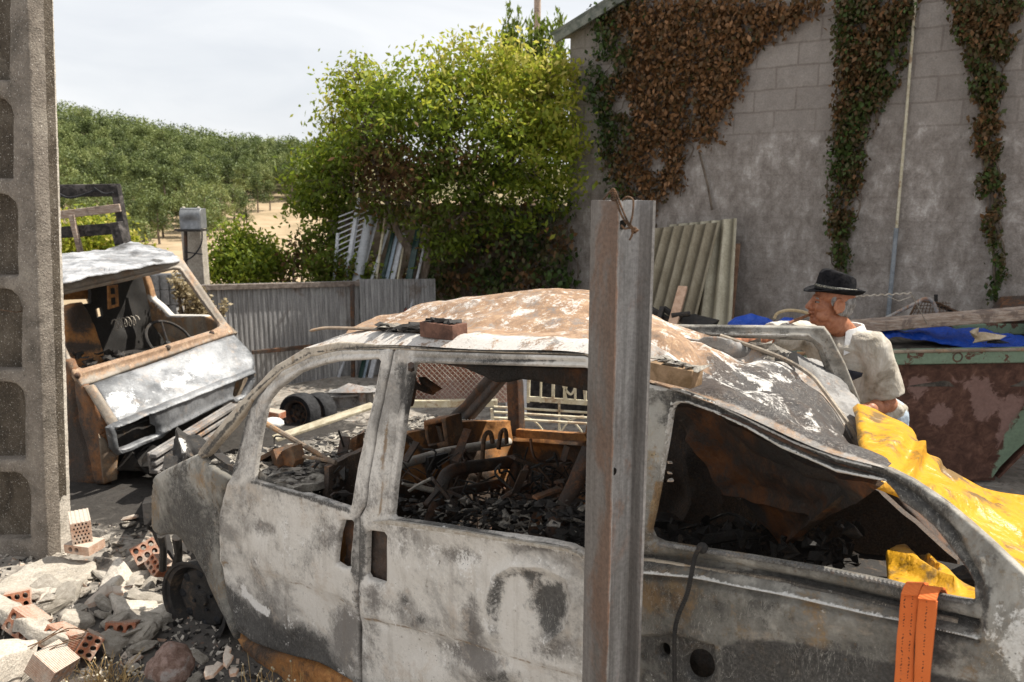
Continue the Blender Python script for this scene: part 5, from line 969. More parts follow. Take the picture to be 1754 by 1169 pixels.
# ================================================================ BURNT VAN (main subject)
VA = np.array([.766, -.643, 0]); VN = np.array([.643, .766, 0]); VP = np.array([-1.45, 3.4, 0]); VW = 1.45
VB0 = on(400, 825, VP, VN); VB1 = on(1690, 1065, VP, VN); vb = unit(VB1 - VB0); tl_ = math.radians(11)
up_in = np.array([0, 0, 1]) * math.cos(tl_) + VN * math.sin(tl_); nU = unit(np.cross(vb, up_in)); nU = nU if nU @ VN < 0 else -nU
def ns(u, v):
    u = np.asarray(u, float); v = np.asarray(v, float); up = v < 825 + (u - 400) * (240 / 1290)
    P = np.where(up[..., None], on(u, v, VB0, nU), on(u, v, VP, VN)); N = np.where(up[..., None], nU, -VN); return P, N
def T_(u, v, t): return on(np.asarray(u, float), np.asarray(v, float), VP + VN * VW * t, VN)
def ts(t):
    def f(u, v): P = T_(u, v, t); return P, np.broadcast_to(-VN, P.shape)
    return f
van = thing('burnt_van', 'burnt out van with ash white doors, empty windows and caved-in roof in the foreground', 'van', gp(700, 1200) * [1, 1, 0])
S = lambda name, mat, *a, **k: MB().sheet(*a, **k).build(name, mat, van)
# front wing
S('front_wing', M['van_dark'], [(243, 842), (250, 826), (266, 813), (300, 795), (335, 777), (345, 786), (368, 803), (393, 818), (381, 850), (376, 880), (374, 930), (378, 985), (388, 1040), (400, 1082), (398, 1100), (384, 1072), (362, 1020), (343, 975), (331, 952), (318, 945), (308, 925), (298, 916), (282, 917), (272, 920), (258, 908), (244, 884)], ns, step=5, er=.02, erpx=6, thick=.016, nz=(4, .01),
  disp=lambda u, v: blobs([(300, 860, 40, 60, .02)])(u, v) - .0016 * np.maximum(0, 262 - u) ** 1.5, attrs={'rust': blobs([(345, 820, 40, 14, .14, 25), (262, 860, 14, 40, .18)]), 'soot': blobs([(330, 900, 40, 60, .18), (300, 850, 12, 40, .1)]), 'ash': blobs([(300, 800, 40, 10, .3, -25)])})
k = MB()
k.tube([T_(276, 918, .03), T_(280, 940, .04), T_(279, 975, .06)], [.02, .018, .02], 8); k.tube([T_(303, 920, .06), T_(306, 950, .08), T_(300, 985, .1)], [.025, .02, .03], 8)
k.sheet([(250, 905), (276, 920), (300, 985), (330, 1000), (345, 960), (372, 1000), (400, 1085), (390, 1100), (330, 1010), (300, 990)], ts(.2), step=10, thick=.05, nz=(8, .04)); k.build('inner_wing', M['char'], van)
# wheel
wheel(van, T_(352, 1022, .05), unit(-VN + .25 * VA), .205, .15, False, M['char'])
k = MB(); k.tube([T_(352, 1022, .1), T_(400, 1010, .9)], .05, 8); k.beam(T_(300, 985, .25), T_(330, 960, .95), .3, .2); k.beam(T_(255, 880, .2), T_(262, 850, .9), .06, .12)
rg = np.random.default_rng(12)
for i in range(26): k.hull(T_(rg.uniform(280, 420), rg.uniform(800, 980), rg.uniform(.25, .9)) + rg.normal(size=(9, 3)) * .06)
k.build('engine_bay', M['char'], van)
# front door
fd_out = [(402, 1084), (388, 1040), (379, 985), (375, 930), (377, 880), (382, 852), (394, 820), (398, 805), (412, 755), (424, 705), (432, 686), (446, 668), (482, 635), (532, 609), (582, 599), (656, 597), (672, 597), (645, 735), (623, 868), (613, 884), (612, 1000), (608, 1090), (613, 1180), (616, 1260), (600, 1170), (540, 1140), (470, 1118), (425, 1100)]
win1 = [(431, 822), (436, 790), (446, 735), (456, 686), (470, 668), (510, 638), (545, 625), (572, 619), (648, 615), (652, 619), (630, 730), (612, 800), (599, 866), (594, 872), (560, 860), (500, 842)]
hnd1 = [(582, 893), (600, 893), (603, 900), (599, 974), (586, 974), (574, 965), (576, 915)]
S('front_door', M['van_side'], fd_out, ns, [win1, hnd1], step=6, er=.009, erpx=4, thick=.016, nz=(3.2, .008),
  disp=blobs([('l', [(385, 962), (470, 985), (560, 1020), (612, 1042)], 3, -.003), ('p', [(370, 962), (470, 989), (560, 1024), (625, 1048), (640, 1300), (370, 1300)], 4, -.007), ('l', [(486, 905), (494, 1000), (497, 1085)], 7, .011), ('l', [(520, 905), (512, 1000), (508, 1085)], 7, -.008), (560, 910, 40, 30, -.010), (440, 900, 30, 24, -.008), (555, 1085, 40, 50, -.02), (572, 1043, 10, 16, -.014), (450, 1030, 30, 40, -.012), ('l', [(396, 830), (384, 880), (383, 960), (408, 1075)], 6, .014),
    ('l', [(444, 672), (482, 645), (535, 617), (582, 607), (648, 606)], 3, -.008), ('l', [(410, 800), (437, 690)], 4, -.008)]),
  attrs={'ash': blobs([(480, 930, 90, 60, .2), (560, 1010, 50, 40, .16), (550, 930, 34, 30, -.28), (455, 905, 28, 14, -.3, 15), (520, 985, 18, 40, -.2), (440, 960, 20, 30, -.16), (580, 1090, 20, 40, -.2), ('p', win1, 30, .1)]), 'pale': blobs([('l', [(412, 1008), (430, 1035), (452, 1052)], 5, .5), (490, 960, 30, 60, .09), (500, 1070, 20, 24, .12)], -.03),  # negative blotches paint soft shading around the door dents
    'soot': blobs([('p', win1, 14, .22), ('l', [(398, 812), (424, 700), (448, 668), (484, 634), (534, 608), (584, 599), (660, 598)], 2, .4), ('l', [(437, 815), (462, 690), (476, 668), (514, 643), (547, 631), (574, 625), (644, 620)], 2.2, .42), ('l', [(402, 806), (428, 700), (450, 670)], 2.5, .35), ('l', [(655, 622), (636, 730), (604, 866)], 2.2, .2), ('l', [(432, 826), (500, 846), (596, 876)], 3, .3), (540, 940, 30, 36, .09), (455, 985, 26, 24, .07), (420, 1120, 60, 30, .2), ('l', [(388, 850), (382, 900), (382, 960)], 4, .2), ('p', [(380, 1000), (405, 1030), (430, 1050), (455, 1058), (490, 1085), (512, 1082), (545, 1098), (580, 1150), (625, 1200), (540, 1170), (400, 1100)], 26, .62), ('p', [(602, 885), (614, 885), (614, 1130), (604, 1090), (598, 980)], 4, .28), (573, 1045, 9, 16, .22), (452, 900, 26, 10, .08, 20)], -.07),
    'rust': blobs([('l', [(384, 870), (384, 960), (398, 1040)], 5, .16), ('l', [(400, 832), (500, 858), (600, 884)], 3, .10), ('l', [(385, 964), (470, 988), (560, 1023), (612, 1045)], 2, .22)], -.08)})
S('door_handle', M['rust_dark'], [(568, 886), (606, 886), (606, 980), (568, 980)], lambda u, v: (ns(u, v)[0] + VN * .06, ns(u, v)[1]), step=6, thick=.01, nz=(20, .012))
# sill below the front door
S('sill', M['rusty'], [(398, 1085), (425, 1100), (470, 1118), (540, 1140), (602, 1168), (620, 1220), (700, 1300), (560, 1260), (470, 1160), (420, 1125)], lambda u, v: (T_(u, v, .05), np.broadcast_to(-VN, np.shape(u) + (3,))), step=7, er=.03, erpx=10, thick=.04, nz=(6, .015), attrs={'soot': blobs([(440, 1120, 30, 20, .15)])})
# roof rail + a pillar
S('roof_rail', M['van_frame'], [(335, 778), (345, 764), (388, 712), (430, 667), (470, 626), (520, 596), (580, 585), (655, 590), (760, 597), (1000, 604), (1062, 618), (1062, 634), (1000, 609), (760, 602), (655, 599), (582, 602), (532, 612), (484, 636), (446, 668), (424, 696), (396, 730), (352, 782), (344, 785)], ns, step=4, er=.012, erpx=4, thick=.022, nz=(7, .003), attrs={'ash': blobs([], .12), 'soot': blobs([('l', [(345, 782), (436, 672), (480, 632), (530, 606), (582, 597), (655, 595), (1000, 606)], 1.8, .4), ('l', [(352, 778), (424, 692)], 2, .3)], -.08)})
S('quarter_sill', M['char'], [(345, 785), (352, 780), (374, 796), (400, 810), (396, 818), (370, 804)], lambda u, v: (ns(u, v)[0] + VN * .03, ns(u, v)[1]), step=4, thick=.05, nz=(10, .004))
# sliding door
sd_out = [(674, 598), (760, 603), (1000, 610), (1058, 634), (1052, 700), (1036, 945), (1010, 1260), (620, 1260), (614, 1130), (613, 1000), (614, 886), (625, 868), (647, 735)]
win2 = [(707, 626), (712, 622), (1000, 630), (1030, 640), (1022, 760), (1008, 930), (1000, 948), (975, 936), (900, 922), (780, 905), (673, 889), (669, 884), (674, 840), (690, 730)]
hnd2 = [(625, 915), (632, 911), (655, 914), (660, 920), (659, 998), (654, 1002), (628, 994), (623, 986)]
S('sliding_door', M['van_side'], sd_out, ns, [win2, hnd2], step=6, er=.009, erpx=4, thick=.016, nz=(3.2, .008),
  disp=blobs([('l', [(614, 1056), (700, 1074), (790, 1098), (900, 1130), (990, 1160)], 3, -.003), ('p', [(600, 1058), (700, 1078), (790, 1102), (900, 1134), (1060, 1184), (1060, 1320), (600, 1320)], 4, -.008), ('l', [(848, 1085), (840, 1030), (850, 985), (880, 968), (930, 970), (975, 990), (985, 1030), (970, 1075), (940, 1100)], 10, .016), (935, 1035, 34, 50, -.02), (858, 1030, 12, 50, -.012), (770, 950, 60, 24, -.012), ('l', [(812, 1080), (822, 1010), (815, 965)], 6, .010), (760, 1120, 60, 26, -.018), (690, 1020, 22, 50, -.007),
    (700, 965, 40, 50, .006), (850, 1150, 70, 22, .018), ('l', [(634, 1010), (638, 1060), (660, 1075)], 5, -.010), ('l', [(690, 625), (655, 880)], 5, -.010), ('l', [(712, 612), (1000, 620)], 3, -.008), ('p', [(618, 905), (665, 908), (666, 1008), (618, 1000)], 4, -.006)]),
  attrs={'ash': blobs([(760, 1000, 130, 70, .2), (700, 1100, 80, 50, .1), (690, 1030, 24, 40, -.3), (780, 955, 50, 16, -.24, 10), (900, 940, 50, 12, -.3), (715, 1070, 26, 20, -.3), (810, 1060, 12, 40, -.3), (640, 1040, 14, 50, -.25), (790, 1120, 60, 14, -.3, 15), (950, 1110, 40, 20, -.2), (860, 1030, 30, 60, .1)], .03), 'pale': blobs([(760, 960, 90, 40, .1), ('l', [(848, 1085), (835, 1030), (850, 978), (890, 960), (940, 962), (985, 990)], 7, .12), (705, 1100, 40, 40, .08), ('l', [(645, 895), (800, 916), (975, 946)], 3, .28)], -.02),  # greyer blotches here stand in for shading at the dents
    'soot': blobs([('p', [(905, 1010), (915, 992), (940, 984), (968, 988), (984, 1020), (978, 1060), (955, 1090), (930, 1095), (912, 1070), (900, 1035)], 24, .42), ('l', [(852, 1082), (846, 1035), (856, 990), (875, 980), (905, 982)], 18, .36), (690, 1030, 12, 14, .28), (718, 1066, 14, 12, .28), (808, 1062, 6, 26, .26), (860, 1160, 50, 24, .3), ('p', [(668, 612), (700, 622), (664, 880), (655, 880)], 6, .22), ('l', [(622, 890), (618, 1000), (616, 1120)], 4, .28), (900, 618, 100, 3, .3), (690, 660, 8, 50, .2), ('l', [(716, 628), (1000, 636)], 2.2, .4), ('l', [(703, 640), (677, 870)], 2.4, .4), ('l', [(680, 892), (800, 908), (975, 940)], 2.2, .35), ('l', [(615, 890), (613, 1000), (612, 1150)], 3, .4), ('p', win2, 14, .2), ('l', [(674, 600), (648, 735), (626, 866), (616, 884)], 2.2, .45), ('p', hnd2, 10, .2)], -.09),
    'rust': blobs([('l', [(668, 700), (648, 890)], 2.5, .30), ('l', [(614, 1058), (700, 1077), (790, 1101), (900, 1133), (990, 1163)], 2, .24), (760, 1010, 50, 50, .03)], -.08)})
S('door_handle', M['rust_dark'], [(616, 904), (666, 906), (667, 1010), (616, 1004)], lambda u, v: (ns(u, v)[0] + VN * .045, ns(u, v)[1]), step=5, thick=.01, nz=(24, .01), attrs={'rust': blobs([], -.1)})
k = MB(); k.sheet([(640, 893), (800, 915), (975, 943), (1000, 953), (996, 948), (975, 938), (800, 909), (672, 890)], lambda u, v: (ns(u, v)[0] - VN * .012, ns(u, v)[1]), step=5, thick=.012); k.build('window_trim', M['palewire'], van)
# rear quarter with the long window
rq_out = [(1060, 634), (1103, 656), (1162, 666), (1223, 688), (1289, 722), (1359, 757), (1430, 781), (1490, 796), (1520, 802), (1561, 822), (1617, 859), (1660, 894), (1700, 930), (1753, 981), (1830, 1060), (1830, 1300), (1012, 1300), (1038, 945), (1052, 700)]
win3 = [(1110, 908), (1122, 850), (1136, 770), (1147, 706), (1151, 694), (1158, 690), (1175, 691), (1223, 709), (1279, 736), (1336, 769), (1390, 792), (1430, 810), (1480, 820), (1514, 826), (1530, 842), (1542, 860), (1572, 880), (1599, 903), (1618, 926), (1636, 950), (1655, 975), (1668, 998), (1669, 1026), (1664, 1030), (1613, 1021), (1519, 997), (1400, 973), (1289, 954), (1200, 941), (1130, 929), (1116, 922)]
fh1 = [(1130 + 10 * math.cos(a), 1122 + 13 * math.sin(a)) for a in np.linspace(0, 6.28, 15)[:-1]]; fh2 = [(1193 + 25 * math.cos(a), 1146 + 28 * math.sin(a)) for a in np.linspace(0, 6.28, 23)[:-1]]
S('rear_quarter', M['van_dark'], rq_out, ns, [win3, fh1, fh2], step=6.5, er=.010, erpx=5, thick=.018, nz=(3.5, .006),
  disp=blobs([('l', [(1060, 952), (1200, 962), (1330, 988), (1500, 1026), (1672, 1070)], 8, -.028), ('l', [(1060, 973), (1180, 985), (1330, 1012), (1537, 1056), (1676, 1088)], 4, .016), ('l', [(1060, 985), (1180, 996), (1330, 1024), (1537, 1068), (1676, 1098)], 4, -.012), ('p', [(1092, 1092), (1150, 1090), (1222, 1108), (1226, 1200), (1088, 1200)], 5, -.02), ('l', [(1162, 678), (1223, 699), (1289, 730), (1430, 796), (1514, 815), (1570, 850), (1630, 905), (1680, 990)], 5, -.012), (1420, 1060, 90, 30, .012), ('l', [(1682, 960), (1700, 1040), (1690, 1090)], 10, .014), (1193, 1146, 34, 38, .012), (1300, 1160, 50, 40, -.012), ('l', [(1105, 680), (1120, 720), (1100, 900)], 8, .012)]),
  attrs={'ash': blobs([(1390, 1060, 80, 26, .4), (1120, 780, 26, 120, .6), (1730, 1090, 80, 90, .9), (1640, 880, 60, 24, .25, 40), (1590, 1080, 60, 30, .1)]), 'pale': blobs([(1740, 1090, 50, 70, .3), ('l', [(1060, 973), (1180, 985), (1330, 1012), (1537, 1056), (1676, 1088)], 3, .40), ('l', [(1150, 691), (1176, 690), (1223, 706), (1279, 733), (1336, 766), (1390, 789), (1430, 807), (1514, 823)], 2.4, .6), ('l', [(1118, 915), (1136, 775), (1150, 700)], 4, .28), ('l', [(1105, 660), (1162, 669), (1223, 691), (1289, 725), (1359, 760), (1430, 784), (1490, 799)], 2, .55)]),  # thin pale lines paint the lit edges of rail and window top
    'soot': blobs([('l', [(1060, 955), (1330, 990), (1672, 1072)], 7, .2), ('p', [(1240, 1110), (1270, 1095), (1330, 1098), (1400, 1112), (1540, 1140), (1720, 1180), (1720, 1240), (1235, 1240)], 5, .22), ('p', win3, 40, .1), (1600, 1110, 60, 30, .2), ('l', [(1162, 679), (1223, 700), (1289, 730), (1359, 766), (1430, 795), (1514, 814), (1575, 855), (1640, 920)], 6, .45), ('l', [(1640, 960), (1690, 1010), (1690, 1070)], 8, .3), ('p', [(1092, 1092), (1150, 1090), (1222, 1108), (1226, 1200), (1088, 1200)], 5, .15), (1120, 800, 20, 90, -.3), (1740, 1080, 50, 70, -.35)]),
    'rust': blobs([('l', [(1112, 905), (1125, 830)], 4, .35), (1110, 1020, 30, 30, .2), (1195, 1112, 40, 10, .3), (1140, 1020, 60, 24, .14)])})
S('fuel_recess', M['rust_dark'], [(1085, 1085), (1226, 1090), (1240, 1230), (1080, 1230)], lambda u, v: (T_(u, v, .09), np.broadcast_to(-VN, np.shape(u) + (3,))), step=9, thick=.01, nz=(10, .02), attrs={'soot': blobs([], .35)})
S('door_track', M['van_frame'], [(1060, 955), (1110, 958), (1330, 992), (1500, 1030), (1640, 1062), (1640, 1072), (1500, 1040), (1330, 1003), (1110, 968), (1060, 965)], lambda u, v: (T_(u, v, .004), np.broadcast_to(-VN, np.shape(u) + (3,))), step=5, thick=.008, nz=(12, .003), attrs={'soot': blobs([(1450, 1020, 200, 30, .35)], .0), 'ash': blobs([(1150, 965, 90, 20, .5)])})
k = MB(); q = smoothcurve([ns(np.array(u), np.array(v))[0] - VN * .006 for u, v in ((1130, 931), (1200, 942), (1289, 955), (1400, 974), (1519, 998), (1613, 1022), (1664, 1031))], 30); rg = np.random.default_rng(1)
k.tube([p + [0, 0, .003 * (i % 2)] for i, p in enumerate(q)], .0055, 6); k.build('window_seal', burnt('seal', ash=(.3, .29, .27), grey=(.12, .115, .11), a=.4, r=.1, k=.35, sc=3), van)
# ---- roof
rows = [(0.0, [(520, 597), (655, 591), (820, 599), (1000, 605), (1105, 652), (1250, 702), (1400, 769), (1514, 802)]),
        (.05, [(545, 584), (660, 572), (820, 582), (1000, 590), (1112, 634), (1256, 690), (1404, 758), (1514, 799)]),
        (.28, [(618, 556), (745, 548), (870, 562), (1020, 583), (1125, 632), (1262, 672), (1395, 742), (1500, 797)]),
        (.52, [(720, 521), (850, 508), (975, 497), (1100, 552), (1190, 622), (1290, 668), (1375, 725), (1468, 788)]),
        (.76, [(850, 511), (940, 503), (1045, 512), (1150, 560), (1240, 606), (1330, 648), (1410, 712), (1470, 780)]),
        (.97, [(940, 530), (1020, 532), (1112, 546), (1205, 575), (1290, 604), (1380, 650), (1440, 722), (1482, 796)]),
        (1.0, [(950, 532), (1030, 534), (1116, 545), (1208, 573), (1294, 600), (1387, 647), (1446, 720), (1486, 798)])]
ctl = np.array([[(ns(np.array(float(u)), np.array(float(v)))[0] + VN * t * 1.2 if t < .06 else T_(u, v, t)) for u, v in r] for t, r in rows]); tt_ = np.array([r[0] for r in rows]); nc = 110; nr = 64
tt_ = np.array([0, .06, .28, .52, .76, .95, 1.0])
def cr(P, x, xs):
    i = int(np.clip(np.searchsorted(xs, x) - 1, 0, len(xs) - 2)); t = (x - xs[i]) / (xs[i + 1] - xs[i]); p1, p2 = P[i], P[i + 1]; p0 = P[i - 1] if i else 2 * p1 - p2; p3 = P[i + 2] if i + 2 < len(P) else 2 * p2 - p1
    h1 = (xs[i + 1] - xs[i]); m1 = (p2 - p0) / ((xs[i + 1] - xs[i - 1]) if i else 2 * h1) * h1; m2 = (p3 - p1) / ((xs[i + 2] - xs[i]) if i + 2 < len(P) else 2 * h1) * h1
    t2, t3 = t * t, t * t * t; return (2 * t3 - 3 * t2 + 1) * p1 + (t3 - 2 * t2 + t) * m1 + (-2 * t3 + 3 * t2) * p2 + (t3 - t2) * m2
cs = np.arange(8.0); G = []; aR = np.zeros((nr, nc)); aS = np.zeros((nr, nc)); aP = np.zeros((nr, nc))
for i in range(nr):
    t = i / (nr - 1); rowpts = [cr(ctl[:, j], t, tt_) for j in range(8)]; L = []
    for j in range(nc):
        c = 7 * j / (nc - 1); p = cr(np.array(rowpts), c, cs); f = min(1, t / .12) * min(1, (1 - t) / .06)
        cre = abs(mnoise.noise(Vector((p[0] * 2.2, p[1] * 2.2, 0)))); cr2 = abs(mnoise.noise(Vector((p[0] * 4.3 + 3, p[1] * 3.6, 1)))); dz = -.03 * (1 - min(1, cre * 5)) * f * (.5 + .8 * (c > 2.9)) - .026 * (1 - min(1, cr2 * 4)) * f * (c > 2.9) + .05 * (abs(mnoise.noise(Vector((p[0] * 2.6 + 9, p[1] * 2.6, 4)))) - .2) * f * (c > 2.9) + .012 * mnoise.fractal(Vector((p[0] * 6, p[1] * 6, 2)), .9, 2, 4) * f
        for tr_, w_ in ((.52, .018), (.66, .018)): dz -= .014 * math.exp(-((t - tr_) / w_) ** 2) * (2.4 < c < 5)
        dz += .03 * math.exp(-((t - .40 - .05 * (c - 1)) / .03) ** 2) * math.exp(-((c - .8) / .7) ** 2)
        L.append(p + np.array([0, 0, dz])); aR[i, j] = np.clip((.20 if c < 3.3 else .05) * (1 - .4 * (t < .1)) + .3 * (c > 3) * (t > .5) * (t < .8) * (c < 4.3), 0, 1); aS[i, j] = np.clip((c - 3.5) * .5 - .55 * max(0, t - .62) * (c < 5.2), 0, .42) * (t < .95) * (t > .02) - .12 * (c < 3); aR[i, j] += .2 * (c > 4) * mnoise.noise(Vector((p[0] * 3, p[1] * 3, 7))); aR[i, j] += .25 * (t < .08) * (3.2 < c < 4.8); aP[i, j] = (.22 if t < .08 and c < 3.4 else -.1 if t < .1 else (.10 * math.exp(-((t - .45) / .2) ** 2) + (.12 if t > .72 and c < 5 else 0) + .07 * math.exp(-((t - .62) / .16) ** 2 - ((c - 5.2) / .8) ** 2)))
    G.append(L)
mb = MB(); mb.grid(np.array(G), thick=0, mi=0); Gb = np.array(G) - np.array([0, 0, .02]); nv_ = nr * nc
mb.att = {'rust': [(0, aR.ravel())], 'soot': [(0, aS.ravel())], 'pale': [(0, aP.ravel())]}
mb.grid(Gb[::-1], mi=1); mb.build('roof', [M['van_roof'], M['rust_dark']], van, 50)
k = MB()
for off in (.985, 1.02):
    pts = smoothcurve([T_(u, v, off) + np.array([0, 0, .012]) for u, v in ((1234, 580), (1294, 601), (1344, 621), (1387, 647), (1412, 676), (1444, 719), (1456, 737), (1473, 774), (1487, 800))], 6); k.tube(pts, .009, 6)
k.build('roof_gutter', M['van_frame'], van)
S('far_rail_panel', burnt('pale_far_panel', ash=(.3, .29, .28), grey=(.15, .145, .14), a=.55, r=.14, k=.26, w=.2, sc=2.2, pale=(.44, .42, .4)), [(1180, 566), (1240, 576), (1300, 588), (1350, 598), (1404, 610), (1420, 622), (1436, 643), (1462, 674), (1478, 696), (1476, 735), (1468, 744), (1452, 732), (1408, 672), (1387, 646), (1344, 620), (1294, 600), (1234, 580)], (lambda a, b, c: (lambda n_: planept(a, n_))(np.cross(b - a, c - a)))(T_(1294, 600, 1.0), T_(1446, 720, 1.0), T_(1440, 644, 1.3)), step=5, er=.03, erpx=8, thick=.03, nz=(5, .02))
S('far_rear_pillar', M['rust_dark'], [(1444, 718), (1470, 742), (1478, 735), (1482, 770), (1492, 805), (1540, 850), (1620, 940), (1600, 960), (1480, 830), (1465, 770)], ts(1.06), step=6, er=.02, erpx=5, thick=.05, nz=(8, .012))
fdp = plane3((1200, 565, 3.55), (1440, 570, 3.35), (1440, 640, 3.35))
S('far_door_frame', M['van_dark'], [(1150, 558), (1180, 559), (1300, 560), (1412, 562), (1422, 575), (1448, 625), (1474, 690), (1440, 690), (1412, 632), (1400, 600), (1392, 589), (1378, 584), (1200, 578), (1150, 576)], fdp, step=4, er=.01, erpx=4, thick=.03, nz=(7, .003), disp=blobs([('l', [(1200, 571), (1385, 574), (1405, 588), (1440, 665)], 4, .012)]), attrs={'ash': blobs([('l', [(1200, 571), (1385, 574)], 4, .5)]), 'pale': blobs([('l', [(1200, 572), (1380, 575)], 2.5, .35)])})
# ---- far side and interior
far_out = [(740, 735), (790, 728), (880, 740), (1000, 749), (1014, 700), (1020, 640), (1110, 575), (1200, 592), (1294, 615), (1387, 660), (1440, 735), (1480, 812), (1510, 850), (1640, 960), (1640, 1100), (740, 1020)]
slots = [[(1137, 791), (1141, 789), (1151, 790), (1153, 793), (1151, 797), (1140, 797)], [(1137, 808), (1141, 806), (1151, 808), (1153, 811), (1151, 815), (1140, 814)], [(1137, 826), (1143, 820), (1152, 819), (1154, 823), (1152, 828), (1139, 828)]]
S('far_side', M['rusty'], far_out, ts(1.0), slots, step=9, thick=.04, nz=(5, .015), disp=blobs([('l', [(880, 752), (1000, 762)], 6, .03), (960, 830, 40, 40, -.02), ('l', [(1180, 780), (1190, 860), (1170, 900)], 14, .03), ('l', [(1225, 740), (1240, 860)], 10, .025), (1160, 850, 16, 26, -.03), ('l', [(1330, 935), (1500, 830)], 8, .03)]),
  attrs={'soot': blobs([('p', [(1040, 560), (1700, 700), (1700, 1110), (1030, 1110)], 30, .5), (900, 850, 60, 40, .25), (985, 800, 30, 60, .2), (860, 800, 40, 60, .2), (940, 797, 13, 18, .9), (1190, 840, 60, 30, -.16)]), 'ash': blobs([(1170, 850, 40, 50, .25)])})  # small dark oval paints the shade of a recess in the door trim
S('far_quarter_strut', M['rust_dark'], [(862, 590), (882, 590), (884, 650), (889, 750), (868, 748), (866, 660)], ts(.99), step=5, er=.012, erpx=4, thick=.04, nz=(9, .006))
S('far_windscreen_pillar', M['rust_dark'], [(762, 716), (800, 722), (828, 690), (870, 640), (940, 556), (926, 540), (834, 638), (790, 690)], ts(1.0), step=5, er=.015, erpx=5, thick=.05, nz=(9, .006), disp=blobs([('l', [(790, 710), (900, 590)], 4, -.012)]))
S('far_window_ledge', M['rusty'], [(884, 736), (1000, 744), (1006, 756), (884, 750)], ts(.96), step=5, thick=.03, nz=(9, .004))
S('roof_crossbeam', M['rust_dark'], [(735, 622), (800, 624), (1030, 632), (1030, 682), (1000, 672), (950, 661), (890, 651), (868, 656), (848, 656), (830, 648), (790, 632)], ts(.42), step=6, er=.02, erpx=5, thick=.05, nz=(7, .012), attrs={'soot': blobs([(850, 645, 60, 16, .4)])})
S('roof_lining', M['rust_dark'], [(1160, 693), (1180, 696), (1290, 742), (1380, 790), (1440, 818), (1510, 832), (1470, 860), (1420, 884), (1375, 918), (1342, 942), (1310, 905), (1262, 850), (1215, 790), (1180, 745)], plane3((1165, 695, 2.6), (1490, 830, 1.75), (1335, 930, 2.55)), step=7, thick=.015, nz=(4, .03), disp=blobs([('l', [(1190, 740), (1260, 830), (1300, 845), (1400, 880)], 6, .03), ('l', [(1200, 710), (1300, 790), (1440, 850)], 8, -.025), ('l', [(1340, 935), (1440, 850)], 5, .02)]), attrs={'rust': blobs([('l', [(1200, 750), (1300, 860), (1340, 920)], 18, .35)]), 'soot': blobs([(1380, 810, 80, 20, .3, 25), (1260, 850, 60, 8, .3, 40)])})
# floor, seat base mass
fl = [T_(330, 1010, .06), T_(330, 1010, .06) + VA * 3.2 + [0, 0, .42]]; F0 = np.array([fl[0][0], fl[0][1], .33]); G = []
for i in range(60):
    s = 3.2 * i / 59; G.append([F0 + VA * s + VN * (VW * .92 * j / 24) + np.array([0, 0, .14 * s + .05 * mnoise.fractal(Vector((s * 3, j * .25, 0)), .8, 2, 4)]) for j in range(25)])
MB().grid(np.array(G), thick=-.03).build('floor', M['char'], van, 50)
FW = lambda s, t, z: VP + VA * s + VN * VW * t + np.array([0, 0, z])
# firewall and dashboard
S('firewall', M['rusty'], [(560, 800), (655, 755), (700, 742), (760, 730), (800, 722), (876, 722), (880, 800), (880, 900), (820, 930), (700, 1000), (560, 1020)], planept(VP + VN * .7 + VA * .75, VA), [[(729, 729), (753, 724), (758, 758), (733, 765), (728, 750)], [(697, 752), (703, 752), (704, 762), (698, 763)]], step=6, thick=.03, nz=(7, .02), disp=blobs([(700, 830, 26, 24, .05), (735, 815, 18, 20, .05), ('l', [(690, 745), (715, 770), (722, 800)], 5, .025), (760, 850, 20, 40, .05)]), attrs={'soot': blobs([('l', [(688, 745), (715, 768), (724, 800)], 4, .5), (800, 800, 30, 70, .3), (742, 742, 22, 30, .25), (850, 860, 60, 40, .25), (690, 900, 60, 50, .4), (600, 830, 60, 60, .5), (760, 880, 120, 50, .3)], .0), 'rust': blobs([(700, 800, 40, 40, .1)], .05), 'ash': blobs([(710, 780, 40, 40, .25), (720, 840, 30, 30, .25)])})
G = []; rgd = np.random.default_rng(21)
for i in range(46):
    s = .12 + .62 * i / 45; G.append([FW(s - .05 * (j / 59), .03 + .95 * j / 59, .90 + .10 * (s - .12) - .11 * j / 59 + .018 * mnoise.fractal(Vector((s * 9, j * .22, 5)), .9, 2, 5) - .25 * max(0, s - .62)) for j in range(60)])
dash = MB().grid(np.array(G), thick=-.03).build('dashboard', M['ashbits'], van, 40)
k = MB(); k2 = MB()
for i in range(1100):
    s, t = rgd.uniform(.1, .72), rgd.uniform(.03, .97); c = FW(s - .05 * t, t, .915 + .10 * (s - .12) - .11 * t - .25 * max(0, s - .62)); w = rgd.uniform(.005, .02); (k if i % 3 else k2).hull(c + rgd.normal(size=(7, 3)) * [w, w, w * .28])
tag(k.build('ash_flakes', M['ashbits'], van, 20), kind='stuff'); tag(k2.build('charred_flakes', M['char'], van, 20), kind='stuff')
k = MB(); k.sheet([(724, 722), (762, 716), (768, 765), (752, 772), (728, 768)], ts(.56), [[(731, 730), (755, 724), (760, 757), (735, 764)]], step=4, thick=.1, er=.008, erpx=3); k.build('glovebox_frame', M['rust_mid'], van); k = MB(); k.sheet([(430, 790), (468, 770), (478, 800), (470, 838), (440, 832)], ts(.1), [[(436, 795), (464, 780), (470, 812), (462, 825), (438, 826)]], step=5, thick=.12); k.sheet([(482, 775), (500, 765), (505, 790), (492, 840), (470, 842), (478, 800)], ts(.12), step=5, thick=.05, nz=(10, .02)); k.sheet([(560, 775), (600, 755), (612, 745), (612, 800), (560, 795)], ts(.35), step=6, thick=.04, nz=(9, .02)); k.build('dash_frame', M['rust_mid'], van)
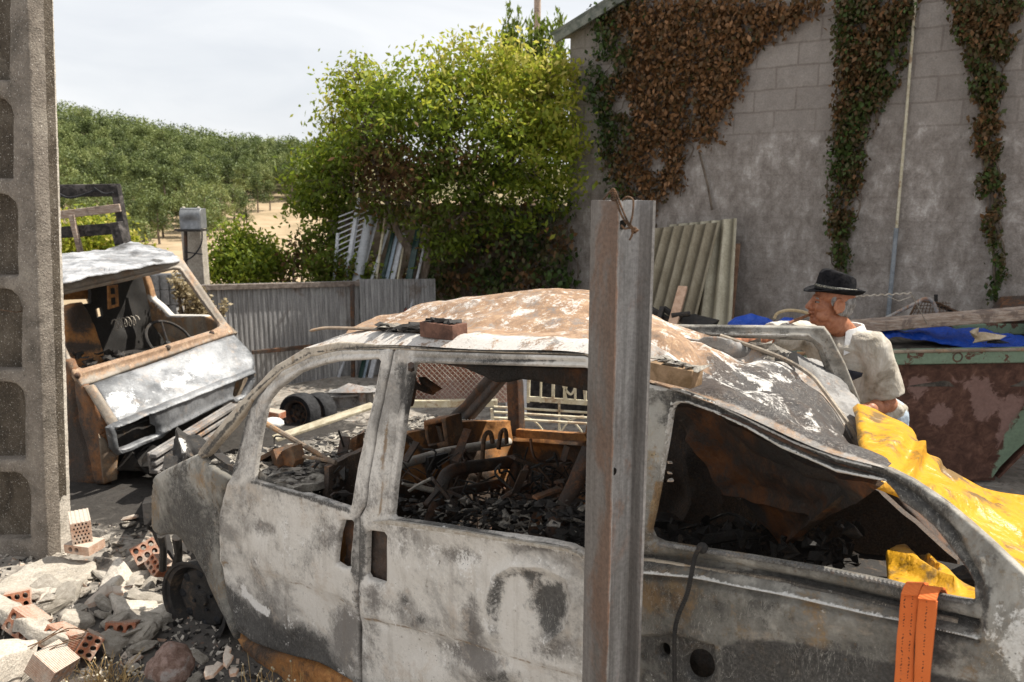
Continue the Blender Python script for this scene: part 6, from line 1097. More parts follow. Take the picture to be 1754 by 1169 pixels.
k = MB(); k.tube([T_(449, 722, .25), T_(500, 752, .22), T_(548, 780, .18), T_(575, 794, .16)], [.013, .012, .011, .009], 8); k.tube([T_(478, 778, .15), T_(530, 784, .15), T_(575, 792, .16)], .008, 6); k.build('windscreen_strut', M['truck_rust'], van)
k = MB(); k.tube(smoothcurve([T_(488, 836, .14), T_(510, 826, .15), T_(535, 806, .18), T_(556, 800, .2)], 5), [.028] * 16, 12); k.build('air_duct', burnt('duct_metal', ash=(.42, .35, .28), grey=(.3, .24, .19), a=.6, r=.3, k=.1), van)
k = MB()
for i in range(16): 
    a = np.array([rgd.uniform(540, 600), rgd.uniform(790, 850)]); k.tube(smoothcurve([T_(*a, .15), T_(a[0] - rgd.uniform(5, 30), a[1] + rgd.uniform(10, 40), .16), T_(a[0] - rgd.uniform(20, 50), a[1] + rgd.uniform(20, 60), .18)], 4), rgd.uniform(.004, .011), 6)
for i in range(70): k.hull(T_(rgd.uniform(480, 600), rgd.uniform(812, 880), rgd.uniform(.12, .35)) + rgd.normal(size=(8, 3)) * rgd.uniform(.006, .02))
tag(k.build('burnt_wiring', M['char'], van, 20), kind='stuff')
k = MB(); k.tube([T_(640, 812, .24), T_(700, 792, .36), T_(760, 775, .49), T_(800, 768, .60), T_(872, 757, .80)], [.021, .021, .021, .021, .02], 12); k.build('dash_tube', burnt('tube_metal', ash=(.48, .44, .38), grey=(.3, .27, .24), a=.7, r=.2, k=.12, sc=2), van)
k = MB(); k.beam(T_(728, 790, .41), T_(762, 781, .485), .05, .04); k.beam(T_(734, 800, .41), T_(752, 796, .46), .03, .03); k.build('tube_clamp', M['char'], van, bevel=.004)
k = MB(); k.tube(smoothcurve([T_(690, 826, .3), T_(725, 837, .35), T_(750, 842, .38)], 4), .012, 8); k.tube(smoothcurve([T_(700, 842, .28), T_(715, 832, .3), T_(738, 820, .33)], 4), .007, 6); k.build('steering_column', M['palewire'], van)
seatm = M['rust_dark']
k = MB(); k.tube(smoothcurve([T_(735, 900, .2), T_(752, 855, .22), T_(764, 815, .25), T_(790, 803, .32), T_(840, 796, .45), T_(880, 790, .55)], 5), .026, 10); k.tube(smoothcurve([T_(880, 790, .55), T_(880, 820, .5), T_(862, 880, .42), T_(850, 910, .38)], 4), .022, 8); k.tube([T_(770, 845, .27), T_(860, 828, .48)], .02, 8); k.tube([T_(760, 870, .27), T_(858, 860, .45)], .012, 8); k.build('seat_frame', seatm, van)
k = MB(); k.tube(smoothcurve([T_(826, 800, .42), T_(828, 760, .44), T_(832, 744, .45), T_(840, 742, .46), T_(844, 760, .46)], 5), .010, 8); MB().tube(smoothcurve([T_(854, 770, .6), T_(858, 742, .62), T_(866, 738, .62), T_(868, 760, .62)], 5), .010, 8).build('headrest_bar', M['wire'], van); k.tube([T_(826, 795, .42), T_(818, 830, .4), T_(812, 860, .4)], .008, 6); k.build('headrest_bar', M['wire'], van)
k = MB(); k.tube([T_(1010, 770, .35), T_(985, 830, .3), T_(955, 890, .26), T_(945, 920, .25)], .03, 10); k.build('seat_post', seatm, van); k = MB(); k.tube([T_(905, 800, .62), T_(882, 850, .5), T_(860, 900, .42)], .018, 8); k.build('seat_post', seatm, van)
k = MB(); k.tube(smoothcurve([T_(862, 892, .3), T_(900, 872, .38), T_(920, 862, .42), T_(938, 868, .42), T_(965, 882, .4), T_(1005, 898, .4)], 4), .007, 6); k.tube([T_(862, 892, .3), T_(885, 916, .27), T_(940, 930, .27)], .006, 6)
for i in range(7): q = smoothcurve([T_(872 + i * 11, 889 - i * 3.4, .31 + i * .015) + rgd.normal(size=3) * .004, T_(880 + i * 11, 900 - i * 2, .3 + i * .01) + rgd.normal(size=3) * .008, T_(884 + i * 11, 906 - i * 1, .29 + i * .008), T_(896 + i * 11, 922, .27 + i * .004)], 4); k.tube(q, .0032, 5)
for i in range(5): k.tube(smoothcurve([T_(868 + i * 5, 895 + i * 6, .3 - i * .006), T_(895 + i * 4, 884 + i * 8, .33 - i * .008) + rgd.normal(size=3) * .008, T_(925 + i * 4, 876 + i * 9, .36 - i * .012) + rgd.normal(size=3) * .008, T_(950 + i * 5, 880 + i * 9, .37 - i * .015)], 4), .003, 5)
k.build('seat_spring', M['palewire'], van)
k = MB(); k2 = MB()
for i in range(900):
    u = rgd.uniform(672, 1010); v = rgd.uniform(850, 945) + (u - 672) * .02; t = rgd.uniform(.1, .5); w = rgd.uniform(.004, .016); (k if i % 4 == 0 else k2).hull(T_(u, v, t) + rgd.normal(size=(7, 3)) * [w, w, w * .5])
tag(k2.build('burnt_debris', M['char'], van, 20), kind='stuff'); tag(k.build('ash_debris', M['ashbits'], van, 20), kind='stuff')
k = MB(); kr = MB()
for i in range(95):
    a = T_(rgd.uniform(672, 1005), rgd.uniform(800, 925), rgd.uniform(.25, .8)); d = rgd.normal(size=3) * [.13, .13, .10]; kk = kr if i % 3 == 0 else k
    kk.tube(smoothcurve([a, a + d * .4 + rgd.normal(size=3) * .04, a + d * .75 + rgd.normal(size=3) * .04, a + d], 4), rgd.uniform(.002, .0055), 5)
for i in range(60):
    a = T_(rgd.uniform(460, 600), rgd.uniform(775, 850), rgd.uniform(.26, .5)); d = rgd.normal(size=3) * [.09, .09, .06]; kk = kr if i % 2 == 0 else k
    kk.tube(smoothcurve([a, a + d * .4 + rgd.normal(size=3) * .04, a + d], 4), rgd.uniform(.002, .006), 5)
for i in range(46):
    a = T_(rgd.uniform(680, 1000), rgd.uniform(790, 920), rgd.uniform(.2, .8)); kr.beam(a, a + rgd.normal(size=3) * .09, rgd.uniform(.01, .04), rgd.uniform(.003, .012))
for i in range(30):
    a = T_(rgd.uniform(470, 600), rgd.uniform(790, 845), rgd.uniform(.25, .5)); kr.beam(a, a + rgd.normal(size=3) * .08, rgd.uniform(.01, .05), rgd.uniform(.003, .012))
tag(k.build('burnt_wiring', M['char'], van, 20), kind='stuff'); tag(kr.build('rusty_fragments', M['rust_dark'], van, 20), kind='stuff')
k = MB()
for i in range(220): w = rgd.uniform(.005, .02); k.hull(T_(rgd.uniform(1120, 1470), rgd.uniform(895, 970), rgd.uniform(.45, .95)) + rgd.normal(size=(7, 3)) * w)
k.tube([T_(1180, 930, .5), T_(1270, 915, .55)], .02, 8).tube(smoothcurve([T_(1200, 900, .8), T_(1250, 880, .8), T_(1300, 905, .7)], 4), .006, 5); tag(k.build('burnt_debris', M['char'], van, 20), kind='stuff')
k = MB(); k.tube(smoothcurve([T_(704, 626, .05), T_(706, 645, .1), T_(712, 660, .14), T_(728, 668, .2), T_(742, 672, .24)], 4), [.012] * 17, 6); k.hull(T_(735, 668, .22) + rgd.normal(size=(9, 3)) * .025); k.tube([T_(700, 690, .2), T_(704, 665, .18), T_(698, 650, .15)], .022, 7); k.build('mirror_arm', M['rust_dark'], van)
# cable draped over the sill
k = MB(); q = smoothcurve([T_(1203, 938, .04), T_(1199, 938, -.01), T_(1190, 955, -.025), T_(1184, 985, -.035), T_(1176, 1020, -.03), T_(1160, 1060, -.03), T_(1155, 1100, -.03), T_(1156, 1200, -.03)], 22)
k.tube(q, [.0048 + .0014 * (i % 2) for i in range(len(q))], 8); k.ell(T_(1203, 939, .0), (.014, .014, .014)); tag(k.build('hanging_cable', M['char'], loc=T_(1180, 1000, 0)), 'black ribbed cable hanging over the window sill of the van', 'cable')
# crumpled panel in front of the van
cpz = plane3((275, 805, 4.0), (305, 742, 4.35), (350, 755, 4.2))
tag(MB().sheet([(274, 806), (290, 775), (303, 745), (307, 738), (330, 742), (352, 752), (346, 775), (320, 800), (300, 812)], cpz, step=5, thick=.008, nz=(9, .03), disp=blobs([('l', [(306, 742), (318, 780), (330, 800)], 6, .05)]), attrs={'ash': blobs([(318, 770, 7, 16, .9)]), 'pale': blobs([(318, 772, 5, 14, .5)])}).build('crumpled_sheet', M['char'], loc=gp(300, 815)), 'crumpled black metal sheet in front of the van below the truck bumper', 'sheet')
G = []
for i in range(14): G.append([VP + VA * (3.3 + .03 * mnoise.noise(Vector((i * .4, j * .3, 3)))) + VN * VW * (.02 + .96 * i / 13) + np.array([0, 0, .5 + .72 * j / 11 - .12 * i / 13]) for j in range(12)])
MB().grid(np.array(G), thick=.03).build('tailgate', M['van_dark'], van, 50)
# things lying on the roof
def onroof(u, v, t, dz=0): return T_(u, v, t) + np.array([0, 0, dz])
sb = MB(); a, b = onroof(732, 562, .12), onroof(788, 569, .12); sb.beam(a, b, .07, .05)
for i in range(14): sb.hull(a + (b - a) * rgd.uniform(0, 1) + [0, 0, .03] + rgd.normal(size=(7, 3)) * [.02, .02, .006], 1)
tag(sb.build('charred_block', [simple('burnt_brown_wood', (.07, .035, .025), (.16, .08, .055), 14, .5), M['char']], bevel=.003, loc=a), 'charred brown wooden block lying on the near edge of the van roof', 'block')
sb = MB(); sb.tube(smoothcurve([onroof(531, 567, .1), onroof(560, 562, .12), onroof(610, 563, .14), onroof(655, 564, .15), onroof(690, 563, .15)], 5), [.006] + [.012] * 18 + [.008] * 2, 8, sq=(1, .5)); 
tag(sb.build('burnt_trim', M['truck_rust'], loc=onroof(600, 565, .1)), 'bent rusty trim strip sticking out over the front of the van roof', 'trim')
sb = MB()
for i in range(34): sb.hull(onroof(rgd.uniform(655, 735), rgd.uniform(556, 566), .14) + rgd.normal(size=(8, 3)) * [.025, .025, .006], int(i % 3 == 0))
tag(sb.build('ash_crumbs', [M['char'], M['ashbits']], loc=onroof(690, 565, .14)), 'black and white burnt crumbs on the van roof beside the charred block', 'debris')
sb = MB(); a, b = onroof(1122, 632, .05), onroof(1194, 648, .05); sb.beam(a, b, .06, .045)
for i in range(10): sb.hull(a + (b - a) * rgd.uniform(0, 1) + [0, 0, .027] + rgd.normal(size=(7, 3)) * [.018, .018, .006], 1)
tag(sb.build('charred_block', [simple('burnt_tan_wood', (.16, .1, .05), (.3, .2, .12), 14, .5), M['ashbits']], bevel=.003, loc=a), 'ash topped tan block lying on the van roof right of the steel post', 'block')
sb = MB()
for i in range(16): sb.hull(T_(1296 + i * 3.2, 594 + i * 1.6 + rgd.uniform(-4, 4), 1.02) + rgd.normal(size=(8, 3)) * [.03, .03, .02], int(i > 11))
tag(sb.build('melted_lump', [M['ashbits'], M['char']], loc=T_(1320, 605, 1.02)), 'grey melted lump on the far gutter of the van roof', 'debris')
# ================================================================ YELLOW TARPS
M['yellowtarp'] = crumple('yellow_tarpaulin', (.50, .235, .008), (.62, .33, .02), 6, .42, ((.05, .035, .02), (.22, .15, .08)))
yp = plane3((1480, 690, 3.1), (1750, 840, 2.75), (1650, 930, 1.95))
tag(MB().sheet([(1466, 690), (1470, 688), (1500, 700), (1532, 720), (1560, 740), (1567, 752), (1571, 770), (1585, 780), (1610, 786), (1640, 800), (1690, 824), (1754, 846), (1800, 862), (1800, 1040), (1700, 950), (1620, 880), (1560, 840), (1500, 815), (1484, 770)], yp, step=5, thick=.006, er=.02, erpx=6, nz=(2.2, .03, 2), disp=blobs([('l', [(1572, 775), (1568, 792), (1556, 815)], 9, .035), (1530, 760, 30, 30, .03), ('l', [(1590, 840), (1680, 860), (1754, 900)], 14, .03), ('l', [(1620, 800), (1700, 850)], 10, -.03)]), attrs={'dirt_shade': blobs([(1630, 798, 26, 10, .6, 20), (1690, 852, 30, 8, .6, 10), (1520, 755, 20, 20, .15), (1680, 905, 50, 20, .35, 30), (1500, 720, 10, 10, .4)])}).build('yellow_tarp', M['yellowtarp'], loc=yp(np.array(1600.), np.array(830.))[0]), 'large yellow tarpaulin spread behind the rear pillar of the van', 'tarp')
yi = plane3((1530, 925, 2.35), (1669, 1010, 1.72), (1519, 1000, 1.85))
tag(MB().sheet([(1517, 945), (1522, 934), (1533, 924), (1556, 921), (1570, 930), (1584, 942), (1592, 944), (1608, 962), (1640, 985), (1690, 1010), (1690, 1060), (1519, 1030)], yi, step=4, thick=.006, er=.02, erpx=6, nz=(4, .012, 2), disp=blobs([('l', [(1522, 960), (1560, 975), (1640, 1010)], 8, .03), ('l', [(1560, 925), (1600, 975)], 6, -.03)]), attrs={'dirt_shade': blobs([('l', [(1560, 925), (1585, 955), (1605, 980)], 7, .5), (1600, 990, 30, 12, .2, 25)])}).build('yellow_tarp', M['yellowtarp'], loc=yi(np.array(1590.), np.array(980.))[0]), 'small piece of yellow tarpaulin inside the van below the rear window frame', 'tarp')
# ================================================================ ORANGE STRAP
T = NT('orange_webbing'); X = T.xyz(); w = T.n('ShaderNodeTexWave'); w.wave_type = 'BANDS'; w.bands_direction = 'Z'; w.inputs['Scale'].default_value = 95; T.l(T.co, w.inputs['Vector']); m = T.noise(14, 6, .7)
c = T.mix(T.noise(5, 4), (.66, .13, .022), (.74, .2, .05)); c = T.mix(T.math('MULTIPLY', w.outputs['Fac'], .22), c, (.45, .08, .02)); c = T.mix(T.step(T.attr('stitch'), .4, .7), c, (.10, .03, .015)); c = T.mix(T.math('MULTIPLY', T.step(m, .58, .7), .5), c, (.2, .1, .06)); M['strap'] = T.done(c, .7, 0, T.bump(w.outputs['Fac'], .4, .0015), .3)
strap = thing('ratchet_strap', 'orange webbing strap folded double and hanging over the rear window sill of the van', 'strap', T_(1580, 1060, 0))
sts = lambda d: (lambda u, v: (T_(u, v, 0) - VN * d, np.broadcast_to(-VN, np.shape(u) + (3,))))
stitch = lambda lines: (lambda u, v: np.max([np.where((np.abs(u - (l[0] + (l[1] - l[0]) * (v - 1010) / 160)) < 1.0) & (np.sin(v * 1.1) > -.2), 1, 0) for l in lines], axis=0))
MB().sheet([(1549, 1012), (1553, 1008), (1581, 1011), (1577, 1040), (1572, 1100), (1570, 1300), (1536, 1300), (1538, 1169), (1543, 1080)], sts(.035), step=2.6, er=.003, erpx=3, thick=.004, jit=.1, nz=(7, .008), attrs={'stitch': stitch([(1557, 1549), (1570, 1561)])}).build('left_band', M['strap'], strap)
MB().sheet([(1582, 1012), (1600, 1012), (1614, 1017), (1613, 1040), (1606, 1100), (1600, 1170), (1600, 1300), (1573, 1300), (1574, 1169), (1578, 1060)], sts(.046), step=2.6, er=.003, erpx=3, thick=.004, jit=.1, nz=(7, .008), attrs={'stitch': stitch([(1597, 1588)])}).build('right_band', M['strap'], strap)
k = MB()
for (ua, va, ub, vb_, dd_) in ((1552, 1009, 1581, 1011, .035), (1583, 1012, 1613, 1016, .046)):
    qa, qb = T_(ua, va, 0) - VN * dd_, T_(ub, vb_, 0) - VN * dd_; k.grid(np.array([[q_ + VN * s_ + np.array([0, 0, .012 * math.sin(min(1, s_ / .06) * 3.14) - .8 * max(0, s_ - .07)]) for s_ in np.linspace(0, .2, 14)] for q_ in (qa, qb)]), thick=.004)
k.build('folded_top', M['strap'], strap)
# ================================================================ STEEL POST (foreground)
pc = at(1058, 700, 1.74); th_ = math.radians(28); px_ = np.array([math.cos(th_), math.sin(th_), 0]); py_ = np.array([-math.sin(th_), math.cos(th_), 0])
zt = at(1062, 344, 1.72)[2]; zb = -.3
post = thing('steel_post', 'rusty steel beam post standing in front of the van with wire looped through its top', 'post', [pc[0], pc[1], 0])
hw, tf, tw = .0495, .007, .008
prof = [(-hw, -hw), (-hw + tf, -hw), (-hw + tf, -tw / 2 - .008), (-hw + tf + .0025, -tw / 2 - .0025), (-hw + tf + .008, -tw / 2), (hw - tf - .008, -tw / 2), (hw - tf - .0025, -tw / 2 - .0025), (hw - tf, -tw / 2 - .008), (hw - tf, -hw), (hw, -hw), (hw, hw), (hw - tf, hw), (hw - tf, tw / 2 + .008), (hw - tf - .008, tw / 2), (-hw + tf + .008, tw / 2), (-hw + tf, tw / 2 + .008), (-hw + tf, hw), (-hw, hw)]
off = np.array([pc[0], pc[1], 0]); zs = np.linspace(zb, zt, 60); V = []; n = len(prof); aR = []
for z in zs:
    for x, y in prof: V.append(off + px_ * x + py_ * y + np.array([0, 0, z])); aR.append(.35 * (x < -hw + .001 and y < -.02) + .45 * math.exp(-((x + .012) / .006) ** 2) * (abs(y) < .006) * (1.35 < z < 1.5))
aD = np.tile([1.0 if x < -hw + .001 else (.55 if x > hw - tf - .004 and y < 0 else 0) for x, y in prof], 60)  # left flange weathered darker; right inner face has shade painted in
F = [(i * n + k, i * n + (k + 1) % n, (i + 1) * n + (k + 1) % n, (i + 1) * n + k) for i in range(59) for k in range(n)] + [tuple(range(n))[::-1], tuple(59 * n + k for k in range(n))]
def mat_post():
    T = NT('weathered_beam_steel'); st = T.noise(30, 6, .7, 0, T.scale((1, 1, .045))); n_ = T.noise(6, 8, .68, .5, T.scale((1, 1, .5))); f = T.noise(110, 4, .72); b_ = T.noise(2.2, 6, .6)
    c = T.ramp(st, [(.28, (.13, .12, .112)), (.46, (.24, .23, .22)), (.6, (.36, .345, .335)), (.76, (.48, .465, .45))])
    c = T.mix(T.math('MULTIPLY', T.step(T.math('ADD', T.math('ADD', n_, T.math('MULTIPLY', T.math('SUBTRACT', st, .5), .35)), T.math('MULTIPLY', T.attr('rust'), .5)), .53, .68), .8), c, T.mix(f, (.16, .07, .035), (.32, .15, .075)))
    c = T.mix(T.math('MULTIPLY', T.attr('grime_shade'), .62), c, T.mix(st, (.05, .042, .036), (.13, .105, .088)))
    c = T.mix(T.math('MULTIPLY', T.step(b_, .52, .66), .4), c, (.085, .07, .06)); c = T.mix(.4, c, T.mix(T.step(f, .3, .7), (.28, .28, .28), (.74, .74, .74)), 'OVERLAY')
    return T.done(c, .55, .25, T.bump(f, .5, .002, T.bump(st, .3, .003)), .4)
M['post'] = mat_post(); pb2 = MB(); pb2.add(V, F, 0, {'rust': np.array(aR), 'grime_shade': aD}); pb2.build('beam', M['post'], post, 30)
hole = lambda z, x: off + px_ * x + py_ * (-tw / 2 - .0008) + np.array([0, 0, z])
Rm_ = np.stack([px_, np.array([0, 0, 1.0]), -py_], 1); k = MB(); k.lathe([(0, 0), (.009, 0), (.0095, .0012)], hole(1.46, -.012), Rm_, 16); k.lathe([(0, 0), (.010, 0), (.011, .002)], hole(zt - .052, -.006), Rm_, 8); k.build('bolt_hole', simple('dark_hole', (.006, .005, .004), (.012, .01, .008), 20, 0, .9), post)
k = MB(); Wp = lambda u, v, d=0: at(u, v, 1.655 + d)
k.tube(smoothcurve([Wp(1034, 342, .06), Wp(1044, 330, .02), Wp(1050, 324), Wp(1055, 330), Wp(1063, 352), Wp(1074, 378), Wp(1084, 393), Wp(1092, 397)], 5), .0022, 6)
k.tube(smoothcurve([Wp(1052, 328, .0), Wp(1056, 345), Wp(1066, 372), Wp(1078, 388), Wp(1088, 394)], 5), .0022, 6)
k.tube(smoothcurve([Wp(1066, 344, .02), Wp(1073, 338, .01), Wp(1082, 340), Wp(1085, 348), Wp(1083, 370), Wp(1080, 384), Wp(1086, 392)], 5), .0021, 6)
k.tube(smoothcurve([Wp(1064, 386), Wp(1070, 392), Wp(1076, 391), Wp(1084, 392), Wp(1094, 395)], 4), .0021, 6); k.tube(smoothcurve([Wp(1085, 392), Wp(1082, 404), Wp(1078, 412)], 4), .0022, 6)
for i in range(4): k.tube([Wp(1050 + 4 * math.cos(a) + i * .6, 330 + i * 4 + 2 * math.sin(a), .003 * math.sin(a)) for a in np.linspace(0, 6.28, 10)[:-1]], .0018, 5, closed=True)
k.tube([Wp(1086 + 4 * math.cos(a * 2), 391 + a * .8 + 3 * math.sin(a * 2), .004 * math.sin(a * 2)) for a in np.linspace(0, 9, 30)], .0018, 5)
k.build('wire_loop', M['wire'], post)
# ================================================================ RUBBLE
def rsheet(name, label, cat, outline, a, b, c, thick, mat, nz=(9, .012), step=6, er=.012, group=None, mat2=None):
    s = plane3(a, b, c); m = MB().sheet(outline, s, step=step, thick=thick, nz=nz, er=er, erpx=5); u = np.mean([p[0] for p in outline]); v = np.mean([p[1] for p in outline]); P = s(np.array(u), np.array(v))[0]
    return tag(m.build(name, mat, loc=[P[0], P[1], P[2] - thick]), label, cat, group)
CP = M['concrete_pale']
rsheet('concrete_slab', 'large broken flat slab with a pale cement top beside the pillar', 'slab', [(-40, 1010), (0, 995), (48, 962), (82, 952), (125, 955), (160, 957), (168, 964), (162, 975), (142, 990), (118, 1004), (92, 1013), (60, 1012), (20, 1016)], (0, 1000, 3.72), (160, 960, 4.05), (90, 1012, 3.62), .025, CP)
rsheet('brick_wall_piece', 'ribbed brick edge of broken walling under the pale cement slab', 'rubble', [(62, 1042), (72, 1015), (100, 1008), (128, 994), (162, 968), (168, 985), (160, 1010), (155, 1045), (110, 1055), (80, 1048)], (70, 1045, 3.5), (160, 1000, 3.85), (110, 1005, 3.72), .1, M['brick_pale'], (12, .006))
rsheet('concrete_slab', 'tilted grey slab chunk right of the large pale slab', 'slab', [(160, 1030), (172, 992), (196, 958), (205, 952), (216, 965), (205, 985), (180, 1012), (162, 1046)], (165, 1040, 3.55), (200, 956, 3.95), (215, 968, 3.85), .09, M['concrete'])
rsheet('concrete_slab', 'long pale cement strip lying slantwise at the left edge of the rubble', 'slab', [(-40, 1000), (0, 1016), (40, 1036), (82, 1058), (112, 1080), (120, 1090), (98, 1086), (50, 1068), (0, 1042), (-40, 1030)], (0, 1030, 3.35), (110, 1082, 3.15), (0, 1045, 3.25), .05, CP)
rsheet('concrete_slab', 'thick grey slab with a pale top in the bottom left corner', 'slab', [(-60, 1105), (0, 1094), (32, 1090), (64, 1094), (66, 1100), (50, 1108), (0, 1128), (-60, 1150)], (0, 1095, 3.05), (64, 1096, 3.1), (0, 1128, 2.86), .16, M['concrete'])
rsheet('concrete_slab', 'thin layered cement flake in the middle of the rubble', 'slab', [(104, 1044), (112, 1038), (140, 1040), (162, 1050), (166, 1060), (130, 1064), (106, 1056)], (105, 1045, 3.4), (165, 1055, 3.45), (130, 1064, 3.33), .03, CP)
rsheet('concrete_slab', 'dark grey slab lying flat left of the van wheel', 'slab', [(188, 1062), (198, 1042), (240, 1034), (286, 1030), (294, 1048), (270, 1064), (220, 1066)], (190, 1060, 3.45), (290, 1035, 3.6), (270, 1064, 3.42), .06, M['concrete'])
rsheet('concrete_slab', 'dark broken slab behind the hollow brick left of the wheel', 'slab', [(184, 1010), (196, 1000), (250, 1008), (280, 1016), (262, 1040), (200, 1042)], (185, 1012, 3.65), (280, 1018, 3.7), (230, 1042, 3.5), .06, M['concrete'])
def brick(w, h, l, holes, ribs=0, name='hollow_brick', mat=None, pers=False):
    """w x h end face with holes running the length l; ribs as fine grooves on the outside"""
    out = []
    def edge(a, b):
        a = np.array(a); b = np.array(b); L = np.linalg.norm(b - a); d = (b - a) / L; nn = np.array([-d[1], d[0]]); m = max(1, int(L / ribs)) if ribs else 1
        for i in range(m):
            out.append(tuple(a + d * L * i / m))
            if ribs: out.append(tuple(a + d * L * (i + .35) / m)); out.append(tuple(a + d * L * (i + .5) / m + nn * .0022)); out.append(tuple(a + d * L * (i + .85) / m + nn * .0022))
    edge((-w / 2, -h / 2), (w / 2, -h / 2)); edge((w / 2, -h / 2), (w / 2, h / 2)); edge((w / 2, h / 2), (-w / 2, h / 2)); edge((-w / 2, h / 2), (-w / 2, -h / 2))
    su = lambda u, v: (np.stack([np.asarray(u), np.zeros_like(np.asarray(u, float)), np.asarray(v)], -1), np.broadcast_to(np.array([0, -1.0, 0]), np.shape(u) + (3,)))
    m = MB().sheet(out, su, holes, step=.03, thick=l, jit=0); m.att = {}; return m
def circ(cx, cz, rx, rz=None, n=14): return [(cx + rx * math.cos(a), cz + (rz or rx) * math.sin(a)) for a in np.linspace(0, 2 * math.pi, n + 1)[:-1]]
h6 = [circ(x, z, .0145, .017) for x in (-.042, 0, .042) for z in (-.024, .024)]
protoB = brick(.135, .105, .13, h6, .009).build('hollow_brick', M['brick'], ang=30); usedB = []
def put_brick(pos, R, label, sc=1.0, mat=None):
    o = protoB if not usedB else protoB.copy()
    if usedB: COL.objects.link(o)
    usedB.append(o); o.matrix_world = Matrix.Translation(Vector(pos)) @ Matrix(np.asarray(R).tolist()).to_4x4() @ Matrix.Scale(sc, 4)
    if mat: o.data = o.data.copy(); o.data.materials[0] = mat
    tag(o, label, 'brick', 'hollow bricks in the rubble')
put_brick(at(205, 1087, 3.33), rotz(.12) @ rotx(-.35) @ roty(.04), 'hollow brick with six round holes facing front, left of the van wheel')
put_brick(at(249, 944, 3.95), rotz(.45) @ rotx(-.5) @ roty(-.35), 'bright orange hollow brick tilted on the rubble just below the van front', .95)
put_brick(at(30, 1072, 3.2), rotz(-.15) @ rotx(-.35) @ roty(.45), 'hollow brick at the left edge under the long cement strip', .95)
put_brick(at(92, 1098, 3.12), rotz(-.1) @ rotx(-.4) @ roty(.35), 'hollow brick under the right end of the long cement strip', .9)
put_brick(at(153, 1108, 3.15), rotz(.5) @ rotx(-.3) @ roty(-.9), 'hollow brick standing aslant above the dry weeds', .75)
put_brick(at(316, 1095, 3.45), rotz(.9) @ rotx(-.3), 'hollow brick half hidden under the van wheel', .75)
put_brick(at(262, 968, 3.88), rotz(-.4) @ rotx(-.4) @ roty(.6), 'broken hollow brick under the bright orange one', .75)
put_brick(at(108, 1155, 2.92), rotz(1.25) @ rotx(.55) @ roty(.1), 'pale ribbed hollow brick lying on its side at the bottom edge', .95, M['brick_pale'])
put_brick(at(30, 1030, 3.5), rotz(.5) @ rotx(-.3), 'hollow brick under the large pale slab at the left', .8)
hp = [circ(-.034 + .017 * c + (.0085 if r_ % 2 else 0), -.05 + .02 * r_, .0048, .0075, 8) for r_ in range(6) for c in range(5) if not (r_ % 2 and c == 4)]
bk1 = brick(.1, .13, .2, hp, .02).build('perforated_brick', M['brick_pale'], ang=30)
g0 = at(133, 938, 4.12); Rb = rotz(.55)
bk1.matrix_world = Matrix.Translation(Vector(at(140, 914, 4.05))) @ Matrix(Rb.tolist()).to_4x4(); tag(bk1, 'pale perforated brick on top of the pair beside the pillar foot', 'brick', 'bricks beside the pillar foot')
bk2 = brick(.16, .05, .12, [circ(-.04, 0, .014), circ(.0, 0, .014)], 0).build('perforated_brick', M['brick_pale'], ang=30); bk2.matrix_world = Matrix.Translation(Vector(at(131, 943, 4.02))) @ Matrix(rotz(-.25).tolist()).to_4x4(); tag(bk2, 'flat perforated brick under the upper one beside the pillar foot', 'brick', 'bricks beside the pillar foot')
# round stone, shards
sm_ = MB().ell((0, 0, 0), (.095, .085, .075), n=36, m=24); v = sm_.v[0]; nrm = v / (np.linalg.norm(v, axis=1)[:, None] + 1e-9); sm_.v[0] = v + nrm * (fnoise(v, 9, 4, 2) * .022 + fnoise(v, 30, 3, 5) * .004)[:, None]
so_ = sm_.build('stone', simple('reddish_stone', (.14, .085, .065), (.26, .18, .15), 26, .6, .9, 0, (.3, .27, .25)), ang=180); so_.location = at(290, 1140, 2.95); tag(so_, 'round reddish brown stone on the ground in front of the van wheel', 'stone')
def shard(pts, label, z=.02):
    s = planept(np.array([0, 0, z]), (0.1, -.15, 1)); m = MB().sheet(pts, s, step=4, thick=.012, er=.004, erpx=3, nz=(20, .004)); u, v = np.mean(pts, 0); P = s(np.array(u), np.array(v))[0]; tag(m.build('terracotta_shard', M['brick_pale'], loc=P - [0, 0, .02]), label, 'shard', 'terracotta shards on the ground')
shard([(349, 1150), (352, 1140), (366, 1138), (372, 1130), (384, 1136), (374, 1146), (366, 1156), (352, 1158)], 'terracotta shard, left one of three by the van sill', .03)
shard([(382, 1122), (386, 1108), (390, 1104), (396, 1108), (394, 1118), (400, 1122), (396, 1130), (388, 1140), (382, 1134)], 'upright pointed terracotta shard closest to the van sill', .06)
shard([(392, 1146), (398, 1140), (409, 1144), (404, 1152), (394, 1154)], 'smallest terracotta shard right of the other two', .03)
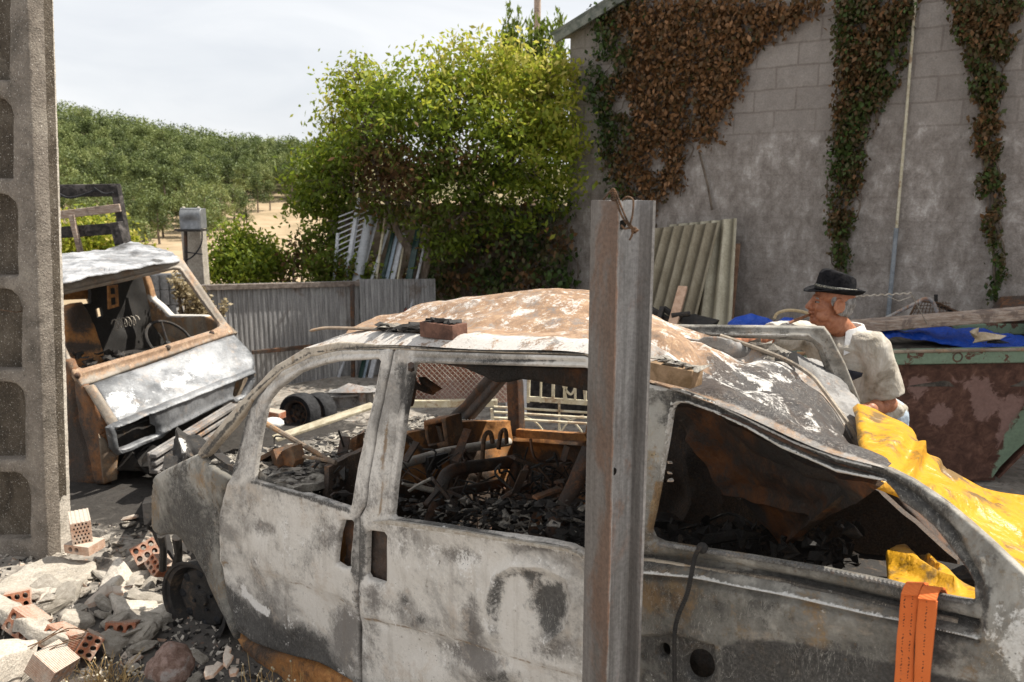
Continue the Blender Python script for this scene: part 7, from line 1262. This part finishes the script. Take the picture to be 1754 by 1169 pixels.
# concrete fragments: each a thing
def mound(u, v): p = gp(u, v, .05); return p
rgc = np.random.default_rng(77); frag = []
for k in range(6):
    pts = rgc.uniform(-1, 1, (26, 3)) * [1, .75, .5]; m = MB().hull(pts * .8)
    bmk = bmesh.new(); vs_ = [bmk.verts.new(q) for q in m.v[0]]
    for f_ in m.f: bmk.faces.new([vs_[q] for q in f_])
    bmesh.ops.triangulate(bmk, faces=bmk.faces); bmesh.ops.subdivide_edges(bmk, edges=bmk.edges, cuts=5, use_grid_fill=True)
    bmesh.ops.smooth_vert(bmk, verts=bmk.verts, factor=.5, use_axis_x=True, use_axis_y=True, use_axis_z=True)
    for v_ in bmk.verts: q = v_.co.copy(); v_.co = q * (1 + .13 * mnoise.fractal(q * 2.6 + Vector((k * 7, 0, 0)), .7, 2.1, 5) + .05 * mnoise.noise(q * 9))
    bmk.verts.index_update(); m2 = MB().add([v_.co[:] for v_ in bmk.verts], [[v_.index for v_ in f_.verts] for f_ in bmk.faces]); bmk.free()
    frag.append(m2.build('rubble_chunk', [CP, M['concrete'], CP, CP, CP, M['brick_pale']][k], ang=32))
nfrag = 0
for i in range(120):
    if i < 46: u, v = rgc.uniform(-40, 175), rgc.uniform(985, 1170)
    elif i < 86: u, v = rgc.uniform(170, 330), rgc.uniform(955, 1110)
    elif i < 100: u, v = rgc.uniform(200, 420), rgc.uniform(1090, 1175)
    else: u, v = rgc.uniform(130, 300), rgc.uniform(890, 960)
    if 255 < u < 330 and v > 1105 or 262 < u < 430 and 985 < v < 1112: continue
    P = gp(u, v, .06 if v > 960 else 0); P[2] = gz(P[0], P[1]) + .015; s = rgc.uniform(.035, .125) * (.4 if v < 960 or i >= 86 else 1)
    src = frag[i % 6]; o = src if nfrag < 6 and i % 6 == nfrag else src.copy()
    if o is not src: COL.objects.link(o)
    else: nfrag += 1
    o.location = P; o.scale = (s * rgc.uniform(.9, 1.7), s, s * rgc.uniform(.45, .9)); o.rotation_euler = tuple(rgc.uniform(-.5, .5, 2)) + (rgc.uniform(0, 6.28),)
    tag(o, 'broken piece of masonry in the rubble around the hollow bricks', 'rubble', 'loose masonry pieces in the rubble')
# fine grit
k = MB()
for i in range(1500):
    u, v = (rgc.uniform(-30, 450), rgc.uniform(890, 1180)); P = gp(u, v, .02); P[2] = gz(P[0], P[1]) + .004; k.hull(P + rgc.normal(size=(6, 3)) * rgc.uniform(.003, .013), int((1, 0, 1, 2, 2, 3, 1, 2)[i % 8]))
tag(k.build('rubble_grit', [CP, M['concrete'], M['char'], M['brick_pale']], ang=20), 'fine grit and ash scattered over the ground', 'grit', kind='stuff')
# reinforcing wires
k = MB(); wires = [((52, 1112), (118, 1080)), ((66, 1104), (152, 1082)), ((64, 1130), (145, 1092)), ((48, 1108), (108, 1074)), ((56, 1128), (120, 1096))]
for a, b in wires: pa, pb3 = at(*a, 2.9), at(*b, 3.05); k.tube(smoothcurve([pa, (pa + pb3) / 2 + rgc.normal(size=3) * .012, pb3], 4), .0025, 5)
tag(k.build('rebar_wires', M['wire'], loc=at(100, 1100, 3)), 'thin rusty reinforcing wires poking over the bricks at the left', 'wire')
# dry weeds
def weeds(name, label, spots, n, hgt, heads, seed):
    rg = np.random.default_rng(seed); k = MB(); hb = MB(); base = None
    for u, v in spots:
        P = gp(u, v, .0); base = P if base is None else base
        for i in range(n):
            b = P + rg.normal(size=3) * [.035, .03, 0]; t = b + np.array([rg.normal() * .05, rg.normal() * .05, hgt * rg.uniform(.4, 1.1)]); k.tube(smoothcurve([b, (b + t) / 2 + rg.normal(size=3) * .012, t], 3), .0012, 4)
            if rg.random() < heads: hb.ell(t, (.005, .005, .005), n=7, m=5)
            if rg.random() < .5:
                mm = (b + t) / 2; e = mm + rg.normal(size=3) * .03 + [0, 0, .02]; k.tube([mm, e], .0009, 4)
                if rg.random() < heads: hb.ell(e, (.0045, .0045, .0045), n=7, m=5)
    r = thing(name, label, 'weeds', base); k.build('stems', M['straw'], r)
    if hb.n: hb.build('seed_heads', M['seed'], r)
M['straw'] = simple('dry_straw', (.34, .22, .09), (.5, .35, .16), 30, .2, .8); M['seed'] = simple('seed_heads', (.5, .42, .28), (.6, .52, .38), 30, .2, .9)
weeds('dry_weeds', 'dry straw coloured weeds in the rubble at the bottom left', [(165, 1185), (185, 1190), (205, 1195), (150, 1195)], 26, .14, .35, 4)
weeds('dry_weeds', 'dry weeds with round seed heads below the front door of the van', [(440, 1205), (470, 1215), (500, 1225), (530, 1232), (555, 1240), (575, 1250)], 12, .16, .7, 6)
